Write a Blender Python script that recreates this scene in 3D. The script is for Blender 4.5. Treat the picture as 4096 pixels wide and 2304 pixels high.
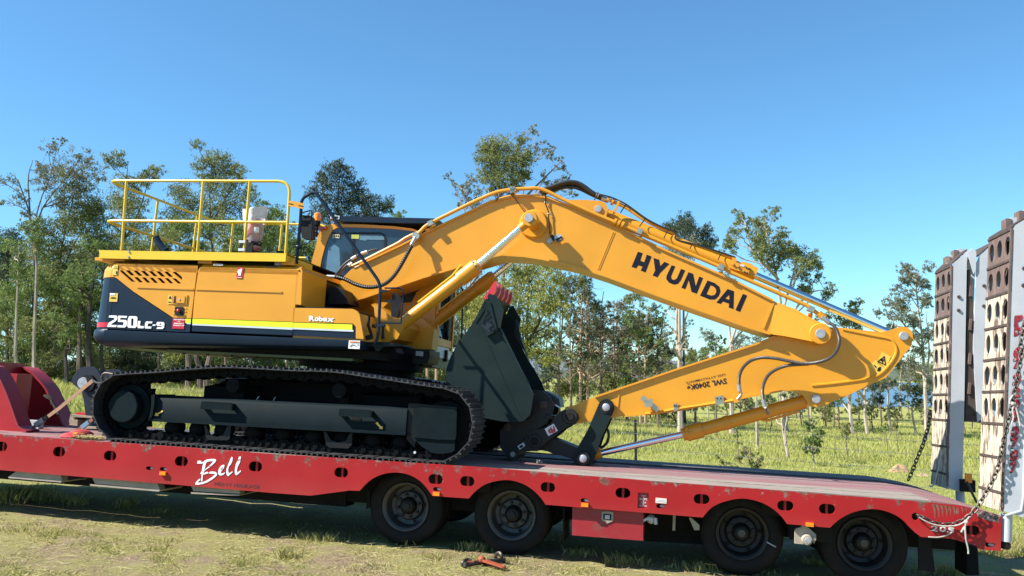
import bpy, bmesh, math, random
import numpy as np
from mathutils import Vector, Matrix

SC = bpy.context.scene
for _o in list(bpy.data.objects):
    bpy.data.objects.remove(_o)
COL = SC.collection
rad = math.radians

# ------------------------------------------------------------------ camera, sky, sun, exposure
F, CX, CY = 3527.0, 2048.0, 1152.0            # focal length and image centre of the 4096 px photograph
PITCH = math.atan(348 / F)                    # the horizon lies 348 px below the centre
cp, sp = math.cos(PITCH), math.sin(PITCH)
cam = bpy.data.cameras.new('camera')
cam.sensor_width = 36.0
cam.lens = 36.0 * F / 4096.0
cam.clip_start = 0.1
cam.clip_end = 20000
co = bpy.data.objects.new('camera', cam)
COL.objects.link(co)
co.location = (0, 0, 0)
co.rotation_euler = (rad(90) + PITCH, 0, 0)
SC.camera = co

# the trailer's own frame: x along the bed to its tail, y away from the camera, z up from the deck
AL, TH, RO = rad(10.3), rad(2.86), rad(1.7)
EX = Vector((math.cos(AL) * math.cos(TH), -math.sin(AL) * math.cos(TH), -math.sin(TH)))
EY = Vector((math.sin(AL), math.cos(AL), 0))
EZ = EX.cross(EY)
EY, EZ = EY * math.cos(RO) - EZ * math.sin(RO), EZ * math.cos(RO) + EY * math.sin(RO)
OR = Vector((0, 9.49, -1.0107))
RIG = Matrix(((EX.x, EY.x, EZ.x, OR.x), (EX.y, EY.y, EZ.y, OR.y), (EX.z, EY.z, EZ.z, OR.z), (0, 0, 0, 1)))

SUN_RIG = Vector((1.0, 0.45, -0.95))           # where the light travels, in the trailer's frame
SUN_DIR = (RIG.to_3x3() @ SUN_RIG).normalized()
SUN_EL = math.asin(-SUN_DIR.z)
SUN_AZ = math.atan2(-SUN_DIR.x, -SUN_DIR.y)   # compass angle of the sun from +Y towards +X

w = bpy.data.worlds.new('World')
SC.world = w
w.use_nodes = True
nt = w.node_tree
nt.nodes.clear()
sky = nt.nodes.new('ShaderNodeTexSky')
sky.sky_type = 'NISHITA'
sky.sun_disc = False
sky.sun_elevation = SUN_EL
sky.sun_rotation = SUN_AZ
sky.altitude = 60
sky.air_density = 1.0
sky.dust_density = 0.0
sky.ozone_density = 10.0
bg = nt.nodes.new('ShaderNodeBackground')
bg.inputs['Strength'].default_value = 0.097
wo = nt.nodes.new('ShaderNodeOutputWorld')
tint = nt.nodes.new('ShaderNodeMix')          # the camera's rendering of blue: a shade greener all over
tint.data_type = 'RGBA'
tint.blend_type = 'MULTIPLY'
tint.inputs[0].default_value = 1.0
tint.inputs[7].default_value = (0.90, 1.09, 0.98, 1)
nt.links.new(sky.outputs[0], tint.inputs[6])
nt.links.new(tint.outputs[2], bg.inputs[0])
nt.links.new(bg.outputs[0], wo.inputs[0])

sl = bpy.data.lights.new('sun', 'SUN')
sl.energy = 5.0
sl.angle = rad(0.5)
sl.color = (1.0, 0.955, 0.88)
so = bpy.data.objects.new('sun', sl)
COL.objects.link(so)
so.rotation_euler = SUN_DIR.to_track_quat('-Z', 'Y').to_euler()

SC.view_settings.view_transform = 'Standard'
SC.view_settings.look = 'None'
SC.view_settings.exposure = 1.08
SC.view_settings.gamma = 1.0
SC.view_settings.use_curve_mapping = False
SC.render.engine = 'CYCLES'
SC.cycles.max_bounces = 6
SC.cycles.transparent_max_bounces = 8

# ------------------------------------------------------------------ helpers
CR = dict(A=(300, 640, 1.811), B=(1100, 700, 1.811), C=(0, 1400, 1.811), D=(1000, 1400, 1.811),
          E=(1900, 680, 1.811), F=(2700, 1000, 1.61), G=(1700, 1100, 1.811), H=(2000, 1700, 2.342),
          I=(3000, 1700, 2.35), J=(3600, 800, 2.07), K=(3600, 1400, 1.603), M1=(1440, 1840, 3.22),
          M2=(2760, 1900, 2.862), M3=(360, 1440, 3.22), M4=(1160, 1440, 3.22), M5=(340, 980, 3.22),
          M6=(1140, 780, 3.22), M7=(1340, 1080, 3.623), N3=(2100, 1000, 2.4156), N4=(2900, 760, 1.541),
          N6=(2700, 1500, 1.845), O1=(2000, 1640, 5.152), O2=(720, 1760, 6.038), O3=(2000, 700, 3.623),
          O4=(2650, 980, 3.623), O5=(380, 1300, 4.155), O6=(0, 1400, 3.622), O7=(3650, 1850, 3.19),
          O8=(1700, 1090, 4.674), P1=(400, 1230, 4.044), X=(0, 0, 1.0))


def q(c, *pts):
    ox, oy, s = CR[c]
    return [(ox + x / s, oy + y / s) for x, y in pts]


def ray(p):
    return Vector(((p[0] - CX) / F, cp - sp * (CY - p[1]) / F, sp + cp * (CY - p[1]) / F))


def R(p, y):
    """the point of the trailer frame that the photograph shows at pixel p, on the upright plane at depth y"""
    d = ray(p)
    t = (OR.dot(EY) + y) / d.dot(EY)
    P = d * t - OR
    return Vector((P.dot(EX), y, P.dot(EZ)))


def RZ(p, z=0.0):
    """the same on a level plane of the trailer frame"""
    d = ray(p)
    t = (OR.dot(EZ) + z) / d.dot(EZ)
    P = d * t - OR
    return Vector((P.dot(EX), P.dot(EY), z))


def Rs(c, y, *pts):
    return [R(p, y) for p in q(c, *pts)]


def xz(vs):
    return [(v.x, v.z) for v in vs]


def wpt(px, py, D):
    """world point at distance D along the view, under pixel (px, py)"""
    t = (CY - py) / F
    z = D * (sp + t * cp) / (cp - t * sp)
    return Vector(((px - CX) / F * (D * cp + z * sp), D, z))


def ss(a, b, x):
    t = np.clip((x - a) / (b - a), 0, 1)
    return t * t * (3 - 2 * t)


def gz(x, y):
    """height of the ground in the world"""
    xe = 34 * np.tanh(x / 34)
    ye = np.where(y < 40, y, 40 + 45 * (1 - np.exp(-(np.maximum(y, 40) - 40) / 45)))
    d0 = OR - EZ * -(-0.94)
    z = d0.z - (EZ.x * (xe - d0.x) + EZ.y * (ye - d0.y)) / EZ.z
    z = z + 1.0 * ss(18, 58, y) * ss(6, -22, x)
    z = z - 3.2 * ss(120, 260, y) * ss(0.0, 0.3, x / np.maximum(y, 1))
    return z


def gzf(x, y):
    return float(gz(np.array(float(x)), np.array(float(y))))


BASE = [Matrix.Identity(4), Matrix.Identity(4)]     # frame of the thing being built, its inverse shift


class MB:
    """collects shapes and links them as ONE mesh object"""

    def __init__(s):
        s.v, s.f, s.m = [], [], []
        s.cur = 0

    def add(s, vs, fs):
        n = len(s.v)
        s.v += [tuple(v) for v in vs]
        s.f += [tuple(i + n for i in f) for f in fs]
        s.m += [s.cur] * len(fs)
        return s

    def prism(s, poly, y0, y1, dy=None):
        """outline in x,z pushed from depth y0 to y1; dy adds a depth to each front corner"""
        n = len(poly)
        a = sum(poly[i][0] * poly[(i + 1) % n][1] - poly[(i + 1) % n][0] * poly[i][1] for i in range(n))
        if a < 0:
            poly = poly[::-1]
            dy = dy[::-1] if dy else None
        fr = [(p[0], y0 + (dy[i] if dy else 0), p[1]) for i, p in enumerate(poly)]
        bk = [(p[0], y1, p[1]) for p in poly]
        fs = [tuple(range(n)), tuple(range(2 * n - 1, n - 1, -1))]
        fs += [((i + 1) % n, i, n + i, n + (i + 1) % n) for i in range(n)]
        return s.add(fr + bk, fs)

    def px(s, c, pts, y, depth, front=None):
        return s.prism(xz(Rs(c, y, *pts)), y if front is None else front, (y if front is None else front) + depth)

    def box(s, x0, x1, y0, y1, z0, z1):
        vs = [(x, y, z) for x in (x0, x1) for y in (y0, y1) for z in (z0, z1)]
        return s.add(vs, [(0, 1, 3, 2), (4, 6, 7, 5), (0, 4, 5, 1), (2, 3, 7, 6), (0, 2, 6, 4), (1, 5, 7, 3)])

    def hexa(s, b, t):
        """b and t: four corners each, the same way round"""
        return s.add(list(b) + list(t), [(3, 2, 1, 0), (4, 5, 6, 7)] + [(i, (i + 1) % 4, 4 + (i + 1) % 4, 4 + i) for i in range(4)])

    def bar(s, a, b, w, h, up=(0, 0, 1)):
        a, b = Vector(a), Vector(b)
        d = (b - a).normalized()
        u = Vector(up)
        sd = d.cross(u)
        if sd.length < 1e-4:
            sd = d.cross(Vector((1, 0, 0)))
        sd = sd.normalized() * w / 2
        u = sd.cross(d).normalized() * h / 2
        f = lambda c: [c - sd - u, c + sd - u, c + sd + u, c - sd + u]
        return s.hexa(f(a), f(b))

    def tube(s, path, r, n=8, closed=False, caps=True, rads=None):
        path = [Vector(p) for p in path]
        m = len(path)
        if m < 2:
            return s
        vs = []
        prev = None
        for i, p in enumerate(path):
            if closed:
                d = path[(i + 1) % m] - path[i - 1]
            else:
                d = path[min(i + 1, m - 1)] - path[max(i - 1, 0)]
            if d.length < 1e-9:
                d = Vector((0, 0, 1))
            d.normalize()
            if prev is None:
                u = d.cross(Vector((0, 1, 0.02)))
                if u.length < 0.05:
                    u = d.cross(Vector((1, 0, 0)))
            else:
                u = prev - d * prev.dot(d)
            u.normalize()
            prev = u
            k = d.cross(u)
            rr = rads[i] if rads else r
            vs += [p + (u * math.cos(t) + k * math.sin(t)) * rr for t in (2 * math.pi * j / n for j in range(n))]
        fs = []
        for i in range(m if closed else m - 1):
            a, b = i * n, ((i + 1) % m) * n
            fs += [(a + j, a + (j + 1) % n, b + (j + 1) % n, b + j) for j in range(n)]
        if caps and not closed:
            fs += [tuple(range(n - 1, -1, -1)), tuple((m - 1) * n + j for j in range(n))]
        return s.add(vs, fs)

    def cyl(s, a, b, r, r2=None, n=24):
        return s.tube([a, b], r, n, rads=[r, r if r2 is None else r2])

    def lathe(s, c, prof, n=40, ax='y', caps=(True, True)):
        """prof: list of (depth, radius) turned about an axis through c"""
        c = Vector(c)
        vs, fs = [], []
        for d, r in prof:
            for j in range(n):
                t = 2 * math.pi * j / n
                a, b = r * math.cos(t), r * math.sin(t)
                vs.append(c + (Vector((a, d, b)) if ax == 'y' else Vector((a, b, d)) if ax == 'z' else Vector((d, a, b))))
        for i in range(len(prof) - 1):
            fs += [(i * n + j, i * n + (j + 1) % n, (i + 1) * n + (j + 1) % n, (i + 1) * n + j) for j in range(n)]
        if caps[0]:
            fs.append(tuple(range(n - 1, -1, -1)))
        if caps[1]:
            fs.append(tuple((len(prof) - 1) * n + j for j in range(n)))
        return s.add(vs, fs)

    def ball(s, c, r, n=10, sc=(1, 1, 1), jit=0.0, rng=None):
        c = Vector(c)
        pr = []
        for i in range(n // 2 + 1):
            t = math.pi * i / (n // 2)
            pr.append((-math.cos(t) * r, max(math.sin(t) * r, 0.001)))
        k = len(s.v)
        s.lathe((0, 0, 0), pr, n)
        for i in range(k, len(s.v)):
            v = s.v[i]
            g = 1 + (rng.uniform(-jit, jit) if rng else 0)
            s.v[i] = (c.x + v[0] * sc[0] * g, c.y + v[1] * sc[1] * g, c.z + v[2] * sc[2] * g)
        return s

    def mesh(s, name, mats, smooth=35):
        me = bpy.data.meshes.new(name)
        inv = BASE[1]
        me.from_pydata([inv @ Vector(v) for v in s.v], [], s.f)
        for m in (mats if isinstance(mats, (list, tuple)) else [mats]):
            me.materials.append(m)
        if any(s.m):
            me.polygons.foreach_set('material_index', s.m)
        bm = bmesh.new()
        bm.from_mesh(me)
        bmesh.ops.recalc_face_normals(bm, faces=bm.faces)
        bm.to_mesh(me)
        bm.free()
        finish(me, smooth)
        return me

    def build(s, name, mats, parent=None, smooth=35, **k):
        return link(name, s.mesh(name, mats, smooth), parent, **k)


def finish(me, smooth=35):
    if smooth:
        me.polygons.foreach_set('use_smooth', [True] * len(me.polygons))
        me.set_sharp_from_angle(angle=rad(smooth))
    me.update()


def link(name, me, parent=None, **k):
    o = bpy.data.objects.new(name, me)
    COL.objects.link(o)
    if parent is not None:
        o.parent = parent
    for a, b in k.items():
        o[a] = b
    return o


def thing(name, label, cat, frame=RIG, at=(0, 0, 0), group=None):
    """an Empty at the thing's base; shapes given in the frame become its children"""
    o = bpy.data.objects.new(name, None)
    COL.objects.link(o)
    o.empty_display_size = 0.2
    o.matrix_world = frame @ Matrix.Translation(at)
    o['label'] = label
    o['category'] = cat
    if group:
        o['group'] = group
    BASE[1] = Matrix.Translation(-Vector(at))
    return o


def single(name, mb, mats, label, cat, frame=RIG, at=(0, 0, 0), group=None, smooth=35):
    """a thing that is one mesh"""
    BASE[1] = Matrix.Translation(-Vector(at))
    o = mb.build(name, mats, None, smooth, label=label, category=cat)
    if group:
        o['group'] = group
    o.matrix_world = frame @ Matrix.Translation(at)
    return o


def plate_mesh(name, outer, holes, y0, y1, mats):
    """flat plate in x,z with real holes"""
    cu = bpy.data.curves.new(name, 'CURVE')
    cu.dimensions = '2D'
    cu.fill_mode = 'BOTH'
    cu.extrude = (y1 - y0) / 2
    for pl in [outer] + list(holes):
        sp_ = cu.splines.new('POLY')
        sp_.points.add(len(pl) - 1)
        for i, p in enumerate(pl):
            sp_.points[i].co = (p[0], p[1], 0, 1)
        sp_.use_cyclic_u = True
    ob = bpy.data.objects.new(name, cu)
    me = bpy.data.meshes.new_from_object(ob)
    bpy.data.objects.remove(ob)
    n = len(me.vertices)
    a = np.zeros(n * 3)
    me.vertices.foreach_get('co', a)
    a = a.reshape(-1, 3)
    b = np.column_stack([a[:, 0], (y0 + y1) / 2 + a[:, 2], a[:, 1]])
    t = BASE[1].to_translation()
    b += np.array(t)
    me.vertices.foreach_set('co', b.ravel())
    me.materials.clear()
    me.materials.append(mats)
    bm = bmesh.new()
    bm.from_mesh(me)
    bmesh.ops.recalc_face_normals(bm, faces=bm.faces)
    bm.to_mesh(me)
    bm.free()
    finish(me, 30)
    return me


def plate(name, outer, holes, y0, y1, mats, parent, **k):
    return link(name, plate_mesh(name, outer, holes, y0, y1, mats), parent, **k)


def oval(c, w, h, n=10):
    """stadium outline round c, w by h"""
    r = min(w, h) / 2
    out = []
    dx, dz = max(w / 2 - r, 0), max(h / 2 - r, 0)
    for k, (sx, a0) in enumerate(((1, -90), (-1, 90))):
        for i in range(n + 1):
            t = rad(a0 + 180 * i / n)
            if w >= h:
                out.append((c[0] + sx * dx + r * math.cos(t), c[1] + r * math.sin(t)))
            else:
                t += rad(90)
                out.append((c[0] + r * math.cos(t), c[1] + sx * dz + r * math.sin(t)))
    return out


def ellipse(c, a, b, n=20):
    return [(c[0] + a * math.cos(2 * math.pi * i / n), c[1] + b * math.sin(2 * math.pi * i / n)) for i in range(n)]


def spline(pts, n=6, closed=False):
    P = [Vector(p) for p in pts]
    m = len(P)
    out = []
    for i in range(m if closed else m - 1):
        if closed:
            a, b, c, d = P[i - 1], P[i], P[(i + 1) % m], P[(i + 2) % m]
        else:
            a, b, c, d = P[max(i - 1, 0)], P[i], P[i + 1], P[min(i + 2, m - 1)]
        for j in range(n):
            t = j / n
            out.append(0.5 * ((2 * b) + (c - a) * t + (2 * a - 5 * b + 4 * c - d) * t * t + (3 * b - 3 * c + d - a) * t ** 3))
    if not closed:
        out.append(P[-1])
    return out


def bend(pts, r, n=5):
    """polyline with its inner corners rounded to radius r"""
    P = [Vector(p) for p in pts]
    out = [P[0]]
    for i in range(1, len(P) - 1):
        a, b, c = P[i - 1], P[i], P[i + 1]
        k = min(r, (a - b).length * 0.45, (c - b).length * 0.45)
        s, e = b + (a - b).normalized() * k, b + (c - b).normalized() * k
        for j in range(n + 1):
            t = j / n
            out.append(s * (1 - t) ** 2 + b * 2 * t * (1 - t) + e * t * t)
    out.append(P[-1])
    return out


_fonts = {}


def text_mesh(s, bold=0.0, spacing=1.0):
    cu = bpy.data.curves.new('lettering', 'FONT')
    cu.body = s
    cu.offset = bold
    cu.space_character = spacing
    cu.resolution_u = 3
    ob = bpy.data.objects.new('lettering', cu)
    me = bpy.data.meshes.new_from_object(ob)
    bpy.data.objects.remove(ob)
    return me


def lettering(s, c, A, B, C, y, mat, parent, bold=0.0, spacing=1.0, lift=0.004, name='lettering', frame_fn=None):
    """text with its first baseline corner at pixel A, last at B and first top corner at C, on depth y"""
    me = text_mesh(s, bold, spacing)
    n = len(me.vertices)
    a = np.zeros(n * 3)
    me.vertices.foreach_get('co', a)
    a = a.reshape(-1, 3)
    u = (a[:, 0] - a[:, 0].min()) / max(np.ptp(a[:, 0]), 1e-6)
    lo = a[:, 1].min() if s.upper() != s or not s.isupper() else a[:, 1].min()
    v = (a[:, 1] - lo) / max(np.ptp(a[:, 1]), 1e-6)
    if frame_fn is None:
        f = lambda p: np.array(R(p, y))
    else:
        f = frame_fn
    p0, p1, p2 = [f(p) for p in q(c, A, B, C)]
    w3 = p0 + u[:, None] * (p1 - p0) + v[:, None] * (p2 - p0)
    nrm = np.cross(p1 - p0, p2 - p0)
    nrm /= np.linalg.norm(nrm)
    if nrm[1] > 0:
        nrm = -nrm
    w3 = w3 + nrm * lift + np.array(BASE[1].to_translation())
    me.vertices.foreach_set('co', w3.ravel())
    me.materials.clear()
    me.materials.append(mat)
    me.update()
    return link(name, me, parent)


# ------------------------------------------------------------------ materials
def mat(name, col, rough=0.5, metal=0.0, var=0.12, scale=6.0, bump=0.0, bscale=60.0, spec=0.5, coat=0.0,
        mix=None, mixscale=4.0, mixlo=0.5, mixhi=0.62, detail=5.0, stretch=None, trans=0.0):
    m = bpy.data.materials.new(name)
    m.use_nodes = True
    N, L = m.node_tree.nodes, m.node_tree.links
    b = N['Principled BSDF']
    tc = N.new('ShaderNodeTexCoord')
    src = tc.outputs['Object']
    if stretch:
        mp = N.new('ShaderNodeMapping')
        mp.inputs['Scale'].default_value = stretch
        L.new(src, mp.inputs[0])
        src = mp.outputs[0]
    n1 = N.new('ShaderNodeTexNoise')
    n1.inputs['Scale'].default_value = scale
    n1.inputs['Detail'].default_value = detail
    L.new(src, n1.inputs['Vector'])
    r = N.new('ShaderNodeValToRGB')
    r.color_ramp.elements[0].position = 0.3
    r.color_ramp.elements[1].position = 0.7
    r.color_ramp.elements[0].color = tuple(c * (1 - var) for c in col) + (1,)
    r.color_ramp.elements[1].color = tuple(min(c * (1 + var), 1) for c in col) + (1,)
    L.new(n1.outputs['Fac'], r.inputs[0])
    out = r.outputs[0]
    if mix:
        n2 = N.new('ShaderNodeTexNoise')
        n2.inputs['Scale'].default_value = mixscale
        n2.inputs['Detail'].default_value = 8
        n2.inputs['Roughness'].default_value = 0.65
        L.new(src, n2.inputs['Vector'])
        r2 = N.new('ShaderNodeValToRGB')
        r2.color_ramp.elements[0].position = mixlo
        r2.color_ramp.elements[1].position = mixhi
        L.new(n2.outputs['Fac'], r2.inputs[0])
        mx = N.new('ShaderNodeMix')
        mx.data_type = 'RGBA'
        L.new(r2.outputs[0], mx.inputs[0])
        L.new(out, mx.inputs[6])
        mx.inputs[7].default_value = tuple(mix) + (1,)
        out = mx.outputs[2]
    L.new(out, b.inputs['Base Color'])
    rr = N.new('ShaderNodeMapRange')
    rr.inputs[3].default_value = max(rough - 0.08, 0.02)
    rr.inputs[4].default_value = min(rough + 0.1, 1)
    L.new(n1.outputs['Fac'], rr.inputs[0])
    L.new(rr.outputs[0], b.inputs['Roughness'])
    b.inputs['Metallic'].default_value = metal
    b.inputs['Specular IOR Level'].default_value = spec
    if coat:
        b.inputs['Coat Weight'].default_value = coat
        b.inputs['Coat Roughness'].default_value = 0.08
    if trans:
        b.inputs['Transmission Weight'].default_value = trans
    if bump:
        n3 = N.new('ShaderNodeTexNoise')
        n3.inputs['Scale'].default_value = bscale
        n3.inputs['Detail'].default_value = 4
        L.new(src, n3.inputs['Vector'])
        bp = N.new('ShaderNodeBump')
        bp.inputs['Strength'].default_value = bump
        bp.inputs['Distance'].default_value = 0.01
        L.new(n3.outputs['Fac'], bp.inputs['Height'])
        L.new(bp.outputs[0], b.inputs['Normal'])
    return m


M = {}
M['yellow'] = mat('yellow_paint', (0.66, 0.285, 0.012), 0.38, var=0.05, scale=2.0, coat=0.10)
M['lemon'] = mat('rail_yellow_paint', (0.72, 0.47, 0.008), 0.40, var=0.05, scale=3.0, coat=0.2)
M['slate'] = mat('slate_blue_paint', (0.0085, 0.020, 0.040), 0.40, var=0.08, scale=2.0, spec=0.2)
M['frame'] = mat('dark_green_grey_paint', (0.0050, 0.0115, 0.0145), 0.62, var=0.16, scale=5.0, spec=0.08, mix=(0.012, 0.017, 0.017), mixscale=3.0, mixlo=0.55, mixhi=0.8, bump=0.05)
M['black'] = mat('black_plastic', (0.005, 0.0055, 0.007), 0.5, spec=0.3, var=0.2)
M['rubberhose'] = mat('black_hose_rubber', (0.016, 0.016, 0.017), 0.42, var=0.2)
M['shoe'] = mat('worn_track_steel', (0.050, 0.050, 0.053), 0.5, metal=0.35, var=0.3, scale=8, mix=(0.060, 0.048, 0.038), mixscale=6, mixlo=0.5, mixhi=0.7, bump=0.1)
M['link'] = mat('dark_track_chain', (0.0035, 0.004, 0.005), 0.65, spec=0.10, var=0.3, scale=10)
M['chrome'] = mat('chrome_rod', (0.80, 0.81, 0.83), 0.10, metal=1.0, var=0.02)
M['zinc'] = mat('zinc_fitting', (0.45, 0.42, 0.34), 0.35, metal=0.8, var=0.15, scale=20)
M['pin'] = mat('grey_pin_steel', (0.42, 0.43, 0.45), 0.45, metal=0.5, var=0.12, scale=20)
M['recess_shade'] = mat('recess_shade_brown', (0.030, 0.013, 0.004), 0.8, var=0.2)  # darkened yellow: shade of louvres, handle well and bolt holes put into colour
M['fluoro'] = mat('fluorescent_yellow_tape', (0.68, 0.86, 0.01), 0.45, var=0.03)
M['silver'] = mat('silver_reflective_tape', (0.56, 0.60, 0.64), 0.35, var=0.04)
M['white'] = mat('white_print', (0.80, 0.80, 0.80), 0.5, var=0.04, scale=8)
M['worn_white'] = mat('worn_white_print', (0.66, 0.66, 0.65), 0.6, var=0.1, scale=8)
M['print_black'] = mat('black_print', (0.010, 0.0105, 0.022), 0.6, spec=0.15, var=0.05)
M['dim_print'] = mat('faded_dark_print', (0.075, 0.028, 0.034), 0.6, var=0.2, scale=10)
M['redpaint'] = mat('red_gloss_paint', (0.52, 0.025, 0.028), 0.3, var=0.1, coat=0.3)
M['stripe_red'] = mat('red_stripe', (0.50, 0.012, 0.028), 0.35, var=0.05)
M['amber'] = mat('amber_lens', (0.85, 0.24, 0.008), 0.2, var=0.1, spec=0.7)
M['decal'] = mat('yellow_decal', (0.72, 0.48, 0.07), 0.45, var=0.08, scale=30)
M['bucket'] = mat('bucket_green_grey', (0.011, 0.021, 0.021), 0.5, var=0.14, scale=3, spec=0.15, mix=(0.018, 0.028, 0.027), mixscale=2.2, mixlo=0.5, mixhi=0.8)
M['bucket_in'] = mat('bucket_blue_grey', (0.009, 0.012, 0.022), 0.45, var=0.15, scale=3)
M['hitch'] = mat('hitch_black', (0.013, 0.0125, 0.013), 0.5, spec=0.35, var=0.25, scale=6, mix=(0.022, 0.019, 0.017), mixscale=5, mixlo=0.5, mixhi=0.75)
M['deckred'] = mat('worn_red_deck', (0.26, 0.115, 0.115), 0.75, var=0.22, scale=5, mix=(0.20, 0.165, 0.15), mixscale=2.5, mixlo=0.45, mixhi=0.68, bump=0.25, stretch=(0.35, 2.5, 1))
M['deckwood'] = mat('weathered_grey_timber', (0.27, 0.235, 0.20), 0.85, var=0.3, scale=6, mix=(0.15, 0.085, 0.07), mixscale=5, mixlo=0.5, mixhi=0.7, bump=0.4, stretch=(0.3, 6, 3))
M['deckshade'] = mat('shadow_darkened_deck', (0.09, 0.085, 0.09), 0.7, var=0.25, scale=5, bump=0.2, stretch=(0.4, 2.5, 1))  # far boards darkened: the shadow lying on them is put into the colour
M['tyre'] = mat('tyre_rubber', (0.009, 0.0085, 0.0085), 0.75, spec=0.25, var=0.25, scale=8, mix=(0.022, 0.017, 0.014), mixscale=5, mixlo=0.5, mixhi=0.8)
M['rim'] = mat('dusty_steel_rim', (0.075, 0.073, 0.07), 0.5, metal=0.35, var=0.2, scale=10, mix=(0.06, 0.042, 0.03), mixscale=7, mixlo=0.5, mixhi=0.75)
M['rimdark'] = mat('dark_steel_rim', (0.022, 0.0215, 0.021), 0.55, metal=0.3, var=0.2, scale=10, mix=(0.042, 0.030, 0.022), mixscale=7, mixlo=0.5, mixhi=0.75)
M['hub'] = mat('dirty_hub', (0.012, 0.0115, 0.0115), 0.55, metal=0.3, var=0.3, scale=12)
M['dustgrey'] = mat('dusty_beige_steel', (0.34, 0.29, 0.225), 0.85, var=0.15, scale=8, bump=0.1)
M['under'] = mat('dark_underframe', (0.014, 0.012, 0.011), 0.8, spec=0.2, var=0.35, scale=5)
M['cover'] = mat('olive_reflection_underside', (0.14, 0.145, 0.06), 0.6, var=0.15)  # olive stands for light reflected onto the undersides, put into the colour
M['rampwhite'] = mat('white_ramp_paint', (0.46, 0.475, 0.50), 0.55, var=0.07, scale=3, mix=(0.22, 0.13, 0.09), mixscale=14, mixlo=0.67, mixhi=0.72)
M['rampworn'] = mat('worn_cream_ramp', (0.50, 0.43, 0.325), 0.8, var=0.18, scale=5, mix=(0.13, 0.085, 0.065), mixscale=3.2, mixlo=0.50, mixhi=0.57, bump=0.25, stretch=(1, 5, 1.1))
M['ramprust'] = mat('rusty_ramp', (0.135, 0.092, 0.078), 0.8, var=0.25, scale=5, mix=(0.42, 0.34, 0.26), mixscale=3.5, mixlo=0.60, mixhi=0.70, bump=0.25, stretch=(1, 5, 1.1))
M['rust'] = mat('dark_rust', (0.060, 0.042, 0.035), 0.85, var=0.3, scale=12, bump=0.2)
M['chain'] = mat('dark_chain_steel', (0.085, 0.075, 0.065), 0.5, metal=0.6, var=0.3, scale=30)
M['rope'] = mat('dirty_white_rope', (0.42, 0.39, 0.35), 0.9, var=0.2, scale=30, bump=0.3, bscale=200)
M['strap'] = mat('faded_tan_webbing', (0.36, 0.21, 0.125), 0.85, var=0.15, scale=25)
M['timber'] = mat('old_timber', (0.30, 0.235, 0.17), 0.85, var=0.3, scale=5, bump=0.3, stretch=(0.5, 5, 5))
M['glass'] = mat('tinted_cab_glass', (0.020, 0.038, 0.055), 0.06, var=0.1, spec=0.8)
M['glasslight'] = mat('sky_reflection_and_seat_tone', (0.10, 0.19, 0.25), 0.08, var=0.1, spec=0.8)  # pale tone of the painted sky reflection and the seat
M['redbag'] = mat('red_fabric', (0.52, 0.045, 0.05), 0.8, var=0.2, scale=15, mix=(0.75, 0.42, 0.03), mixscale=6, mixlo=0.58, mixhi=0.62)
M['bagplastic'] = mat('white_plastic_film', (0.66, 0.63, 0.66), 0.35, var=0.1, scale=6, bump=0.3, bscale=18)
M['extred'] = mat('extinguisher_red', (0.48, 0.10, 0.075), 0.4, var=0.15, scale=10, mix=(0.62, 0.46, 0.42), mixscale=7, mixlo=0.56, mixhi=0.75)
M['binder'] = mat('red_orange_binder', (0.30, 0.065, 0.028), 0.6, var=0.2, scale=15)
M['armhose'] = mat('spiral_guarded_hose', (0.10, 0.095, 0.09), 0.35, metal=0.5, var=0.1)


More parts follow.
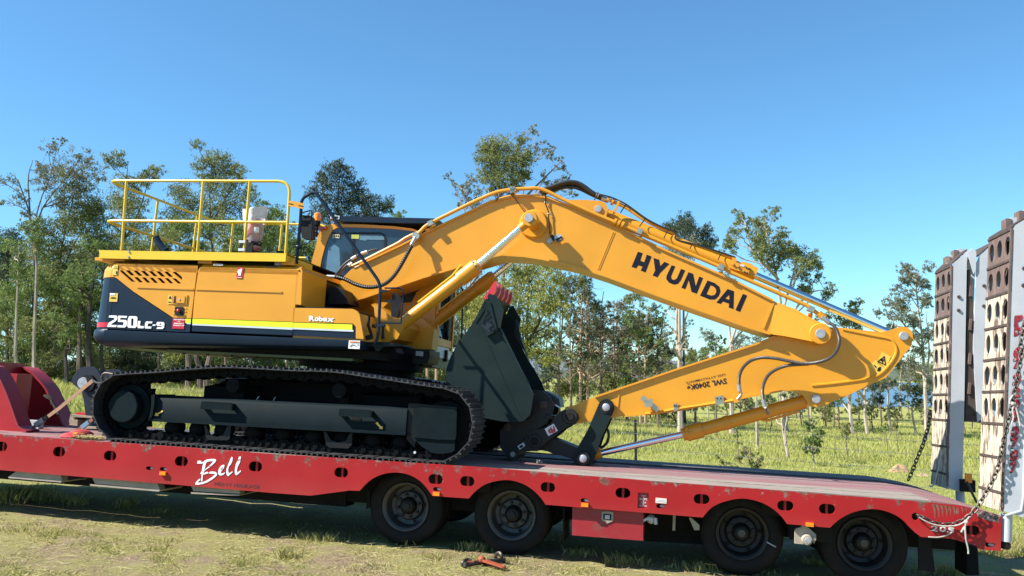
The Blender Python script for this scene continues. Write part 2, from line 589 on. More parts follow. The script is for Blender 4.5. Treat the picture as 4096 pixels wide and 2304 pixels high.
def red_trailer():
    m = mat('red_trailer_paint', (0.345, 0.012, 0.014), 0.45, var=0.10, scale=1.6, spec=0.3)
    N, L = m.node_tree.nodes, m.node_tree.links
    b = N['Principled BSDF']
    src = b.inputs['Base Color'].links[0].from_socket
    tc = N.new('ShaderNodeTexCoord')
    sx = N.new('ShaderNodeSeparateXYZ')
    L.new(tc.outputs['Object'], sx.inputs[0])
    # scuffs: densest along the top edge, thin scratches everywhere
    mr = N.new('ShaderNodeMapRange')
    mr.inputs[1].default_value = 0.68
    mr.inputs[2].default_value = 0.94
    mr.inputs[3].default_value = 0.0
    mr.inputs[4].default_value = 0.17
    L.new(sx.outputs[2], mr.inputs[0])
    n = N.new('ShaderNodeTexNoise')
    n.inputs['Scale'].default_value = 5.5
    n.inputs['Detail'].default_value = 9
    n.inputs['Roughness'].default_value = 0.7
    L.new(tc.outputs['Object'], n.inputs['Vector'])
    ad = N.new('ShaderNodeMath')
    ad.operation = 'ADD'
    L.new(n.outputs['Fac'], ad.inputs[0])
    L.new(mr.outputs[0], ad.inputs[1])
    rp = N.new('ShaderNodeValToRGB')
    rp.color_ramp.elements[0].position = 0.675
    rp.color_ramp.elements[1].position = 0.74
    L.new(ad.outputs[0], rp.inputs[0])
    mx = N.new('ShaderNodeMix')
    mx.data_type = 'RGBA'
    L.new(rp.outputs[0], mx.inputs[0])
    L.new(src, mx.inputs[6])
    n4 = N.new('ShaderNodeTexNoise')
    n4.inputs['Scale'].default_value = 25
    L.new(tc.outputs['Object'], n4.inputs['Vector'])
    r4 = N.new('ShaderNodeValToRGB')
    r4.color_ramp.elements[0].color = (0.11, 0.075, 0.06, 1)
    r4.color_ramp.elements[1].color = (0.30, 0.20, 0.165, 1)
    r4.color_ramp.elements[0].position = 0.45
    r4.color_ramp.elements[1].position = 0.7
    L.new(n4.outputs['Fac'], r4.inputs[0])
    L.new(r4.outputs[0], mx.inputs[7])
    # dust film on the lower half
    md = N.new('ShaderNodeMapRange')
    md.inputs[1].default_value = 0.72
    md.inputs[2].default_value = 0.44
    md.inputs[3].default_value = 0.0
    md.inputs[4].default_value = 0.22
    L.new(sx.outputs[2], md.inputs[0])
    n5 = N.new('ShaderNodeTexNoise')
    n5.inputs['Scale'].default_value = 2.2
    n5.inputs['Detail'].default_value = 6
    L.new(tc.outputs['Object'], n5.inputs['Vector'])
    mm = N.new('ShaderNodeMath')
    mm.operation = 'MULTIPLY'
    L.new(md.outputs[0], mm.inputs[0])
    L.new(n5.outputs['Fac'], mm.inputs[1])
    mx2 = N.new('ShaderNodeMix')
    mx2.data_type = 'RGBA'
    L.new(mm.outputs[0], mx2.inputs[0])
    L.new(mx.outputs[2], mx2.inputs[6])
    mx2.inputs[7].default_value = (0.45, 0.20, 0.16, 1)
    L.new(mx2.outputs[2], b.inputs['Base Color'])
    return m


M['red'] = red_trailer()
M['redneck'] = mat('gooseneck_red_paint', (0.34, 0.014, 0.018), 0.45, var=0.12, scale=2.0, spec=0.3, mix=(0.22, 0.05, 0.045), mixscale=5, mixlo=0.6, mixhi=0.8)
M['reddark'] = mat('dark_and_shaded_red_paint', (0.30, 0.015, 0.022), 0.45, var=0.12, scale=2.5, mix=(0.16, 0.06, 0.05), mixscale=5, mixlo=0.55, mixhi=0.75)  # darker red: on the gooseneck, shade is put into the paint


def ribbed(name, ca, cb, freq, rough, metal):
    """hose with a wound guard: rings from the mesh's own length coordinate"""
    m = bpy.data.materials.new(name)
    m.use_nodes = True
    N, L = m.node_tree.nodes, m.node_tree.links
    b = N['Principled BSDF']
    at = N.new('ShaderNodeAttribute')
    at.attribute_name = 'along'
    mu = N.new('ShaderNodeMath')
    mu.operation = 'MULTIPLY'
    mu.inputs[1].default_value = freq
    L.new(at.outputs['Fac'], mu.inputs[0])
    fr = N.new('ShaderNodeMath')
    fr.operation = 'FRACT'
    L.new(mu.outputs[0], fr.inputs[0])
    r = N.new('ShaderNodeValToRGB')
    r.color_ramp.elements[0].color = ca + (1,)
    r.color_ramp.elements[1].color = cb + (1,)
    r.color_ramp.elements[0].position = 0.18
    r.color_ramp.elements[1].position = 0.42
    L.new(fr.outputs[0], r.inputs[0])
    L.new(r.outputs[0], b.inputs['Base Color'])
    b.inputs['Roughness'].default_value = rough
    b.inputs['Metallic'].default_value = metal
    return m


def hose(name, path, r, m, parent, rib=None, n=10):
    """tube that carries its length as a point attribute; rib = (pitch, depth) makes real rings"""
    path = [Vector(p) for p in path]
    d = [0.0]
    for i in range(1, len(path)):
        d.append(d[-1] + (path[i] - path[i - 1]).length)
    if rib:
        pitch, depth = rib
        k = max(int(d[-1] / pitch * 2), 4)
        pp, rr = [], []
        for i in range(k + 1):
            s = d[-1] * i / k
            j = max(1, next((a for a in range(1, len(d)) if d[a] >= s - 1e-9), len(d) - 1))
            t = (s - d[j - 1]) / max(d[j] - d[j - 1], 1e-9)
            pp.append(path[j - 1].lerp(path[j], t))
            rr.append(r if i % 2 else r - depth)
        return MB().tube(pp, r, n, rads=rr).build(name, m, parent, 20)
    return MB().tube(path, r, n).build(name, m, parent)
# ------------------------------------------------------------------ ground, lake, far hills
def ground_material():
    m = bpy.data.materials.new('ground_earth_and_grass')
    m.use_nodes = True
    N, L = m.node_tree.nodes, m.node_tree.links
    b = N['Principled BSDF']
    geo = N.new('ShaderNodeNewGeometry')

    def noise(scale, det=6, rough=0.6):
        n = N.new('ShaderNodeTexNoise')
        n.inputs['Scale'].default_value = scale
        n.inputs['Detail'].default_value = det
        n.inputs['Roughness'].default_value = rough
        L.new(geo.outputs['Position'], n.inputs['Vector'])
        return n.outputs['Fac']

    def ramp(f, *st):
        r = N.new('ShaderNodeValToRGB')
        e = r.color_ramp.elements
        while len(e) < len(st):
            e.new(0.5)
        for i, (p, c) in enumerate(st):
            e[i].position = p
            e[i].color = tuple(c) + (1,)
        L.new(f, r.inputs[0])
        return r.outputs[0]

    def mix(f, a, c):
        x = N.new('ShaderNodeMix')
        x.data_type = 'RGBA'
        L.new(f, x.inputs[0])
        L.new(a, x.inputs[6])
        L.new(c, x.inputs[7])
        return x.outputs[2]

    dirt = ramp(noise(9, 8, 0.7), (0.3, (0.19, 0.135, 0.09)), (0.7, (0.36, 0.27, 0.185)))
    dry = ramp(noise(42, 8, 0.85), (0.34, (0.13, 0.125, 0.045)), (0.5, (0.30, 0.275, 0.10)), (0.68, (0.46, 0.41, 0.19)))
    green = ramp(noise(0.9, 6), (0.3, (0.23, 0.245, 0.06)), (0.7, (0.33, 0.33, 0.10)))
    patch = ramp(noise(1.3, 8, 0.7), (0.38, (0, 0, 0)), (0.55, (1, 1, 1)))
    near = mix(patch, dirt, dry)
    sx = N.new('ShaderNodeSeparateXYZ')
    L.new(geo.outputs['Position'], sx.inputs[0])
    mr = N.new('ShaderNodeMapRange')
    mr.inputs[1].default_value = 12.6
    mr.inputs[2].default_value = 15.0
    L.new(sx.outputs[1], mr.inputs[0])
    L.new(mix(mr.outputs[0], near, green), b.inputs['Base Color'])
    b.inputs['Roughness'].default_value = 0.95
    b.inputs['Specular IOR Level'].default_value = 0.15
    bp = N.new('ShaderNodeBump')
    bp.inputs['Strength'].default_value = 0.9
    bp.inputs['Distance'].default_value = 0.035
    L.new(noise(34, 8, 0.8), bp.inputs['Height'])
    L.new(bp.outputs[0], b.inputs['Normal'])
    return m


def make_ground():
    na = 288
    rs = [0.0] + list(np.geomspace(0.6, 5200, 150))
    vs, fs = [], []
    rng = np.random.default_rng(4)
    for i, r in enumerate(rs):
        for j in range(na):
            t = 2 * math.pi * j / na
            x, y = r * math.sin(t), r * math.cos(t)
            z = gzf(x, y)
            if r < 60:
                z += float(rng.normal()) * 0.012
            vs.append((x, y, z))
    for i in range(len(rs) - 1):
        for j in range(na):
            k = (j + 1) % na
            fs.append((i * na + j, i * na + k, (i + 1) * na + k, (i + 1) * na + j))
    me = bpy.data.meshes.new('ground')
    me.from_pydata(vs, [], fs)
    me.materials.append(ground_material())
    finish(me, 0)
    me.polygons.foreach_set('use_smooth', [True] * len(me.polygons))
    link('ground', me, None, kind='structure')


make_ground()

LAKE_Z = -8.6


def make_lake():
    m = bpy.data.materials.new('lake_water')
    m.use_nodes = True
    b = m.node_tree.nodes['Principled BSDF']
    b.inputs['Base Color'].default_value = (0.035, 0.075, 0.14, 1)
    b.inputs['Roughness'].default_value = 0.25
    b.inputs['IOR'].default_value = 1.33
    n = m.node_tree.nodes.new('ShaderNodeTexNoise')
    n.inputs['Scale'].default_value = 0.6
    bp = m.node_tree.nodes.new('ShaderNodeBump')
    bp.inputs['Strength'].default_value = 0.5
    g = m.node_tree.nodes.new('ShaderNodeNewGeometry')
    m.node_tree.links.new(g.outputs['Position'], n.inputs['Vector'])
    m.node_tree.links.new(n.outputs['Fac'], bp.inputs['Height'])
    m.node_tree.links.new(bp.outputs[0], b.inputs['Normal'])
    far = [(300, 900), (480, 880), (800, 900)]
    near = [(800, 130), (60, 130), (88, 262), (150, 480)]
    pts = [(x, y, 0) for x, y in near + far[::1]]
    me = bpy.data.meshes.new('lake')
    me.from_pydata([(x, y, LAKE_Z + 1.0) for x, y, _ in pts], [], [tuple(range(len(pts)))])
    me.materials.append(m)
    me.update()
    return me


def hill(name, x0, x1, y, h, col, seed, base):
    rng = np.random.default_rng(seed)
    n, k = 120, 8
    xs = np.linspace(x0, x1, n)
    prof = h * (0.55 + 0.25 * np.sin(xs * 0.004 + seed) + 0.15 * np.sin(xs * 0.011 + 2 * seed) + 0.05 * rng.normal(size=n))
    vs, fs = [], []
    for i in range(n):
        for j in range(k):
            t = j / (k - 1)
            vs.append((xs[i], y + 500 * t, base + prof[i] * math.sin(t * math.pi / 2) + float(rng.normal()) * h * 0.02))
    for i in range(n - 1):
        for j in range(k - 1):
            fs.append((i * k + j, (i + 1) * k + j, (i + 1) * k + j + 1, i * k + j + 1))
    me = bpy.data.meshes.new(name)
    me.from_pydata(vs, [], fs)
    me.materials.append(mat(name + '_cover', col, 0.95, var=0.35, scale=0.02, spec=0.1, detail=9))
    finish(me, 0)
    link(name, me, None, kind='structure')


lk = make_lake()
link('lake', lk, None, kind='structure')
hill('hills', -2600, 2600, 1150, 34, (0.085, 0.105, 0.075), 3, -10)
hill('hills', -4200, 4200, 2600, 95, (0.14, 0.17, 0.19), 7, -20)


# ------------------------------------------------------------------ grass that nobody could count
def grass_material(name, a, b_, c):
    m = bpy.data.materials.new(name)
    m.use_nodes = True
    N, L = m.node_tree.nodes, m.node_tree.links
    b = N['Principled BSDF']
    at = N.new('ShaderNodeAttribute')
    at.attribute_name = 'tint'
    r = N.new('ShaderNodeValToRGB')
    e = r.color_ramp.elements
    e.new(0.5)
    for i, (p, col) in enumerate(((0.0, a), (0.5, b_), (1.0, c))):
        e[i].position = p
        e[i].color = tuple(col) + (1,)
    L.new(at.outputs['Fac'], r.inputs[0])
    L.new(r.outputs[0], b.inputs['Base Color'])
    b.inputs['Roughness'].default_value = 0.6
    b.inputs['Specular IOR Level'].default_value = 0.25
    tr = N.new('ShaderNodeBsdfTranslucent')
    L.new(r.outputs[0], tr.inputs[0])
    mx = N.new('ShaderNodeMixShader')
    mx.inputs[0].default_value = 0.34
    L.new(b.outputs[0], mx.inputs[1])
    L.new(tr.outputs[0], mx.inputs[2])
    L.new(mx.outputs[0], N['Material Output'].inputs[0])
    return m


def raw_mesh(name, verts, faces, tint, m):
    """big mesh straight from arrays; faces all with the same corner count"""
    me = bpy.data.meshes.new(name)
    nv, nf, k = len(verts), len(faces), faces.shape[1]
    me.vertices.add(nv)
    me.vertices.foreach_set('co', np.ascontiguousarray(verts, dtype=np.float32).ravel())
    me.loops.add(nf * k)
    me.loops.foreach_set('vertex_index', np.ascontiguousarray(faces, dtype=np.int32).ravel())
    me.polygons.add(nf)
    me.polygons.foreach_set('loop_start', np.arange(0, nf * k, k, dtype=np.int32))
    me.polygons.foreach_set('loop_total', np.full(nf, k, dtype=np.int32))
    if tint is not None:
        at = me.attributes.new('tint', 'FLOAT', 'POINT')
        at.data.foreach_set('value', np.ascontiguousarray(tint, dtype=np.float32))
    me.materials.append(m)
    me.update(calc_edges=True)
    me.validate()
    return me


def blades(name, x, y, h, wd, lean, tint, m, seed, base=None):
    """one bent blade (two triangles) per point"""
    rng = np.random.default_rng(seed)
    n = len(x)
    z = gz(x, y) - 0.01 if base is None else base
    a = rng.uniform(0, 2 * math.pi, n)
    la = rng.uniform(0, 2 * math.pi, n)
    sx, sy = np.cos(a) * wd / 2, np.sin(a) * wd / 2
    lx, ly = np.cos(la) * lean, np.sin(la) * lean
    p0 = np.column_stack([x - sx, y - sy, z])
    p1 = np.column_stack([x + sx, y + sy, z])
    p2 = np.column_stack([x + sx * .6 + lx * .4, y + sy * .6 + ly * .4, z + h * .62])
    p3 = np.column_stack([x + lx, y + ly, z + h])
    v = np.stack([p0, p1, p2, p3], 1).reshape(-1, 3)
    f = (np.arange(n) * 4)[:, None] + np.array([[0, 1, 2, 3]])
    me = raw_mesh(name, v, f, np.repeat(tint, 4), m)
    return link(name, me, None, kind='stuff')


def lownoise(x, y, s, seed):
    rng = np.random.default_rng(seed)
    o = np.zeros_like(x)
    for k in range(5):
        ax, ay, ph = rng.normal(size=2).tolist() + [rng.uniform(0, 6.28)]
        o += np.sin((ax * x + ay * y) * s * (1 + k * .6) + ph)
    return o / 5


def rig_of(x, y):
    """the trailer's x and y of a world ground point (level)"""
    dx, dy = x - OR.x, y - OR.y
    return dx * math.cos(AL) - dy * math.sin(AL), dx * math.sin(AL) + dy * math.cos(AL)


GM_SHORT = grass_material('short_grass', (0.52, 0.44, 0.23), (0.40, 0.36, 0.13), (0.27, 0.31, 0.075))
GM_FIELD = grass_material('field_grass', (0.50, 0.44, 0.18), (0.40, 0.415, 0.105), (0.27, 0.33, 0.06))


def near_grass():
    rng = np.random.default_rng(11)
    n = 230000
    x = rng.uniform(-7.5, 7.5, n)
    y = rng.uniform(6.4, 15.5, n)
    rx, ry = rig_of(x, y)
    pn = lownoise(x, y, 2.2, 5) + 0.7 * lownoise(x, y, 6.0, 6)
    dens = ss(-0.95, 0.45, pn)
    dens = np.where(ry > 0.15, dens * 0.10, dens)                        # worn bare under the trailer
    dens = np.where((ry > -0.55) & (ry <= 0.15), dens * 0.55, dens)
    dens = np.where(ry > 3.3, 1.0, dens)
    k = rng.uniform(0, 1, n) < dens * 0.85 + 0.05 * (ry < 0)
    x, y, pn, ry = x[k], y[k], pn[k], ry[k]
    n = len(x)
    h = rng.uniform(0.008, 0.032, n) * (1 + 0.8 * (pn > 0.40))
    h = np.where(ry > 3.3, h * 3.0, h)
    t = np.clip(rng.normal(0.36, 0.24, n) + 0.30 * (pn > 0.3), 0, 1)
    blades('short_grass', x, y, h, rng.uniform(0.004, 0.009, n), rng.uniform(0.015, 0.07, n), t, GM_SHORT, 12)
    # tufts standing along the shadow's edge and in the open
    cx, cy, hh = [], [], []
    tufts = [(20, 1990, .20, 260, .5), (90, 1985, .17, 200, .4), (150, 2000, .16, 160, .35), (-40, 2010, .2, 250, .5),
             (270, 2010, .13, 110, .22), (310, 2018, .12, 70, .15), (490, 2030, .13, 60, .12), (520, 2020, .14, 40, .1),
             (640, 2052, .09, 40, .12), (580, 2098, .07, 50, .12), (1260, 2160, .11, 130, .2), (1320, 2165, .09, 80, .15),
             (1150, 2230, .12, 90, .14), (620, 2170, .07, 120, .3), (230, 2140, .08, 200, .4), (60, 2120, .07, 120, .3),
             (1620, 2180, .10, 70, .14), (1900, 2200, .11, 100, .16), (1740, 2235, .08, 80, .16), (2320, 2222, .10, 120, .2),
             (2500, 2255, .12, 140, .22), (2780, 2282, .11, 150, .25), (2300, 2280, .07, 120, .3), (2060, 2250, .07, 80, .2),
             (3255, 2262, .13, 50, .12), (3290, 2268, .10, 50, .15), (3800, 2300, .14, 130, .2), (3720, 2298, .10, 60, .2),
             (3070, 2300, .08, 60, .2), (1000, 2250, .06, 120, .3), (1500, 2270, .06, 120, .3)]
    for (px, py, th, cnt, rad_) in tufts:
        d = ray((px, py))
        s = 5.0
        for _ in range(40):
            P = d * s
            e = P.z - gzf(P.x, P.y)
            s += e / max(-d.z, 0.05) * 0.6
        P = d * s
        cx += list(P.x + rng.normal(size=cnt) * rad_ * .5)
        cy += list(P.y + rng.normal(size=cnt) * rad_ * .35)
        hh += list(th * rng.uniform(.35, 1.1, cnt))
    x, y, h = np.array(cx), np.array(cy), np.array(hh)
    n = len(x)
    blades('grass_tufts', x, y, h, rng.uniform(0.006, 0.011, n), h * rng.uniform(.2, .7, n), np.clip(rng.normal(.55, .25, n), 0, 1), GM_SHORT, 14)
    # straw lying about
    n = 9000
    x = rng.uniform(-7, 6, n)
    y = rng.uniform(6.6, 10.5, n)
    rx, ry = rig_of(x, y)
    k = ry < 0.3
    x, y = x[k], y[k]
    n = len(x)
    blades('straw', x, y, rng.uniform(0.004, 0.02, n), rng.uniform(0.004, 0.008, n), rng.uniform(0.05, 0.22, n), rng.uniform(0, .18, n), GM_SHORT, 15, base=gz(x, y) + 0.012)


def field_grass():
    rng = np.random.default_rng(21)
    n = 330000
    D = 13.2 * (85 / 13.2) ** rng.uniform(0, 1, n) ** 1.0
    a = rng.uniform(-0.62, 0.62, n)
    x, y = D * a, D
    rx, ry = rig_of(x, y)
    pn = lownoise(x, y, 0.9, 8) + 0.6 * lownoise(x, y, 2.6, 9)
    far = ss(24, 34, y + 2.5 * lownoise(x, y, .5, 3))
    k = (ry > 3.8) & (rng.uniform(0, 1, n) < 0.30 + 0.7 * ss(-.6, .5, pn))
    x, y, pn, far, D = x[k], y[k], pn[k], far[k], D[k]
    n = len(x)
    left = ss(2, -12, x)
    h = rng.uniform(.03, .10, n) * (1 + 1.6 * far + 2.0 * left * ss(14, 18, y)) * (0.8 + 0.5 * ss(0, .8, pn))
    wd = np.maximum(0.008, D * 0.00055) * rng.uniform(.7, 1.4, n)
    t = np.clip(rng.normal(.50, .22, n) - .26 * far * rng.uniform(0, 1, n) + 0.12 * pn, 0, 1)
    blades('field_grass', x, y, h, wd, h * rng.uniform(.15, .6, n), t, GM_FIELD, 22)


near_grass()
field_grass()

# ------------------------------------------------------------------ trees
LEAF = {}
for _k, (_a, _b, _c) in dict(
        olive=((0.109, 0.132, 0.041), (0.192, 0.218, 0.066), (0.301, 0.309, 0.109)),
        dark=((0.041, 0.059, 0.032), (0.066, 0.091, 0.048), (0.109, 0.137, 0.073)),
        grey=((0.109, 0.123, 0.080), (0.182, 0.196, 0.127), (0.273, 0.277, 0.192)),
        yellow=((0.155, 0.174, 0.041), (0.283, 0.291, 0.066), (0.360, 0.360, 0.101)),
        green=((0.091, 0.137, 0.041), (0.164, 0.228, 0.066), (0.255, 0.318, 0.101)),
        dry=((0.155, 0.132, 0.081), (0.237, 0.210, 0.127), (0.328, 0.291, 0.182))).items():
    LEAF[_k] = grass_material('leaves_' + _k, _a, _b, _c)
BARK = dict(
    pale=mat('pale_gum_bark', (0.40, 0.33, 0.26), 0.85, var=0.25, scale=3, mix=(0.17, 0.125, 0.095), mixscale=2.5, mixlo=0.5, mixhi=0.75, stretch=(3, 3, 0.5)),
    brown=mat('brown_bark', (0.16, 0.115, 0.085), 0.9, var=0.3, scale=4, mix=(0.32, 0.235, 0.17), mixscale=3, mixlo=0.55, mixhi=0.75, stretch=(3, 3, 0.5)),
    dark=mat('dark_bark', (0.055, 0.045, 0.038), 0.9, var=0.3, scale=4),
    copper=mat('copper_gum_bark', (0.40, 0.265, 0.175), 0.85, var=0.25, scale=4, mix=(0.14, 0.09, 0.065), mixscale=2.5, mixlo=0.52, mixhi=0.72, stretch=(3, 3, 0.4)))


def leaf_cloud(cl, n_of, size, rng, droop=0.5):
    """leaves in clumps: cl = list of (centre, radius); returns verts, faces, tint"""
    P, T = [], []
    for (c, r), n in zip(cl, n_of):
        n = int(n)
        sub = max(int(n / 15), 1)
        d = rng.normal(size=(sub, 3))
        d /= np.linalg.norm(d, axis=1)[:, None]
        sc = np.array(c) + d * (r * 1.22 * rng.uniform(0.05, 1.0, sub) ** 0.55)[:, None] * np.array([1, 1, 0.85])
        idx = rng.integers(0, sub, n)
        p = sc[idx] + rng.normal(size=(n, 3)) * r * 0.15 * np.array([1, 1, 0.8])
        P.append(p)
        T.append(np.clip(rng.normal(0.5, 0.2, n) + rng.normal(0, 0.16, sub)[idx] + rng.normal(0, .08), 0, 1))
    P = np.concatenate(P)
    T = np.concatenate(T)
    n = len(P)
    d = rng.normal(size=(n, 3))
    d[:, 2] -= droop * 1.6
    d /= np.linalg.norm(d, axis=1)[:, None]
    s = np.cross(d, rng.normal(size=(n, 3)))
    s /= np.linalg.norm(s, axis=1)[:, None]
    L_ = size * rng.uniform(.6, 1.3, n)[:, None]
    W_ = L_ * rng.uniform(.20, .34, n)[:, None]
    a, b = P - d * L_ / 2, P + d * L_ / 2
    v = np.stack([a, P + s * W_ / 2 - d * L_ * .08, b, P - s * W_ / 2 - d * L_ * .08], 1).reshape(-1, 3)
    f = (np.arange(n) * 4)[:, None] + np.array([[0, 1, 2, 3]])
    return v, f, np.repeat(T, 4)


def wiggle(a, b, k, amp, rng):
    a, b = np.array(a), np.array(b)
    L_ = np.linalg.norm(b - a)
    off = np.cumsum(rng.normal(size=(k + 1, 3)) * amp * L_ / k ** .5, axis=0)
    t = np.linspace(0, 1, k + 1)[:, None]
    off = off - t * off[-1]
    off[0] = 0
    return a + (b - a) * t + off


def nearest_on(path, c, below=0.6):
    """index of the trunk point a limb to c would leave from"""
    z = c[2] - below * np.linalg.norm(np.array(c)[:2] - path[:, :2], axis=1)
    k = int(np.argmin(np.abs(path[:, 2] - z) + 0.15 * np.linalg.norm(path - c, axis=1)))
    return k


def tree(name, label, D, base_px, trunks, clumps, leaf='olive', bark='brown', dens=1.0, size=0.2, r0=0.14,
         cat='tree', group=None, seed=None, depth=0.55, droop=0.5, twigs=True, basey=None):
    """trunks: list of pixel polylines, first from the ground; clumps: pixel centres and radii"""
    rng = np.random.default_rng(abs(hash((base_px, D, len(clumps)))) % 99999 if seed is None else seed)
    b = wpt(base_px, 1500, D)
    b.z = gzf(b.x, b.y) - 0.05
    mpp = D / F
    root = bpy.data.objects.new(name, None)
    COL.objects.link(root)
    root.location = b
    root['label'], root['category'] = label, cat
    if group:
        root['group'] = group
    B = np.array(b)
    tb = MB()
    paths = []
    for ti, tk in enumerate(trunks):
        pts = [np.array(wpt(x, y, D)) - B for x, y in tk]
        if ti == 0:
            pts = [np.zeros(3)] + pts
        pth = np.array([np.array(p) for p in spline(pts, 5)])
        pth[1:-1, 1] += np.cumsum(rng.normal(size=len(pth) - 2)) * 0.03
        nn = len(pth)
        ra = [r0 * (1.0 if ti == 0 else .6) * (1 - .8 * i / (nn - 1)) for i in range(nn)]
        ra[0] *= 1.25 if ti == 0 else 1
        tb.tube([Vector(p) for p in pth], 0.1, 6, rads=ra)
        paths.append((pth, ra))
    cl, cnt = [], []
    for (x, y, r) in clumps:
        c = np.array(wpt(x, y, D)) - B
        rm = r * mpp
        c[1] += rng.normal() * depth * 1.6
        cl.append((c, rm))
        cnt.append(dens * (r / 60.0) ** 2 * 1450 * (D / 60.0) ** 2 * (0.2 / size) ** 2 + 6)
        if twigs and paths:
            best = min(range(len(paths)), key=lambda i: np.min(np.linalg.norm(paths[i][0] - c, axis=1)))
            pth, ra = paths[best]
            k = nearest_on(pth, c)
            pw = wiggle(pth[k], c, 5, 0.10, rng)
            rr = max(min(ra[k] * .6, 0.07), min(0.016, r0 * .35))
            tb.tube([Vector(p) for p in pw], .05, 5, rads=[rr * (1 - .75 * i / 5) + min(.007, r0 * .15) for i in range(6)])
            for _ in range(2):
                e = c + rng.normal(size=3) * rm * .75
                pw2 = wiggle(pw[3], e, 3, .12, rng)
                tb.tube([Vector(p) for p in pw2], .03, 4, rads=[min(v, r0 * .35) for v in (.022, .017, .012, .007)])
    BASE[1] = Matrix.Identity(4)
    tb.build('trunk', BARK[bark], root)
    v, f, t = leaf_cloud(cl, cnt, size, rng, droop)
    me = raw_mesh('crown', v, f, t, LEAF[leaf])
    link('crown', me, root)
    return root


# left-hand wood -----------------------------------------------------------------
tree('gum_tree', 'sparse windblown gum tree with bare curved stems, leftmost against the sky', 58, 130,
     [[(135, 1400), (140, 1100), (130, 900), (90, 760), (60, 700)], [(138, 1080), (150, 850), (200, 700), (225, 575)],
      [(135, 980), (170, 830), (270, 700), (330, 610)], [(120, 850), (110, 720), (130, 640)]],
     [(60, 735, 30), (85, 790, 36), (125, 655, 32), (150, 680, 42), (200, 640, 48), (225, 575, 15), (270, 580, 20),
      (285, 600, 20), (240, 610, 34), (320, 650, 38), (355, 640, 40), (385, 700, 34), (330, 700, 36), (280, 690, 44),
      (220, 720, 40), (170, 745, 42), (100, 850, 28), (20, 800, 22), (230, 800, 38), (300, 760, 36), (10, 720, 22)],
     'grey', 'brown', 0.62, 0.20, 0.12, group=None)
tree('gum_tree', 'very dark dense tree at the left edge of the wood', 66, 30, [[(30, 1400), (28, 1200), (30, 980)]],
     [(20, 950, 50), (60, 990, 46), (10, 1050, 70), (50, 1100, 62), (92, 1080, 40), (20, 1180, 62), (70, 1190, 50), (20, 1280, 60), (-30, 1000, 60)],
     'dark', 'dark', 1.25, 0.22, 0.2)
tree('gum_tree', 'broad olive tree rising beside the sparse windblown gum', 60, 215,
     [[(212, 1450), (222, 1200), (250, 980), (300, 760)], [(215, 1250), (260, 1050), (350, 880)]],
     [(300, 735, 44), (350, 760, 50), (260, 795, 50), (320, 825, 58), (385, 830, 50), (230, 870, 58), (290, 900, 60), (200, 935, 58),
      (360, 905, 60), (180, 1000, 58), (250, 985, 60), (330, 990, 60), (400, 960, 50), (150, 1070, 56), (230, 1080, 60), (310, 1090, 60), (390, 1060, 55)],
     'olive', 'brown', 1.0, 0.2, 0.14)
tree('gum_tree', 'olive gum tree whose double crown shows over the rear corner of the yellow rail', 63, 505,
     [[(500, 1400), (505, 1100), (500, 900), (510, 680)], [(503, 950), (560, 850), (610, 690)]],
     [(460, 660, 34), (510, 652, 36), (540, 690, 42), (600, 675, 36), (620, 690, 24), (480, 725, 46), (550, 745, 38), (440, 795, 52),
      (500, 805, 58), (560, 835, 48), (430, 880, 58), (520, 905, 60), (580, 920, 50), (470, 980, 60), (550, 995, 60), (420, 960, 50)],
     'olive', 'dark', 0.95, 0.2, 0.14)
tree('gum_tree', 'tall round-topped gum tree behind the middle posts of the yellow rail', 64, 850,
     [[(850, 1400), (852, 1050), (840, 800), (850, 640)], [(850, 900), (900, 800), (960, 720)], [(848, 960), (780, 850), (720, 790)]],
     [(828, 606, 28), (850, 632, 42), (892, 640, 38), (812, 662, 42), (870, 690, 52), (930, 670, 38), (962, 702, 38), (790, 690, 28),
      (840, 742, 58), (920, 752, 52), (980, 742, 34), (700, 745, 42), (722, 800, 52), (780, 822, 52), (860, 832, 58), (940, 832, 52),
      (1000, 805, 42), (750, 900, 58), (840, 912, 58), (930, 922, 58), (1000, 900, 50), (680, 860, 50)],
     'olive', 'brown', 0.95, 0.2, 0.15)
tree('gum_tree', 'dark leafy tree standing behind the bagged fire extinguisher', 58, 1080,
     [[(1080, 1400), (1078, 1100), (1085, 870)]],
     [(1060, 832, 30), (1080, 862, 42), (1110, 852, 36), (1132, 902, 42), (1060, 922, 48), (1010, 882, 38), (1120, 960, 50), (1050, 990, 55), (1160, 985, 45)],
     'green', 'dark', 1.1, 0.2, 0.12)
tree('gum_tree', 'dark gum tree with stepped crown above the cab roof', 62, 1350,
     [[(1350, 1400), (1345, 1050), (1350, 850), (1360, 690)], [(1348, 950), (1430, 860), (1520, 820)], [(1346, 900), (1300, 800), (1290, 720)]],
     [(1360, 668, 28), (1330, 692, 42), (1380, 702, 42), (1290, 704, 28), (1300, 752, 38), (1360, 762, 56), (1420, 742, 42), (1440, 792, 48),
      (1390, 822, 58), (1310, 832, 48), (1480, 812, 42), (1530, 802, 38), (1550, 830, 28), (1500, 850, 48), (1440, 862, 58), (1250, 782, 32),
      (1270, 852, 48), (1380, 885, 48), (1240, 920, 40), (1310, 920, 40)],
     'dark', 'brown', 1.05, 0.2, 0.14)
tree('gum_tree', 'small tuft-topped tree peeping over the right end of the cab roof', 66, 1595,
     [[(1592, 1300), (1590, 1000), (1596, 860)]], [(1600, 852, 20), (1580, 872, 26), (1610, 880, 20), (1560, 890, 20)], 'green', 'brown', 0.9, 0.2, 0.09)

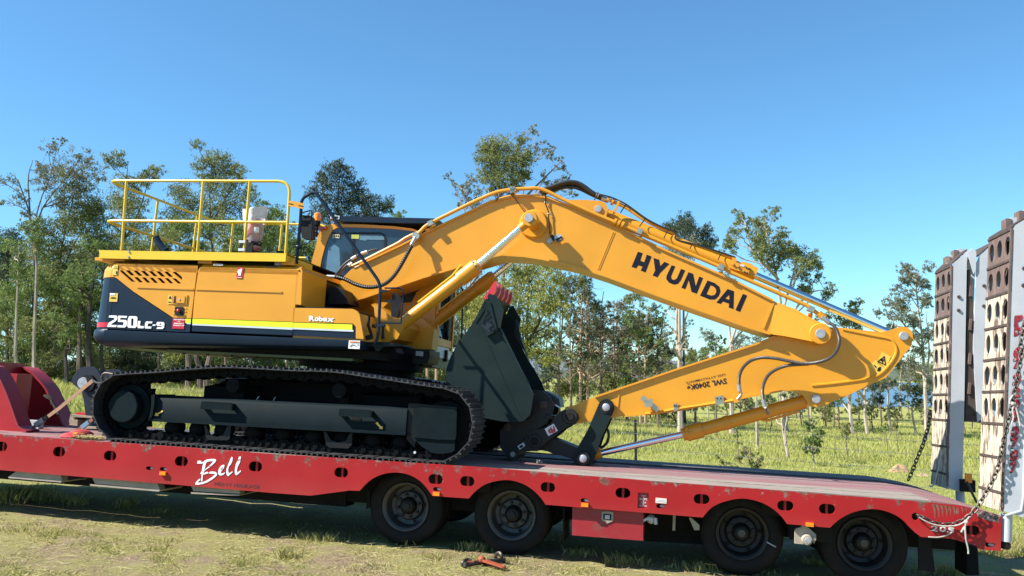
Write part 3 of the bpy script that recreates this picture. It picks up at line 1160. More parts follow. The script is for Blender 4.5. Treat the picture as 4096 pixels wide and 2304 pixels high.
_low = [('olive', 40, 1240, 60), ('green', 130, 1180, 75), ('olive', 260, 1150, 80), ('green', 340, 1230, 75), ('olive', 190, 1330, 75), ('green', 80, 1400, 70),
        ('olive', 310, 1390, 75), ('green', 390, 1400, 70), ('olive', 470, 1440, 70), ('green', 620, 1440, 75), ('dark', 540, 1400, 70), ('yellow', 690, 1460, 65),
        ('green', 800, 1455, 75), ('olive', 900, 1440, 75), ('dark', 740, 1400, 60), ('green', 1010, 1450, 75), ('olive', 640, 980, 70), ('green', 720, 960, 70),
        ('olive', 900, 980, 70), ('green', 1010, 970, 70), ('olive', 1160, 1040, 60), ('green', 1240, 1000, 60), ('olive', 1620, 1470, 70), ('yellow', 1720, 1480, 60),
        ('olive', 1560, 1440, 70), ('green', 1800, 1300, 70), ('dark', 1860, 1220, 70), ('olive', 1760, 1440, 70)]
_where = ['behind the red gooseneck at the far left', 'left of the pale twin trunks', 'behind the counterweight corner', 'close against the counterweight', 'above the gooseneck rim',
          'low at the left edge of the picture', 'right of the pale twin trunks', 'just left of the track end', 'below the counterweight', 'under the machine, near its left end',
          'in deep shade under the counterweight', 'bright below the house skirt', 'over the highest part of the track', 'behind the middle of the track', 'in shade over the track',
          'left of the slew ring', 'behind the second rail post', 'behind the third rail post', 'left of the fire extinguisher', 'right of the fire extinguisher', 'behind the rail upright',
          'behind the black mirror', 'below the cab', 'yellow below the cab corner', 'right of the slew ring', 'behind the blue-grey bucket side', 'behind the cab door handle', 'between cab and bucket']
for i, ((k, x, y, r), wh) in enumerate(zip(_low, _where)):
    rg = np.random.default_rng(300 + i)
    cl = [(x + rg.normal() * r * .75, y + rg.normal() * r * .65, r * rg.uniform(.45, .8)) for _ in range(7)]
    cl += [(x + rg.normal() * r * .9, y + r * rg.uniform(.8, 2.2), r * rg.uniform(.45, .7)) for _ in range(4)]
    tree('forest_tree', {'olive': 'olive', 'green': 'mid green', 'dark': 'shadowy dark', 'yellow': 'yellowish'}[k] + ' leafy tree ' + wh, 54 + 9 * rg.uniform(), x + rg.normal() * 12,
         [[(x, y + 120), (x, y)]], cl, k, ['brown', 'dark'][i % 2], 1.0, 0.22, 0.10, group='leafy trees of the left-hand wood')


_row = [(-30, 1020), (60, 980), (150, 1060), (250, 1010), (350, 960), (440, 1000), (560, 1010), (660, 930), (760, 960), (880, 1000), (980, 960), (1090, 1000), (1200, 1060), (1300, 1040), (1420, 1080), (1540, 1100), (1660, 1120), (1780, 1140), (1880, 1120), (1960, 1180)]
_rw = ['at the left edge of the picture', 'behind the very dark tree', 'left of the tall pale trunk', 'behind the broad olive tree', 'behind the rear rail corner', 'left of the first rail post', 'between the first two rail posts', 'left of the third rail post', 'behind the rail centre', 'right of the round-topped gum',
       'left of the bagged extinguisher', 'right of the bagged extinguisher', 'at the cab\'s rear corner', 'behind the cab window', 'behind the boom foot', 'under the boom hose', 'behind the boom cylinders', 'left of the bucket teeth', 'behind the bucket teeth', 'right of the bucket teeth']
for i, ((x, y), wh) in enumerate(zip(_row, _rw)):
    rg = np.random.default_rng(1500 + i)
    cl = []
    yy = y
    while yy < 1560:
        for _ in range(2):
            cl.append((x + rg.normal() * 52, yy + rg.normal() * 22, rg.uniform(30, 56)))
        yy += 46
    k = ['olive', 'green', 'olive', 'grey', 'yellow'][i % 5]
    tree('forest_tree', {'olive': 'olive', 'green': 'mid green', 'grey': 'grey-green', 'yellow': 'yellowish'}[k] + ' tree of the second row ' + wh, 72 + 8 * rg.uniform(), x, [[(x, 1500), (x + rg.normal() * 12, y + 120), (x + rg.normal() * 20, y)]], cl, k, ['brown', 'pale'][i % 2], 0.55, 0.26, 0.13,
         group='second row of the left-hand wood')

_trk = [(62, 0.17, 'pale', 1240, 'pale straight trunk rising left of the gooseneck rim'), (137, 0.20, 'pale', 1130, 'tall pale trunk, second from the left edge'),
        (265, 0.15, 'dark', 1440, 'thin black forked trunk above the gooseneck'), (318, 0.24, 'brown', 1330, 'thick grey-brown trunk above the strap'),
        (358, 0.30, 'dark', 1300, 'thick dark trunk against the counterweight'), (408, 0.18, 'dark', 1320, 'dark trunk showing under the counterweight corner'),
        (755, 0.20, 'brown', 1330, 'leftmost of the three brown trunks over the track'), (800, 0.20, 'brown', 1330, 'middle of the three brown trunks over the track'),
        (830, 0.22, 'brown', 1330, 'rightmost of the three brown trunks over the track'), (1708, 0.10, 'copper', 1350, 'thin copper trunk below the cab'),
        (1745, 0.09, 'copper', 1350, 'thin copper trunk left of the bucket')]
for i, (x, r, bk, ty, lb) in enumerate(_trk):
    rg = np.random.default_rng(700 + i)
    tree('gum_tree', lb, 50 + 4 * rg.uniform(), x, [[(x, 1480), (x + rg.normal() * 5, 1400), (x + rg.normal() * 9, ty - 60), (x + rg.normal() * 14, ty - 260)]],
         [(x + rg.normal() * 40, ty - 200 + rg.normal() * 60, 34) for _ in range(6)], 'green', bk, 0.8, 0.2, r, group='bare lower trunks at the front of the wood')

# the tall trees behind the boom --------------------------------------------------
tree('gum_tree', 'tallest gum tree with a dense dark head above the boom bend', 56, 2012,
     [[(2012, 1500), (2015, 1200), (2008, 900), (1995, 760), (1990, 640)], [(2010, 1120), (2050, 900), (2045, 700), (2080, 560)], [(2005, 1150), (2050, 1110), (2110, 1030)],
      [(2012, 900), (2100, 790), (2190, 700), (2250, 640)], [(2000, 1000), (1900, 850), (1830, 740)]],
     [(1960, 592, 50), (2010, 582, 50), (2060, 602, 48), (2100, 632, 42), (1942, 642, 42), (2000, 652, 62), (2070, 672, 52), (2020, 722, 50),
      (1990, 757, 40), (2060, 735, 36), (2092, 695, 32), (1965, 700, 40), (1935, 600, 26), (2085, 575, 24), (1925, 680, 24), (2110, 690, 22), (2030, 780, 26), (2000, 800, 22), (1960, 745, 22)],
     'olive', 'brown', 1.25, 0.18, 0.17)
tree('gum_tree', 'open sparse gum tree with long thin limbs right of the dense dark head', 58, 2080,
     [[(2080, 1500), (2078, 1150), (2090, 860), (2150, 760), (2200, 690)], [(2090, 830), (2180, 760), (2270, 690)], [(2092, 850), (2100, 700), (2145, 535)]],
     [(2090, 545, 26), (2130, 525, 20), (2150, 532, 13), (2160, 580, 22), (2182, 620, 24), (2210, 600, 17), (2250, 630, 16), (2212, 640, 20), (2180, 690, 20),
      (2240, 670, 25), (2270, 690, 20), (2262, 730, 25), (2190, 730, 24), (2230, 750, 28), (2280, 770, 24), (2292, 790, 16), (2180, 560, 15)],
     'grey', 'pale', 0.75, 0.18, 0.10)
tree('gum_tree', 'light feathery gum tree left of the dense dark head', 60, 1885,
     [[(1885, 1400), (1880, 1050), (1880, 850), (1860, 740)], [(1882, 900), (1840, 800), (1800, 710)], [(1880, 860), (1915, 760)]],
     [(1795, 712, 17), (1830, 732, 18), (1892, 690, 20), (1880, 732, 28), (1860, 772, 32), (1920, 762, 28), (1932, 722, 24), (1900, 802, 36), (1850, 812, 20), (1810, 745, 14)],
     'grey', 'pale', 0.8, 0.18, 0.09)
tree('bushy_tree', 'yellow-green bushy tree directly right of the red bucket teeth', 44, 2110,
     [[(2110, 1500), (2105, 1350), (2120, 1100)], [(2108, 1380), (2180, 1250)], [(2108, 1400), (2030, 1250)]],
     [(2080, 1085, 52), (2140, 1062, 48), (2200, 1062, 42), (2060, 1142, 52), (2130, 1142, 62), (2200, 1132, 52), (2230, 1182, 40), (2080, 1222, 58),
      (2160, 1222, 58), (2220, 1252, 46), (2090, 1302, 58), (2160, 1312, 58), (2210, 1332, 40), (2130, 1392, 58), (2180, 1422, 48), (1960, 1202, 58),
      (1900, 1252, 58), (1980, 1152, 40), (2030, 1062, 35), (2000, 1270, 50)],
     'yellow', 'dark', 1.25, 0.17, 0.16)


_slim = [(2236, 1085, 'brown', 'grey', 'slender gum just right of the yellow-green bushy tree'), (2284, 1115, 'brown', 'olive', 'slender gum with two close stems left of the copper pair'),
         (2321, 1110, 'copper', 'olive', 'copper-barked slender gum, left one of the copper pair'), (2350, 1115, 'copper', 'grey', 'copper-barked slender gum, right one of the copper pair'),
         (2405, 1165, 'brown', 'dry', 'thin dry-leaved gum right of the copper pair'), (2455, 1200, 'brown', 'grey', 'thin grey-leaved gum at the middle of the gap under the boom'),
         (2505, 1185, 'dark', 'dry', 'thin dark-stemmed gum left of the bright copper cluster'), (2560, 1180, 'copper', 'green', 'bright copper trunk, tallest of its cluster under the boom'),
         (2580, 1220, 'copper', 'green', 'bright copper trunk right beside the tallest one'), (2630, 1210, 'brown', 'grey', 'slender gum leaning right next to the bright copper cluster')]
for i, (x, ty, bk, lf, lb) in enumerate(_slim):
    rg = np.random.default_rng(900 + i)
    D = 56 + 10 * rg.uniform()
    tp = [(x, 1560), (x + rg.normal() * 3, 1450), (x + rg.normal() * 6, 1300), (x + rg.normal() * 9, ty)]
    cl = []
    for _ in range(30):
        t = rg.uniform(0, 1) ** 0.8
        yy = ty + t * (1500 - ty)
        wd = 16 + 34 * math.sin(min(t * 1.3 + .12, 1) * math.pi * .75)
        cl.append((x + rg.normal() * wd, yy, rg.uniform(14, 30) * (1.0 if t < .6 else .75)))
    tree('slender_gum', lb, D, x, [tp, [(x + 2, 1420), (x + 12 + rg.normal() * 6, 1250), (x + rg.normal() * 25, ty + 90)]], cl, lf, bk, 0.85, 0.17, 0.10, group='slender gums seen under the boom')

tree('gum_tree', 'pale twin-trunked tall gum standing clear against the sky under the boom', 50, 2718,
     [[(2719, 1500), (2719, 1400), (2716, 1227), (2712, 1100)], [(2716, 1420), (2709, 1300), (2711, 1200), (2700, 1090)], [(2722, 1400), (2738, 1330), (2738, 1290), (2752, 1235), (2745, 1130)]],
     [(2680, 1298, 18), (2690, 1322, 20), (2696, 1236, 15), (2680, 1232, 14), (2732, 1340, 14), (2738, 1392, 18), (2680, 1372, 20), (2730, 1000, 60), (2680, 1020, 50), (2700, 1400, 15), (2755, 1400, 12)],
     'grey', 'pale', 0.8, 0.16, 0.17)
tree('gum_tree', 'bare-limbed pale gum above the arm, left of the boom tip', 52, 2922,
     [[(2925, 1500), (2926, 1400), (2919, 1297), (2915, 1150)], [(2925, 1390), (2955, 1340), (2985, 1310)], [(2925, 1370), (2950, 1290), (2970, 1240)], [(2930, 1400), (2970, 1355), (3010, 1350)]],
     [(2985, 1315, 16), (2970, 1240, 18), (3010, 1345, 15), (2950, 1250, 12), (3000, 1290, 16), (2930, 1120, 40)], 'grey', 'pale', 0.7, 0.16, 0.15)
tree('gum_tree', 'small leafy tree showing just above the arm, left of the bare-limbed gum', 48, 2862,
     [[(2862, 1500), (2864, 1420), (2868, 1360)]], [(2868, 1356, 14), (2846, 1372, 14), (2890, 1366, 14), (2860, 1392, 22), (2880, 1402, 18), (2842, 1408, 18), (2868, 1430, 26), (2890, 1430, 20)],
     'green', 'brown', 1.1, 0.15, 0.06)
tree('gum_tree', 'low rounded tree behind the arm, right of the pale twin trunks', 70, 2778,
     [[(2778, 1500), (2778, 1440)]], [(2775, 1412, 20), (2800, 1425, 22), (2752, 1432, 22), (2780, 1442, 28), (2815, 1448, 22), (2745, 1460, 24), (2790, 1470, 30)], 'olive', 'brown', 1.1, 0.2, 0.1)
tree('gum_tree', 'dark rounded tree top above the boom lettering', 66, 2735,
     [[(2735, 1500), (2735, 1150), (2735, 960)]],
     [(2700, 892, 40), (2740, 876, 36), (2770, 892, 36), (2682, 922, 34), (2730, 932, 50), (2780, 952, 40), (2812, 932, 30), (2822, 972, 26), (2850, 965, 26), (2800, 1000, 40), (2740, 990, 45)],
     'dark', 'dark', 1.3, 0.2, 0.14)
_t30 = [(120, 130, 40), (130, 160, 35), (180, 170, 35), (190, 200, 40), (260, 160, 46), (250, 200, 45), (300, 230, 42), (350, 260, 32), (320, 290, 48), (30, 270, 46), (60, 300, 48), (40, 350, 48),
        (180, 300, 58), (240, 320, 58), (400, 320, 54), (460, 330, 46), (300, 380, 68), (380, 400, 66), (460, 400, 66), (540, 420, 54), (560, 470, 46), (200, 380, 58), (420, 480, 58), (500, 510, 58),
        (580, 540, 36), (300, 470, 58), (560, 600, 46), (640, 610, 40), (630, 650, 40), (500, 600, 46), (150, 420, 46), (120, 260, 30), (90, 200, 22)]
tree('gum_tree', 'biggest gum tree right of the lettering, crown spreading over the chrome rod', 60, 3140,
     [[(3140, 1600), (3135, 1300), (3110, 1100), (3080, 960), (3060, 880)], [(3130, 1250), (3180, 1080), (3200, 980)], [(3115, 1120), (3010, 1000), (2985, 900)], [(3135, 1300), (3230, 1180), (3300, 1160)]],
     [(p[0], p[1], c[2] / 1.541) for c in _t30 for p in q('N4', (c[0], c[1]))], 'olive', 'pale', 1.25, 0.2, 0.17)
_t32 = [(780, 700, 32), (740, 730, 36), (800, 740, 36), (840, 760, 28), (700, 760, 36), (760, 800, 46), (830, 810, 28), (700, 820, 34), (780, 850, 40)]
tree('gum_tree', 'smaller olive tree just below the chrome rod near the arm end', 62, 3402,
     [[(3402, 1700), (3402, 1500), (3400, 1260)]], [(p[0], p[1], c[2] / 1.541) for c in _t32 for p in q('N4', (c[0], c[1]))], 'olive', 'pale', 1.25, 0.19, 0.10)
_t33 = [(1110, 480, 38), (1160, 490, 42), (1210, 480, 38), (1250, 500, 40), (1080, 560, 32), (1060, 610, 38), (1130, 560, 46), (1200, 570, 46), (1250, 590, 40), (1100, 640, 42), (1000, 710, 46),
        (1050, 690, 46), (1120, 720, 46), (970, 750, 36), (1040, 770, 56), (1180, 680, 46), (1240, 700, 40), (1130, 800, 54), (1210, 800, 48), (1070, 860, 44), (1150, 900, 46), (1230, 900, 46),
        (1100, 960, 42), (1200, 1000, 46), (1120, 1060, 40), (1220, 1100, 42), (1260, 1180, 36)]
tree('gum_tree', 'tall grey-green gum tree immediately left of the raised ramps', 58, 3698,
     [[(3705, 1640), (3700, 1500), (3690, 1350), (3670, 1200), (3660, 1090)], [(3695, 1400), (3610, 1290), (3560, 1240)], [(3700, 1550), (3720, 1400), (3705, 1250)], [(3692, 1350), (3640, 1300)]],
     [(p[0], p[1], c[2] / 1.541) for c in _t33 for p in q('N4', (c[0], c[1]))], 'grey', 'pale', 1.2, 0.19, 0.15)

_mid = [(2660, 1330, 'grey'), (2760, 1360, 'olive'), (2830, 1330, 'grey'), (2905, 1400, 'olive'), (2960, 1330, 'olive'), (3050, 1300, 'grey'), (3110, 1340, 'green'), (3180, 1280, 'olive'), (3240, 1330, 'grey'), (3300, 1270, 'olive'),
        (3350, 1320, 'grey'), (3430, 1370, 'olive'), (3490, 1390, 'grey'), (3520, 1330, 'olive'), (3600, 1360, 'grey'), (3630, 1440, 'olive'), (3740, 1300, 'grey'), (3790, 1380, 'olive'), (3880, 1340, 'grey'), (3960, 1400, 'olive')]
_mw = ['left of the pale twin trunks', 'right of the pale twin trunks, low', 'behind the small leafy tree', 'left of the bare-limbed gum', 'right of the bare-limbed gum', 'behind the thin dark-footed trunk', 'at the big gum\'s foot', 'right of the big gum\'s foot',
       'behind the boom tip pin', 'behind the arm hose', 'right of the arm hose', 'behind the bucket cylinder pin', 'behind the forked gum', 'between forked gum and thin trunk', 'right of the thin pale trunk', 'before the lake', 'behind the left ramp', 'between the ramps', 'behind the right ramp', 'at the right edge']
for i, ((x, y, k), wh) in enumerate(zip(_mid, _mw)):
    rg = np.random.default_rng(1800 + i)
    cl = []
    for _ in range(16):
        t = rg.uniform(0, 1)
        cl.append((x + rg.normal() * (14 + 20 * math.sin(t * 3)), y + t * (1560 - y), rg.uniform(14, 28)))
    tree('slender_gum', {'olive': 'olive', 'green': 'mid green', 'grey': 'grey-green'}[k] + ' slender gum of the far belt ' + wh, 84 + 18 * rg.uniform(), x, [[(x, 1560), (x + rg.normal() * 8, 1450), (x + rg.normal() * 14, y)]], cl, k, ['pale', 'brown'][i % 2], 0.7, 0.24, 0.075,
         group='far belt of slender gums')

# thin trees and saplings in the paddock ------------------------------------------
tree('gum_tree', 'pale forked gum with bare arms in front of the lake', 62, 3461,
     [[(3461, 1660), (3460, 1600), (3458, 1540), (3450, 1430)], [(3460, 1620), (3490, 1590), (3530, 1545)], [(3460, 1600), (3430, 1570), (3400, 1560)], [(3459, 1560), (3480, 1500), (3500, 1440)]],
     [(3530, 1545, 20), (3400, 1560, 16), (3500, 1440, 26), (3450, 1430, 26), (3560, 1530, 16), (3490, 1540, 14), (3440, 1500, 18)], 'grey', 'pale', 0.65, 0.16, 0.14)
tree('gum_tree', 'grey trunk left of the pale forked gum, dark at its foot', 62, 3402,
     [[(3402, 1650), (3398, 1570), (3400, 1480)], [(3400, 1600), (3370, 1560)]], [(3400, 1500, 30), (3370, 1555, 22), (3420, 1540, 20), (3385, 1590, 16)], 'grey', 'pale', 0.9, 0.16, 0.16)
tree('gum_tree', 'tall thin pale trunk right of the pale forked gum', 64, 3555,
     [[(3555, 1640), (3553, 1560), (3548, 1450), (3540, 1330)], [(3553, 1560), (3580, 1540), (3610, 1530)]], [(3540, 1400, 30), (3560, 1460, 24), (3600, 1535, 18), (3540, 1340, 36), (3520, 1440, 20)], 'grey', 'pale', 0.7, 0.17, 0.11)
tree('gum_tree', 'leafy small tree on the slope below the lake', 62, 3655,
     [[(3650, 1650), (3655, 1590)]], [(3640, 1560, 24), (3670, 1575, 26), (3630, 1600, 24), (3660, 1610, 24), (3690, 1600, 20), (3680, 1560, 20)], 'dark', 'pale', 1.1, 0.18, 0.1)
tree('gum_tree', 'thin grey trunk, dark below, rising behind the bucket cylinder', 37, 3025,
     [[(3025, 1700), (3022, 1600), (3018, 1450)]], [(3018, 1440, 40), (3030, 1560, 16), (3000, 1500, 24)], 'grey', 'pale', 0.8, 0.14, 0.085)
tree('gum_tree', 'pair of thin white crooked stems in the paddock', 31, 3143,
     [[(3140, 1760), (3130, 1700), (3124, 1640), (3122, 1560)], [(3144, 1770), (3140, 1720), (3146, 1650), (3140, 1590)]], [(3120, 1570, 24), (3145, 1580, 24), (3110, 1640, 8), (3150, 1620, 10)], 'grey', 'pale', 0.8, 0.13, 0.06)
tree('sapling', 'leafy green sapling standing alone in the paddock centre', 28, 3247,
     [[(3248, 1780), (3250, 1720), (3250, 1690)]],
     [(3242, 1700, 18), (3265, 1690, 16), (3230, 1715, 14), (3255, 1725, 20), (3245, 1750, 22), (3225, 1765, 16), (3262, 1770, 18), (3240, 1790, 22), (3228, 1800, 12), (3258, 1800, 16), (3270, 1710, 10)],
     'green', 'pale', 1.9, 0.105, 0.03, cat='sapling', depth=.15)
tree('sapling', 'small sapling with round head right of the lone leafy sapling', 33, 3380,
     [[(3380, 1760), (3380, 1710)]], [(3378, 1700, 16), (3392, 1712, 14), (3366, 1716, 14), (3382, 1730, 18), (3396, 1735, 10)], 'olive', 'brown', 1.5, 0.11, 0.03, cat='sapling', depth=.15)
tree('sapling', 'low leafy sapling beside the grey trunk in the paddock', 36, 3425,
     [[(3425, 1720), (3425, 1700)]], [(3425, 1690, 12), (3432, 1706, 14), (3418, 1712, 12)], 'green', 'brown', 1.5, 0.11, 0.02, cat='sapling', depth=.15)
tree('sapling', 'little sapling halfway to the left ramp', 38, 3540,
     [[(3541, 1720), (3540, 1700)]], [(3540, 1706, 14), (3550, 1720, 12), (3532, 1722, 12)], 'green', 'brown', 1.4, 0.11, 0.02, cat='sapling', depth=.15)
tree('sapling', 'little pale sapling right of the halfway one', 40, 3580,
     [[(3580, 1715), (3580, 1700)]], [(3580, 1700, 12), (3590, 1712, 12), (3572, 1716, 10), (3592, 1735, 10)], 'olive', 'brown', 1.4, 0.11, 0.02, cat='sapling', depth=.15)
tree('shrub', 'upright wispy shrub at the fence behind the bed, left of the sapling', 21, 3000,
     [[(3000, 1840), (2995, 1780)]],
     [(2985, 1785, 12), (3000, 1800, 15), (2970, 1812, 14), (2990, 1825, 20), (3015, 1820, 14), (3040, 1830, 12), (3050, 1845, 12), (2960, 1845, 16), (3000, 1855, 22), (3035, 1860, 18), (2885, 1830, 11), (2880, 1845, 12), (2900, 1850, 10)],
     'olive', 'brown', 1.25, 0.10, 0.02, cat='shrub', depth=.2)
tree('shrub', 'thin green shrub behind the bucket cylinder collar', 27, 2950,
     [[(2950, 1740), (2950, 1720)]], [(2950, 1722, 14), (2945, 1740, 12), (2958, 1745, 10)], 'green', 'brown', 1.3, 0.11, 0.02, cat='shrub', depth=.2)
_far = [(2240, 1560, 60, 'olive'), (2330, 1560, 55, 'green'), (2420, 1570, 55, 'olive'), (2510, 1560, 55, 'green'), (2600, 1560, 55, 'olive'), (2670, 1500, 50, 'olive'), (2230, 1450, 55, 'dark'),
        (2330, 1440, 55, 'olive'), (2420, 1450, 55, 'dark'), (2520, 1450, 50, 'olive'), (2620, 1450, 45, 'green'), (3060, 1610, 30, 'green'), (3200, 1600, 36, 'olive'), (3300, 1640, 34, 'olive'), (3080, 1480, 50, 'green'),
        (3230, 1480, 60, 'olive'), (3330, 1450, 50, 'dark'), (3480, 1620, 26, 'olive'), (2960, 1590, 26, 'green'), (3790, 1560, 60, 'grey'), (3880, 1540, 60, 'olive'), (3850, 1640, 40, 'green'), (2700, 1640, 22, 'olive'), (3350, 1590, 26, 'green')]
_fw = ['under the boom, far left of the gap', 'under the boom behind the copper pair', 'under the boom, middle of the gap', 'under the boom left of the bright copper cluster', 'under the boom right of the bright copper cluster',
       'left of the pale twin trunks', 'in shade behind the slender gums, leftmost', 'filling behind the copper pair', 'in shade behind the thin dry-leaved gum', 'filling behind the bright copper cluster',
       'low left of the pale twin trunks', 'right of the thin grey trunk', 'right of the white crooked stems', 'left of the grey trunk with dark foot', 'above the arm behind the big gum', 'behind the hose bend', 'behind the arm end pin',
       'between forked gum and thin pale trunk', 'left of the thin grey trunk', 'between the two ramps, pale', 'between the two ramps, darker', 'low between the two ramps', 'beside the pond inlet', 'just left of the lake view']
for i, ((x, y, r, k), wh) in enumerate(zip(_far, _fw)):
    rg = np.random.default_rng(1200 + i)
    cl = [(x + rg.normal() * r * .7, y + rg.normal() * r * .6, r * rg.uniform(.4, .7)) for _ in range(9)]
    tree('bush', {'olive': 'olive', 'green': 'mid green', 'dark': 'dark', 'grey': 'grey-green'}[k] + ' bush ' + wh, 64 + 14 * rg.uniform(), x, [[(x, y + r), (x, y)]], cl, k, 'brown', 0.9, 0.2, 0.06,
         cat='bush', group='bushes beyond the paddock')

_bw = ['just right of the slender gums', 'a little left of the pale twin trunks', 'at the foot of the pale twin trunks', 'right of the pale twin trunks', 'below the small leafy tree', 'below the bare-limbed gum', 'left of the thin dark-footed trunk', 'touching the thin dark-footed trunk',
       'above the bucket cylinder collar', 'left of the white crooked stems', 'right of the white crooked stems', 'above the lone sapling', 'right of the lone sapling', 'above the round-headed sapling', 'left of the forked pale gum', 'below the lake\'s left end', 'below the lake', 'above the brown mound',
       'left of the tree by the ramps', 'at the tree by the ramps']
for i in range(20):
    rg = np.random.default_rng(2100 + i)
    x = 2600 + i * 62 + rg.normal() * 12
    y = 1640 + rg.normal() * 14 - (10 if x < 3000 else 0)
    r = 20 + 12 * rg.uniform()
    cl = [(x + rg.normal() * r * .8, y + rg.normal() * r * .4, r * rg.uniform(.4, .7)) for _ in range(7)]
    k = ['olive', 'green', 'grey', 'dark'][i % 4]
    tree('bush', 'low bush of the far scrub line ' + _bw[i], 76 + 10 * rg.uniform(), x, [[(x, y + 8), (x, y - 5)]], cl, k, 'brown', 0.9, 0.22, 0.04, cat='bush', group='low scrub across the paddock')

# ------------------------------------------------------------------ wire fence and mound behind the trailer
def fence():
    a, b = wpt(300, 1500, 31), wpt(4300, 1500, 17.5)
    t = thing('wire_fence', 'barbed wire fence with black steel post running behind the trailer', 'fence', Matrix.Identity(4), (a.x, a.y, gzf(a.x, a.y)))
    a2, b2 = Vector((a.x, a.y, 0)), Vector((b.x, b.y, 0))
    bm_ = M['fencewire'] = mat('dull_fence_wire', (0.14, 0.15, 0.15), 0.6, metal=0.4)
    pm = mat('black_star_post', (0.016, 0.017, 0.02), 0.6)
    n = 7
    # one post must stand at pixel x = 2537
    def at(f):
        p = a2.lerp(b2, f)
        return Vector((p.x, p.y, gzf(p.x, p.y)))
    k0 = min((abs(CX + F * at(i / 400).x / at(i / 400).y - 2537), i / 400) for i in range(401))[1]
    step = 0.31
    posts = [k0 + j * step for j in range(-2, 3) if -0.02 < k0 + j * step < 1.02]
    for f in posts:
        p = at(f)
        m = MB()
        m.box(p.x - .03, p.x + .03, p.y - .006, p.y + .006, p.z - .3, p.z + 1.28)
        m.box(p.x - .006, p.x + .006, p.y + .006, p.y + .035, p.z - .3, p.z + 1.28)
        m.build('post', pm, t)
    for hgt in (0.28, 0.62, 0.95, 1.22):
        m = MB()
        pts = [at(i / 60) + Vector((0, -.02, hgt - 0.02 * math.sin(((i / 60 - k0) / step % 1) * math.pi))) for i in range(61)]
        m.tube(pts, 0.0045, 4)
        rg = random.Random(int(hgt * 100))
        for i in range(1, 60):
            for s in range(3):
                p = pts[i].lerp(pts[i - 1], s / 3)
                d = Vector((rg.uniform(-1, 1), rg.uniform(-1, 1), rg.uniform(-1, 1))).normalized() * 0.028
                m.bar(p - d, p + d, .006, .006)
        m.build('wire', bm_, t)


fence()


def mound(px, py, wpx, hpx, D, label, col, seed):
    c = wpt(px, py, D)
    z0 = gzf(c.x, c.y) - 0.05
    r = wpx / 2 * D / F
    h = hpx * D / F
    rg = random.Random(seed)
    m = MB()
    n, k = 20, 6
    vs, fs = [], []
    for i in range(k):
        t = i / (k - 1)
        for j in range(n):
            a = 2 * math.pi * j / n
            rr = r * (1 - t) ** .7 * (1 + .16 * math.sin(3 * a + seed) + rg.uniform(-.06, .06))
            vs.append((c.x + rr * math.cos(a), c.y + rr * .7 * math.sin(a), z0 + h * (t ** .8) * (1 + .18 * math.cos(a * 2)) + rg.uniform(-.02, .02)))
    for i in range(k - 1):
        fs += [(i * n + j, i * n + (j + 1) % n, (i + 1) * n + (j + 1) % n, (i + 1) * n + j) for j in range(n)]
    fs.append(tuple((k - 1) * n + j for j in range(n)))
    m.add(vs, fs)
    single('dirt_mound', m, mat('mound_earth', col, 0.95, var=0.25, scale=6, bump=0.5, bscale=14), label, 'mound', Matrix.Identity(4), (c.x, c.y, z0), smooth=80)


mound(3592, 1818, 98, 34, 27, 'sandy brown earth mound in the paddock left of the ramps', (0.36, 0.235, 0.13), 2)
mound(3690, 1835, 66, 16, 26, 'low bare earth hump beside the foot of the left ramp', (0.33, 0.24, 0.145), 5)
# ------------------------------------------------------------------ the low loader trailer
GL = -0.94
trailer = thing('trailer', 'long red low loader trailer carrying the excavator, ramps raised at its tail', 'trailer', RIG, (0, 0, GL))
W_ = 3.0


def slot(p, w_, h_):
    c = R(p, 0)
    k = (R((p[0] + 10, p[1] + .7), 0) - R((p[0] - 10, p[1] - .7), 0)).length / 20
    return oval((c.x, c.z), w_ * k, h_ * k * 0.98), c, k


SLOTS = [(-110, 1777, 46, 35), (5, 1786, 47, 35), (236, 1807, 48, 36), (440, 1823, 50, 36), (725, 1845, 52, 37), (1021.5, 1866, 53, 38), (1364.5, 1890, 55, 38),
         (1742, 1917, 57, 39), (1869, 1925, 57, 39.7), (2191, 1949, 58, 39), (2491.5, 1972, 60, 41), (2806.6, 1996.7, 64, 41), (3141.6, 2023, 66, 42), (3308.6, 2036, 66, 42.6), (3889, 2121, 62, 40)]
LAMPS = [(599, 1873, 30, 13), (654, 1876, 30, 13), (1750, 1957, 35, 15), (2340, 2002, 35, 16), (2644, 2025, 37, 17), (3962, 2180, 42, 18)]
beam_px = [(-420, 1706), (360, 1763), (1160, 1820), (1960, 1871), (2240, 1895), (2760, 1935), (3660, 2003.5), (3728, 2010), (3838, 2022), (3916, 2039), (4007, 2066),
           (4003, 2205), (3920, 2198), (3912, 2192), (3901, 2180), (3800, 2154), (3684, 2148), (3659, 2129),
           (3638, 2108.5), (3604, 2074.5), (3553, 2048), (3489, 2036), (3417, 2048), (3361.7, 2075), (3319, 2111),
           (3148, 2096), (3127, 2068), (3092, 2036), (3039.5, 2008), (2970, 1994), (2900, 2006), (2847, 2030), (2810.7, 2070),
           (2182, 2018.6), (2163.6, 1992), (2132.5, 1961), (2086, 1933), (2024, 1920), (1952, 1933), (1906, 1961), (1875, 1994),
           (1730, 1984), (1704, 1949), (1676, 1921), (1632, 1898), (1580, 1890), (1524, 1899), (1477, 1924), (1440, 1961), (1436, 1963),
           (1397.6, 1962), (1243, 1982.6), (1100, 1972.6), (0, 1880), (-420, 1846)]
arch = lambda a, b: [tuple(v)[:2] for v in spline([(p[0], p[1], 0) for p in beam_px[a:b]], 4)]
beam_px = beam_px[:17] + arch(17, 25) + arch(25, 33) + arch(33, 41) + arch(41, 50) + beam_px[50:]
outer = xz([R(p, 0) for p in beam_px])
holes, bars = [], []
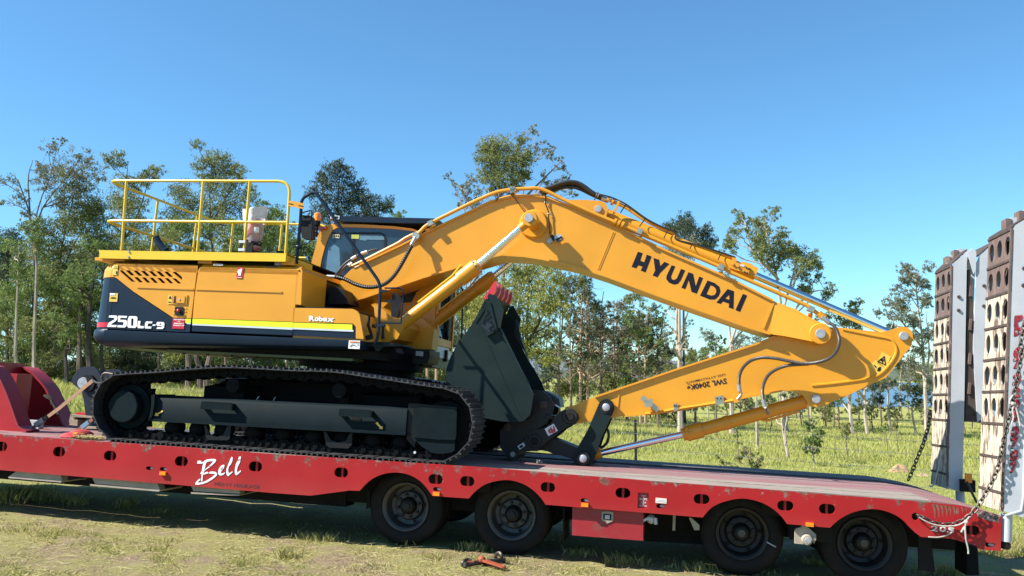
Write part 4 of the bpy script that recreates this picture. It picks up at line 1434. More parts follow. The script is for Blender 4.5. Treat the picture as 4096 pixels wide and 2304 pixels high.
for (x, y, w_, h_) in SLOTS:
    h, c, k = slot((x, y), w_, h_)
    holes.append(h)
    bars.append((c, k * h_))
for (x, y, w_, h_) in LAMPS:
    holes.append(slot((x, y), w_, h_)[0])
holes.append(ellipse(xz([R((3662, 2066), 0)])[0], .036, .036))
sign_hole = xz([R(p, 0) for p in ((2552, 1970), (2595, 1972), (2594, 2034), (2550, 2032))])
holes.append(sign_hole)
plate('side_beam', outer, holes, 0.0, 0.028, M['red'], trailer)
far_outer = outer
plate('side_beam', far_outer, holes[:15], W_ - 0.028, W_, M['red'], trailer)
for c, h in bars:
    MB().box(c.x - .012, c.x + .012, .034, .06, c.z - h / 2 - .03, c.z + h / 2 + .03).build('lashing_bar', M['red'], trailer)
    MB().box(c.x - .2, c.x + .2, .30, .32, c.z - .14, c.z + .14).build('slot_shade_sheet', M['under'], trailer)  # added dark sheet, standing for the shade inside the slot
for (x, y, w_, h_) in LAMPS:
    c = R((x, y), 0)
    MB().ball((c.x + .02, .03, c.z), .028, 10, (1.3, .5, .7)).build('side_lamp', M['pin'], trailer)
    MB().box(c.x - .07, c.x + .07, .05, .06, c.z - .04, c.z + .04).build('lamp_recess', M['under'], trailer)
for p in ((655, 1893), (1747, 1975), (2340, 2019), (3238, 2097.5)):
    c = R(p, 0)
    MB().box(c.x - .036, c.x + .036, -.03, -.001, c.z - .019, c.z + .019).build('side_marker', M['amber'], trailer)
# sunken ramp sign with its words, and the pale notice beside it
c0 = [R(p, 0.016) for p in ((2546, 1966), (2600, 1970), (2598, 2040), (2544, 2036))]
MB().prism(xz(c0), .030, .05).build('ramp_sign', M['reddark'], trailer)
for txt, a, b, c in (('RAISE', (2566, 1985), (2583, 1986), (2566, 1980)), ('RAMPS', (2559, 2000), (2589, 2002), (2559, 1991)), ('LOWER', (2563, 2012.5), (2585, 2014), (2563, 2006)), ('LOAD POS', (2557, 2025), (2588, 2027), (2557, 2019))):
    lettering(txt, 'X', a, b, c, .030, M['worn_white'], trailer, .012)
for p in ((2574, 1988.5), (2573.5, 2004.5), (2573, 2016)):
    cc = R(p, .03)
    MB().prism([(cc.x - .006, cc.z + .005), (cc.x + .006, cc.z + .005), (cc.x, cc.z - .009)], .024, .027).build('sign_arrow', M['worn_white'], trailer)
nb = [R(p, 0) for p in ((2622.5, 1990.5), (2667, 1994.5), (2666, 2014.5), (2622, 2011.5))]
MB().prism(xz(nb), -.004, -.001).build('notice', mat('cream_notice', (0.72, 0.60, 0.52), 0.6, var=.05), trailer)
for a, b, c in (((2632, 1999.5), (2656, 2001.5), (2632, 1996)), ((2626, 2005), (2662, 2008), (2626, 2001.5))):
    v = [R(p, 0) for p in (a, b, (b[0], b[1] - 3), (a[0], a[1] - 3))]
    MB().prism(xz(v), -.006, -.0045).build('notice_print', M['silver'], trailer)

# painted firm name: brush strokes traced as real outlines
_bell = [
    [(412, 570), (432, 498), (520, 503), (520, 545), (560, 530), (600, 495), (660, 468), (760, 455), (850, 458), (880, 485), (860, 530), (800, 590), (740, 640), (702, 632), (770, 560), (808, 512), (720, 512),
     (650, 540), (628, 575), (600, 700), (585, 720), (575, 800), (560, 815), (545, 1000), (508, 1000), (525, 830), (490, 815), (530, 740), (550, 610), (570, 560), (520, 572)],
    [(598, 715), (630, 690), (690, 640), (728, 650), (700, 672), (640, 710), (590, 750), (570, 800), (600, 790), (655, 762), (690, 790), (680, 805), (600, 832), (560, 830), (575, 770)],
    [(690, 800), (730, 765), (800, 757), (870, 775), (905, 820), (890, 860), (840, 910), (760, 965), (660, 1025), (560, 1060), (440, 1082), (370, 1075), (375, 1040), (420, 980), (490, 925), (495, 965), (440, 1010),
     (445, 1030), (520, 1025), (620, 990), (740, 920), (830, 850), (850, 825), (800, 815), (740, 815)],
    [(925, 740), (960, 660), (1010, 610), (1055, 595), (1080, 610), (1070, 660), (1030, 720), (990, 775), (1000, 805), (1040, 805), (1085, 778), (1090, 800), (1050, 840), (990, 862), (950, 850), (925, 805)],
    [(1125, 700), (1170, 580), (1210, 480), (1250, 400), (1280, 430), (1265, 520), (1230, 590), (1185, 640), (1165, 720), (1175, 790), (1200, 800), (1265, 755), (1278, 775), (1215, 830), (1165, 875), (1135, 850), (1120, 780)],
    [(1330, 690), (1350, 590), (1390, 505), (1462, 485), (1455, 540), (1420, 600), (1395, 650), (1378, 740), (1392, 785), (1465, 730), (1478, 752), (1420, 815), (1365, 855), (1335, 830), (1325, 760)],
    [(1402, 470), (1430, 400), (1475, 395), (1468, 468)]]
for s in _bell:
    MB().prism(xz(Rs('O2', 0, *s)), -.004, -.0025).build('lettering', M['white'], trailer)
    MB().prism(xz(Rs('O2', 0, *[(x - 9, y + 9) for x, y in s])), -.002, -.0008).build('lettering_shadow', M['print_black'], trailer)
eye = [(985, 735), (1000, 690), (1028, 650), (1030, 675), (1010, 710)]
MB().prism(xz(Rs('O2', 0, *eye)), -.006, -.0045).build('lettering', M['red'], trailer)
lettering('HEAVY HAULAGE', 'O2', (832, 1097), (1916, 1177), (836, 1008), 0, M['dim_print'], trailer, .004, 1.05, lift=.003)
for s, p in (('2', (230, 870)), ('0', (335, 878)), ('5', (437, 890))):
    lettering(s, 'O7', p, (p[0] + 88, p[1] + 12), (p[0] + 12, p[1] - 68), 0, M['worn_white'], trailer, .02, lift=.003)
# rub marks at the tail: scuffed swathes in dull brown
scm = mat('rubbed_brown', (0.16, 0.095, 0.06), 0.85, var=.35, scale=14, mix=(.30, .05, .04), mixscale=9, mixlo=.5, mixhi=.6)
rg = random.Random(8)
for i in range(9):
    x0 = 262 + i * 52
    w0 = 38 - i * 2
    y0 = 530 + i * 6
    L0 = 190 - i * 16
    pts = [(x0 - w0 * .5, y0 + 6), (x0 + w0 * .4, y0), (x0 + w0 * .9, y0 + L0 * .45), (x0 + w0 * .85, y0 + L0), (x0 + w0 * .55, y0 + L0 * .9), (x0 + w0 * .35, y0 + L0 * .45)]
    MB().prism(xz(Rs('O7', 0, *pts)), -.0022, -.0008).build('rub_mark', scm, trailer)
MB().prism(xz(Rs('O7', 0, (800, 610), (900, 620), (1120, 690), (1105, 770), (880, 715), (830, 680))), -.0020, -.0008).build('rub_mark', mat('rubbed_bare_metal', (.33, .25, .23), .7, var=.4, scale=20, mix=(.10, .05, .045), mixscale=14, mixlo=.45, mixhi=.55), trailer)

# deck boards: longitudinal, with open grooves between them
X0, XF = -8.2, 4.16
rows = [(0.0, .40, 'deckwood'), (.43, .735, 'deckwood'), (.765, 1.14, 'deckred'), (1.17, 1.56, 'deckred'), (1.59, 1.96, 'deckred'), (2.30, 2.62, 'deckshade'), (2.65, W_, 'deckshade')]
tail = [R(p, 0) for p in ((3728, 2010), (3838, 2022), (3916, 2039), (4007, 2066))]
rg = random.Random(3)
for y0, y1, mt in rows:
    cuts = [X0, -5.6, -2.9 + rg.uniform(-.2, .2), XF]
    for i in range(3):
        mk = mt if not (mt == 'deckwood' and cuts[i] < -3.2) else 'deckred'
        MB().box(cuts[i] + .004, cuts[i + 1] - .004, y0 + .001, y1, -.045, 0.0 + rg.uniform(-.003, .003)).build('deck_board', M[mk], trailer)
    # the same board bent down over the beaver tail
    top = [(XF, 0.0)] + [(t.x, t.z + .004 if i else 0) for i, t in enumerate(tail)][1:]
    MB().prism(top + [(x, z - .05) for x, z in top[::-1]], y0 + .001, y1).build('tail_board', M['deckred' if mt != 'deckshade' else 'deckshade'], trailer)
MB().box(X0, 4.4, 1.98, 2.28, -.20, -.15).build('deck_well', M['under'], trailer)
MB().box(X0, 4.3, .72, 2.3, -.30, -.21).build('deck_frame', M['under'], trailer)
m = MB()
m.box(X0, -2.1, .75, 1.05, -.62, -.30)
m.box(X0, -2.1, 1.95, 2.25, -.62, -.30)
m.box(-2.1, 4.6, .78, 1.02, -.56, -.30)
m.box(-2.1, 4.6, 1.98, 2.22, -.56, -.30)
m.build('main_beam', M['under'], trailer)
for x in np.arange(-7.8, 4.4, .9):
    MB().box(x - .05, x + .05, .72, 2.3, -.33, -.30).build('cross_member', M['under'], trailer)
# outrigger feet showing below the side beam
for pts, lip in ((((175, 880), (430, 905), (448, 950), (62, 918)), ((60, 918), (445, 950), (440, 960), (62, 928))),
                 (((645, 925), (1125, 972), (1158, 1012), (690, 968)), ((650, 972), (1160, 1014), (1150, 1026), (655, 984))),
                 (((1370, 990), (1728, 1020), (1738, 1042), (1400, 1022)), ((1382, 1030), (1738, 1048), (1730, 1056), (1385, 1042)))):
    web = [(x, y - 40) if i < 2 else (x, y) for i, (x, y) in enumerate(pts)]
    o = MB().prism(xz(Rs('C', .045, *web)), .045, .16).build('outrigger', M['dustgrey'], trailer)
    MB().prism(xz(Rs('C', .032, *lip)), .032, .5).build('outrigger_foot', M['dustgrey'], o)
# red tool box with its lock plate
tb = MB().prism(xz([R(p, .065) for p in ((2290, 2012), (2574, 2034), (2572, 2163), (2287, 2141))]), .065, .75).build('tool_box', M['reddark'], trailer)
lk_ = q('H', (955, 812), (1000, 806), (1062, 816), (1060, 885), (1055, 900), (1005, 922), (958, 895), (951, 880))
MB().prism(xz([R(p, .065) for p in lk_]), .055, .064).build('lock_plate', M['dustgrey'], tb)
MB().prism(xz(Rs('H', .065, (970, 828), (1045, 836), (1043, 890), (968, 882))), .052, .0545).build('lock_recess', M['under'], tb)
MB().prism(xz(Rs('H', .065, (985, 840), (1030, 845), (1028, 880), (983, 875))), .046, .0515).build('lock_handle', M['pin'], tb)
# valves, hoses and flaps between the wheels
v = Rs('H', .10, (1415, 885))[0]
m = MB()
m.lathe((v.x, .10, v.z), [(-.02, .025), (0, .045), (.10, .045)], 14)
m.bar(Rs('H', .08, (1400, 870))[0], Rs('H', .08, (1320, 905))[0], .02, .025)
m.cyl(Rs('H', .08, (1455, 870))[0], Rs('H', .08, (1460, 930))[0], .02)
m.build('air_valve', M['pin'], trailer)
MB().px('H', [(1620, 845), (1646, 850), (1640, 990), (1616, 988)], .2, .02).build('hanger_strip', M['dustgrey'], trailer)
MB().px('H', [(1770, 870), (1790, 868), (1868, 940), (1868, 985), (1820, 985)], .15, .06).build('brake_arm', M['dustgrey'], trailer)
MB().px('M1', [(95, 380), (135, 400), (125, 610), (78, 638)], .45, .03).build('mud_flap', M['under'], trailer)
MB().px('H', [(590, 770), (608, 772), (600, 1100), (588, 1105)], .45, .5).build('mud_flap', M['under'], trailer)
MB().px('I', [(1580, 1040), (1700, 1060), (1742, 1385), (1590, 1370)], .40, .03).build('mud_flap', M['tyre'], trailer)
MB().px('O7', [(690, 1040), (830, 1070), (850, 1440), (690, 1440)], .9, .4).build('mud_flap', M['under'], trailer)
MB().px('H', [(1350, 830), (1900, 865), (1900, 1120), (1350, 1090)], .85, .05).build('tank_bracket', M['under'], trailer)
bk = MB().px('I', [(425, 985), (440, 970), (470, 965), (495, 955), (540, 958), (622, 1030), (622, 1075), (602, 1118), (590, 1075), (570, 1100), (520, 1122), (422, 1115)], .06, .05).build('winch_bracket', M['dustgrey'], trailer)
c = Rs('I', .06, (533, 1075))[0]
MB().lathe((c.x, .04, c.z), [(-.045, .045), (-.03, .050), (.03, .055)], 18).build('winch_boss', M['dustgrey'], bk)
MB().lathe((c.x, .0, c.z), [(-.035, .028), (-.006, .030)], 12).build('winch_pin', M['pin'], bk)
c = R((3238, 2075), .2)
MB().box(c.x - .18, c.x + .22, .20, .6, c.z - .22, c.z + .02).build('spring_hanger', M['under'], trailer)


def wheel(x, z, y, dark, near=True, valve=False):
    sg = 1 if near else -1
    rimm = M['rimdark'] if dark else M['rim']
    t = bpy.data.objects.new('wheel', None)
    COL.objects.link(t)
    t.parent = trailer
    Y = lambda d: y + sg * d
    m = MB()
    m.lathe((x, 0, z), [(Y(.03), .262), (Y(.008), .29), (Y(0), .33), (Y(.006), .375), (Y(.03), .412), (Y(.045), .424), (Y(.12), .430), (Y(.20), .424), (Y(.235), .40), (Y(.245), .33), (Y(.22), .262)], 56, caps=(False, False))
    m.build('tyre', M['tyre'], t, 40)
    m = MB()
    m.lathe((x, 0, z), [(Y(.012), .245), (Y(.002), .262), (Y(.004), .268), (Y(.03), .266), (Y(.05), .235), (Y(.12), .222), (Y(.185), .212), (Y(.195), .17), (Y(.15), .15), (Y(.14), .10), (Y(.16), .05)], 48, caps=(False, True))
    m.build('rim', rimm, t, 40)
    MB().lathe((x, 0, z), [(Y(.06), .03), (Y(.055), .055), (Y(.075), .085), (Y(.14), .095)] if not near else [(Y(.055), .052), (Y(.065), .070), (Y(.10), .092), (Y(.14), .098)], 28).build('hub', M['hub'], t)
    MB().lathe((x, 0, z), [(Y(.035), .038), (Y(.055), .042)], 20).build('hub_cap', M['rim'] if dark else M['hub'], t)
    for i in range(8):
        a = 2 * math.pi * (i + .3) / 8
        MB().lathe((x + .124 * math.cos(a), 0, z + .124 * math.sin(a)), [(Y(.115), .018), (Y(.145), .020)], 8).build('wheel_nut', M['hub'], t)
    for i in range(5):
        a = 2 * math.pi * (i + .1) / 5
        MB().lathe((x + .188 * math.cos(a), 0, z + .188 * math.sin(a)), [(Y(.143), .019), (Y(.152), .019)], 10).build('hand_hole', M['under'], t)
    if valve:
        MB().cyl((x + .25, Y(.0), z - .02 - .04), (x + .34, Y(-.02), z - .10), .007, n=6).build('valve_stem', M['pin'], t)


for i, (x, z) in enumerate(((-1.2563, -.499), (-.0464, -.494), (2.4067, -.505), (3.621, -.5127))):
    z = GL + .428
    wheel(x, z, .37, i > 1, True, i == 2)
    wheel(x, z, .66, True, True)
    wheel(x, z, W_ - .37, i > 1, False)
    MB().cyl((x, .62, z), (x, W_ - .62, z), .065).build('axle', M['under'], trailer)

# goose neck: two swan necks rising to the left
nr = Rs('O6', .55, (-260, 180), (-90, 235), (0, 345), (60, 450), (130, 610), (200, 790), (260, 970), (310, 1100), (360, 1140), (430, 1165))
fr = Rs('O6', 2.15, (-260, 170), (0, 200), (260, 232), (440, 252), (560, 330), (700, 480), (760, 560), (800, 650), (870, 790), (960, 980), (1005, 1080), (1060, 1115))


def neck(edge, y0, y1, yw):
    m = MB()
    pts = [Vector(p) for p in edge]
    fsw = []
    for i, p in enumerate(pts):
        a, b = pts[max(i - 1, 0)], pts[min(i + 1, len(pts) - 1)]
        d = (b - a).normalized()
        nrm = Vector((d.z, 0, -d.x))
        if nrm.x > 0 and nrm.z > 0:
            nrm = -nrm
        p2 = p + Vector((-.02, 0, -.02))
        fsw.append((p, p2))
    vs, fs = [], []
    for p, p2 in fsw:
        vs += [(p.x, y0, p.z), (p.x, y1, p.z), (p2.x, y1, p2.z), (p2.x, y0, p2.z)]
    for i in range(len(fsw) - 1):
        a, b = i * 4, i * 4 + 4
        fs += [(a + k, a + (k + 1) % 4, b + (k + 1) % 4, b + k) for k in range(4)]
    fs += [(3, 2, 1, 0), tuple(len(vs) - 4 + k for k in range(4))]
    m.add(vs, fs)
    o = m.build('goose_neck', M['reddark'], trailer, 25)
    poly = [(p2.x, p2.z) for _, p2 in fsw]
    zb = max(poly[-1][1] - .05, -.02)
    poly2 = poly + [(poly[-1][0] - .02, zb), (poly[0][0], zb)]
    MB().prism(poly2, yw, yw + .03).build('neck_web', M['redneck'], o)
    return o


n1 = neck(nr, .50, .74, .62)
n2 = neck(fr, 2.02, 2.30, 2.16)
MB().hexa([(nr[3].x - .3, .66, .02), (nr[4].x - .9, .66, .02), (nr[4].x - .9, .75, .02), (nr[3].x - .3, .75, .02)], [(nr[0].x + .3, .66, .45), (nr[0].x + .27, .66, .45), (nr[0].x + .27, .75, .45), (nr[0].x + .3, .75, .45)]).build('neck_gusset', M['redneck'], n1)
MB().box(-9.2, -7.7, .76, 2.12, .02, .86).build('neck_bulkhead', M['reddark'], trailer)
c = Rs('O6', 1.6, (310, 640))[0]
MB().box(c.x - .12, c.x + .02, 1.45, 1.75, c.z - .28, c.z + .28).build('neck_box', M['reddark'], trailer)
a, b = Rs('O6', 1.2, (165, 1010))[0], Rs('O6', 1.2, (560, 1070))[0]
MB().box(a.x, b.x, 1.2, 1.3, .002, .11).build('white_kerb', M['rampwhite'], trailer)
# chain dog and rail bits on the far neck
m = MB()
for a, b in (((640, 655), (700, 690)), ((690, 650), (740, 700)), ((700, 690), (760, 720)), ((740, 700), (760, 790)), ((760, 760), (850, 930))):
    m.bar(Rs('O6', 1.98, a)[0], Rs('O6', 1.98, b)[0], .03, .03)
m.build('chain_dog', M['rust'], trailer)


# raised two-fold ramps
def ramp(xb, zb, xt, zt, y0, y1, deep, second):
    root = bpy.data.objects.new('ramp', None)
    COL.objects.link(root)
    root.parent = trailer
    up = Vector((xt - xb, 0, zt - zb))
    H = up.length
    up.normalize()
    out = Vector((up.z, 0, -up.x))          # away from the deck
    B = Vector((xb, 0, zb))

    def P(y, h, d):
        return B + Vector((0, y, 0)) + up * h + out * d

    # rung heights from the photograph, as shares of the height
    hs = [0.0, .066, .184, .300, .413, .529, .645, .762, .873, .985]
    nrow = len(hs) - 1
    wd = y1 - y0
    for i in range(nrow):
        h0, h1 = hs[i] * H, hs[i + 1] * H
        rusty = i >= nrow - 2
        hl = []
        if i >= 3:
            for k in range(3):
                hl.append(ellipse((wd * (k + .5) / 3 + (.0), (h0 + h1) / 2), wd * .105, (h1 - h0) * .31, 18))
        me = plate_mesh('ramp_panel', [(0, h0 + .012), (wd, h0 + .012), (wd, h1 - .012), (0, h1 - .012)], hl, 0, .012, M['ramprust'] if rusty else M['rampworn'])
        n = len(me.vertices)
        a = np.zeros(n * 3)
        me.vertices.foreach_get('co', a)
        a = a.reshape(-1, 3) - np.array(BASE[1].to_translation())
        w3 = np.array(B) + np.outer(a[:, 2], np.array(up)) + np.outer(a[:, 1], np.array(out))
        w3[:, 1] += y1 - a[:, 0]
        w3 += np.array(BASE[1].to_translation())
        me.vertices.foreach_set('co', w3.ravel())
        me.update()
        link('ramp_panel', me, root)
        c0, c1 = P(y0 + .006, h1, -.003), P(y1 - .006, h1, -.003)
        MB().bar(c0, c1, .016, .024, up=up).build('rung', M['rust'], root)
    # side cheeks
    sl = .16
    for yy in (y0, y1 - .02):
        f = lambda h, d: P(yy, h, d)
        prof = [(0.02, .012), (H * .985, .012), (H * 1.0, .03), (H * 1.05, deep), (H * .3, deep), (.10, deep * .98), (-.02, deep * .75), (.0, .1)]
        vs = [f(h, d) for h, d in prof] + [f(h, d) + Vector((0, .02, 0)) for h, d in prof]
        k = len(prof)
        MB().add(vs, [tuple(range(k)), tuple(range(2 * k - 1, k - 1, -1))] + [((i + 1) % k, i, k + i, k + (i + 1) % k) for i in range(k)]).build('ramp_cheek', M['rampwhite'], root)
    MB().bar(P(y0 + .003, 0.05, -.006), P(y0 + .003, H * .985, -.006), .02, .018, up=(0, 1, 0)).build('edge_strip', M['ramprust'], root)
    # sloping top plate and its pads
    a0, a1 = P(y0, H * .99, 0.0), P(y1, H * .99, 0.0)
    b0, b1 = P(y0, H * 1.055, deep), P(y1, H * 1.055, deep)
    th = up * .02
    MB().hexa([a0, a1, b1, b0], [a0 + th, a1 + th, b1 + th, b0 + th]).build('top_plate', M['rust'], root)
    for t in (.30, .72):
        c = a0.lerp(b0, t).lerp(a1.lerp(b1, t), .62 - .2 * t)
        MB().bar(c + Vector((0, -.07, .05)), c + Vector((0, .07, .05)), .05, .10).build('top_pad', M['ramprust'], root)
        MB().bar(c + Vector((.03, -.03, .08)), c + Vector((.14, -.03, .085)), .06, .07).build('top_lug', M['rampwhite'], root)
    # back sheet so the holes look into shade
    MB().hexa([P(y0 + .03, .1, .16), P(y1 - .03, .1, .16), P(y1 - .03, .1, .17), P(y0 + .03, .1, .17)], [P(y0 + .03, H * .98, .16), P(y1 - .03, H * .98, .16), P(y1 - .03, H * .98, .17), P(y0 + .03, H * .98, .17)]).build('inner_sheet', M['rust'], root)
    if second:
        # folded outer leaf behind
        for yy in (y0, y1 - .02):
            prof = [(H * .30, deep + .15), (H * .62, deep + .09), (H * 1.0, deep + .11), (H * 1.03, deep + .14), (H * 1.10, deep + .31), (H * .34, deep + .27)]
            vs = [P(yy, h, d) for h, d in prof] + [P(yy, h, d) + Vector((0, .02, 0)) for h, d in prof]
            k = len(prof)
            MB().add(vs, [tuple(range(k)), tuple(range(2 * k - 1, k - 1, -1))] + [((i + 1) % k, i, k + i, k + (i + 1) % k) for i in range(k)]).build('outer_leaf', M['rampwhite'], root)
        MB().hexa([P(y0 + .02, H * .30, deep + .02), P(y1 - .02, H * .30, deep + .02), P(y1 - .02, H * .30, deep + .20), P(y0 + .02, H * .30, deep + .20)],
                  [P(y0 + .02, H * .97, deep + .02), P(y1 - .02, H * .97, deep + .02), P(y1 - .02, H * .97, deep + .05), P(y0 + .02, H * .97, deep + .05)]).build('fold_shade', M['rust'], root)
        a0, a1 = P(y0, H * 1.03, deep + .13), P(y1, H * 1.03, deep + .13)
        b0, b1 = P(y0, H * 1.10, deep + .32), P(y1, H * 1.10, deep + .32)
        MB().hexa([a0, a1, b1, b0], [a0 + th, a1 + th, b1 + th, b0 + th]).build('top_plate', M['rust'], root)
        hp = [P(y0 - .02, H * 1.045, deep + .0), P(y0 - .02, H * 1.065, deep + .05), P(y0 - .02, H * 1.05, deep + .10), P(y0 - .02, H * .97, deep + .10), P(y0 - .02, H * .95, deep + .075)]
        vs = hp + [p + Vector((0, .018, 0)) for p in hp]
        k = len(hp)
        MB().add(vs, [tuple(range(k)), tuple(range(2 * k - 1, k - 1, -1))] + [((i + 1) % k, i, k + i, k + (i + 1) % k) for i in range(k)]).build('hinge_lug', M['rampwhite'], root)
        for h in (1.03, .90, .81):
            p = P(y0 - .006, H * h, deep + (.05 if h > .95 else .20))
            MB().lathe((p.x, p.y, p.z), [(-.012, .018), (.01, .022)], 12).build('bolt', M['rust'], root)
        for h in (.42, .55, .70, .85):
            MB().bar(P(y0 + .01, H * h, deep + .05), P(y0 + .01, H * (h + .05), deep + .06), .03, .03).build('fold_rung', M['ramprust'], root)
    for h in (.845, .785):
        p = P(y0 - .008, H * h, deep * .5)
        MB().lathe((p.x, p.y, p.z), [(-.010, .018), (.008, .022)], 12).build('bolt', M['rust'], root)
    return root, P, H


r1, P1, H1 = ramp(4.7915, -.0683, 4.915, 2.7534, 0.0, .68, .24, True)
r2, P2, H2 = ramp(4.9269, -.0524, 4.9895, 2.72, 2.2, 2.90, .17, True)
# telephone number painted down the near cheek
chars = [('P', 104, 62, 1.0), ('h', 104, 106, 1.0), ('0', 100, 150, 1), ('7', 100, 184, 1), ('3', 100, 232, 1), ('2', 98, 276, 1), ('0', 98, 328, 1), ('0', 96, 366, 1), ('0', 90, 402, 1), ('7', 88, 440, 1), ('8', 84, 478, 1), ('7', 80, 512, 1)]
phred = mat('dark_red_number', (.36, .018, .028), .5, var=.15, scale=20, mix=(.6, .5, .5), mixscale=22, mixlo=.55, mixhi=.62)
tops = [1266, 1305, 1395, 1437, 1503, 1556, 1604, 1650, 1712, 1757, 1808, 1854]
for (ch, _, _, _), ty in zip(chars, tops):
    x0 = 4057 - (ty - 1266) * .034
    if ch == 'P':
        x0 = 4056
    hgt = 40 if ch in 'Ph' else 40
    lettering(ch, 'X', (x0 - 1, ty + hgt + 2), (x0 + 31, ty + hgt - 7), (x0 + 1, ty), -.001, M['print_black'], trailer, .05, lift=.002, name='number_shadow')
    lettering(ch, 'X', (x0 + 1, ty + hgt - 1), (x0 + 33, ty + hgt - 10), (x0 + 3, ty - 3), -.001, phred, trailer, .05, lift=.004)
# hydraulic leg, pipe guard and lamp bracket at the tail
a, b = R((4025, 2055), .06), R((4022, 2165), .06)
MB().cyl(a, b, .055).build('ramp_cylinder', M['rampwhite'], trailer)
c = R((4020, 2180), .06)
MB().lathe((c.x, .02, c.z), [(0, .04), (.10, .045)], 16).build('cylinder_foot', M['under'], trailer)
MB().tube([R(p, .0) for p in ((4022, 2062), (4085, 2044), (4094, 1990), (4102, 1700))], .011, 6).build('guard_pipe', M['rampwhite'], trailer)
MB().cyl(R((3840, 1965), 2.3), R((3842, 2030), 2.3), .05).build('ramp_cylinder', M['rampwhite'], trailer)
c = R((3866, 1930), 2.1)
MB().box(c.x - .05, c.x + .1, 2.1, 2.3, c.z - .11, c.z + .03).build('lamp_bracket', M['under'], trailer)
MB().box(c.x - .02, c.x + .05, 2.06, 2.1, c.z + .0, c.z + .11).build('tail_lamp', M['amber'], trailer)
MB().tube([R(p, 1.9) for p in ((3868, 1925), (3885, 1965), (3908, 2012))], .014, 6).build('lamp_stay', M['black'], trailer)
# ------------------------------------------------------------------ the excavator
ex = thing('excavator', 'yellow and slate tracked excavator with folded boom, chained down on the red trailer', 'excavator', RIG, (-2.6, 1.65, 0.0))
Y0 = .25                                    # near side of the house
ZT = 2.235                                  # top of the hood at its rear


def part_empty(name, parent):
    o = bpy.data.objects.new(name, None)
    COL.objects.link(o)
    o.parent = parent
    return o


# --- counterweight, rounded in plan, in stacked rings
def cw_plan(xl, xr, y0, y1, r, bulge, n=8):
    """outline from the near right corner round the tail to the far right corner"""
    pts = [(xr, y0)]
    for i in range(n + 1):
        t = rad(90 * i / n)
        pts.append((xl + r - r * math.sin(t), y0 + r - r * math.cos(t)))
    m = 8
    for i in range(1, m):
        t = i / m
        pts.append((xl - bulge * math.sin(math.pi * t), y0 + r + (y1 - y0 - 2 * r) * t))
    for i in range(n + 1):
        t = rad(90 * i / n)
        pts.append((xl + r - r * math.cos(t), y1 - r + r * math.sin(t)))
    pts.append((xr, y1))
    return pts


def rings(levels):
    m = MB()
    vs, fs = [], []
    k = None
    for (z, xl, xr, ins, r) in levels:
        p = cw_plan(xl + ins, xr, Y0 + ins, 3.05 - ins, r, .32)
        k = len(p)
        vs += [(a, b, z) for a, b in p]
    for i in range(len(levels) - 1):
        fs += [(i * k + j, i * k + (j + 1) % k, (i + 1) * k + (j + 1) % k, (i + 1) * k + j) for j in range(k)]
    fs += [tuple(range(k - 1, -1, -1)), tuple((len(levels) - 1) * k + j for j in range(k))]
    m.add(vs, fs)
    return m


pz = lambda c, p, y=Y0: R(q(c, p)[0], y)
cz_top = pz('M5', (250, 205)).z
cz_cap = pz('M5', (200, 415)).z
cz_str = pz('M5', (160, 992)).z
cz_str2 = pz('M5', (160, 1052)).z
cz_sk = pz('M5', (150, 1078)).z
cz_bot = pz('M5', (150, 1290)).z
xl = pz('M5', (66, 700)).x + .01
xg = lambda y: pz('M5', (float(np.interp(y, [205, 250, 410, 1085, 1300], [395, 360, 333, 262, 262])), y)).x
gp = .012
rings([(cz_cap + .006, xl - .005, xg(410) - gp, 0, .30), (cz_top - .10, xl - .0, xg(310) - gp, .0, .30), (cz_top - .055, xl, xg(265) - gp, .014, .30), (cz_top - .022, xl, xg(235) - gp, .04, .28),
       (cz_top - .005, xl, xg(215) - gp, .075, .27), (cz_top, xl, xg(207) - gp, .12, .25)]).build('counterweight_cap', M['yellow'], ex, 50)
cw = rings([(cz_sk + .004, xl - .012, xg(1080) - gp, -.006, .30), (cz_str2, xl - .012, xg(1052) - gp, -.004, .30), (cz_cap, xl, xg(415) - gp, 0, .30)]).build('counterweight', M['slate'], ex, 50)
rings([(cz_str2, xl - .012, xg(1052) - gp, -.007, .30), (cz_str, xl - .012, xg(992) - gp, -.007, .30)]).build('red_stripe', M['stripe_red'], cw, 50)
rings([(cz_bot, xl - .02, xg(1300) - gp, .10, .24), (cz_bot + .03, xl - .02, xg(1290) - gp, .03, .27), (cz_bot + .10, xl - .02, xg(1220) - gp, -.02, .30), (cz_sk - .02, xl - .02, xg(1085) - gp, -.02, .30), (cz_sk, xl - .015, xg(1080) - gp, -.008, .30)]).build('counterweight_skirt', M['slate'], cw, 50)

# --- near side panels
TK = .07


def side_panel(name, pts, m, c='M5', y=Y0, tk=TK, parent=ex, front=None):
    return MB().px(c, pts, y, tk, front).build(name, m, parent)


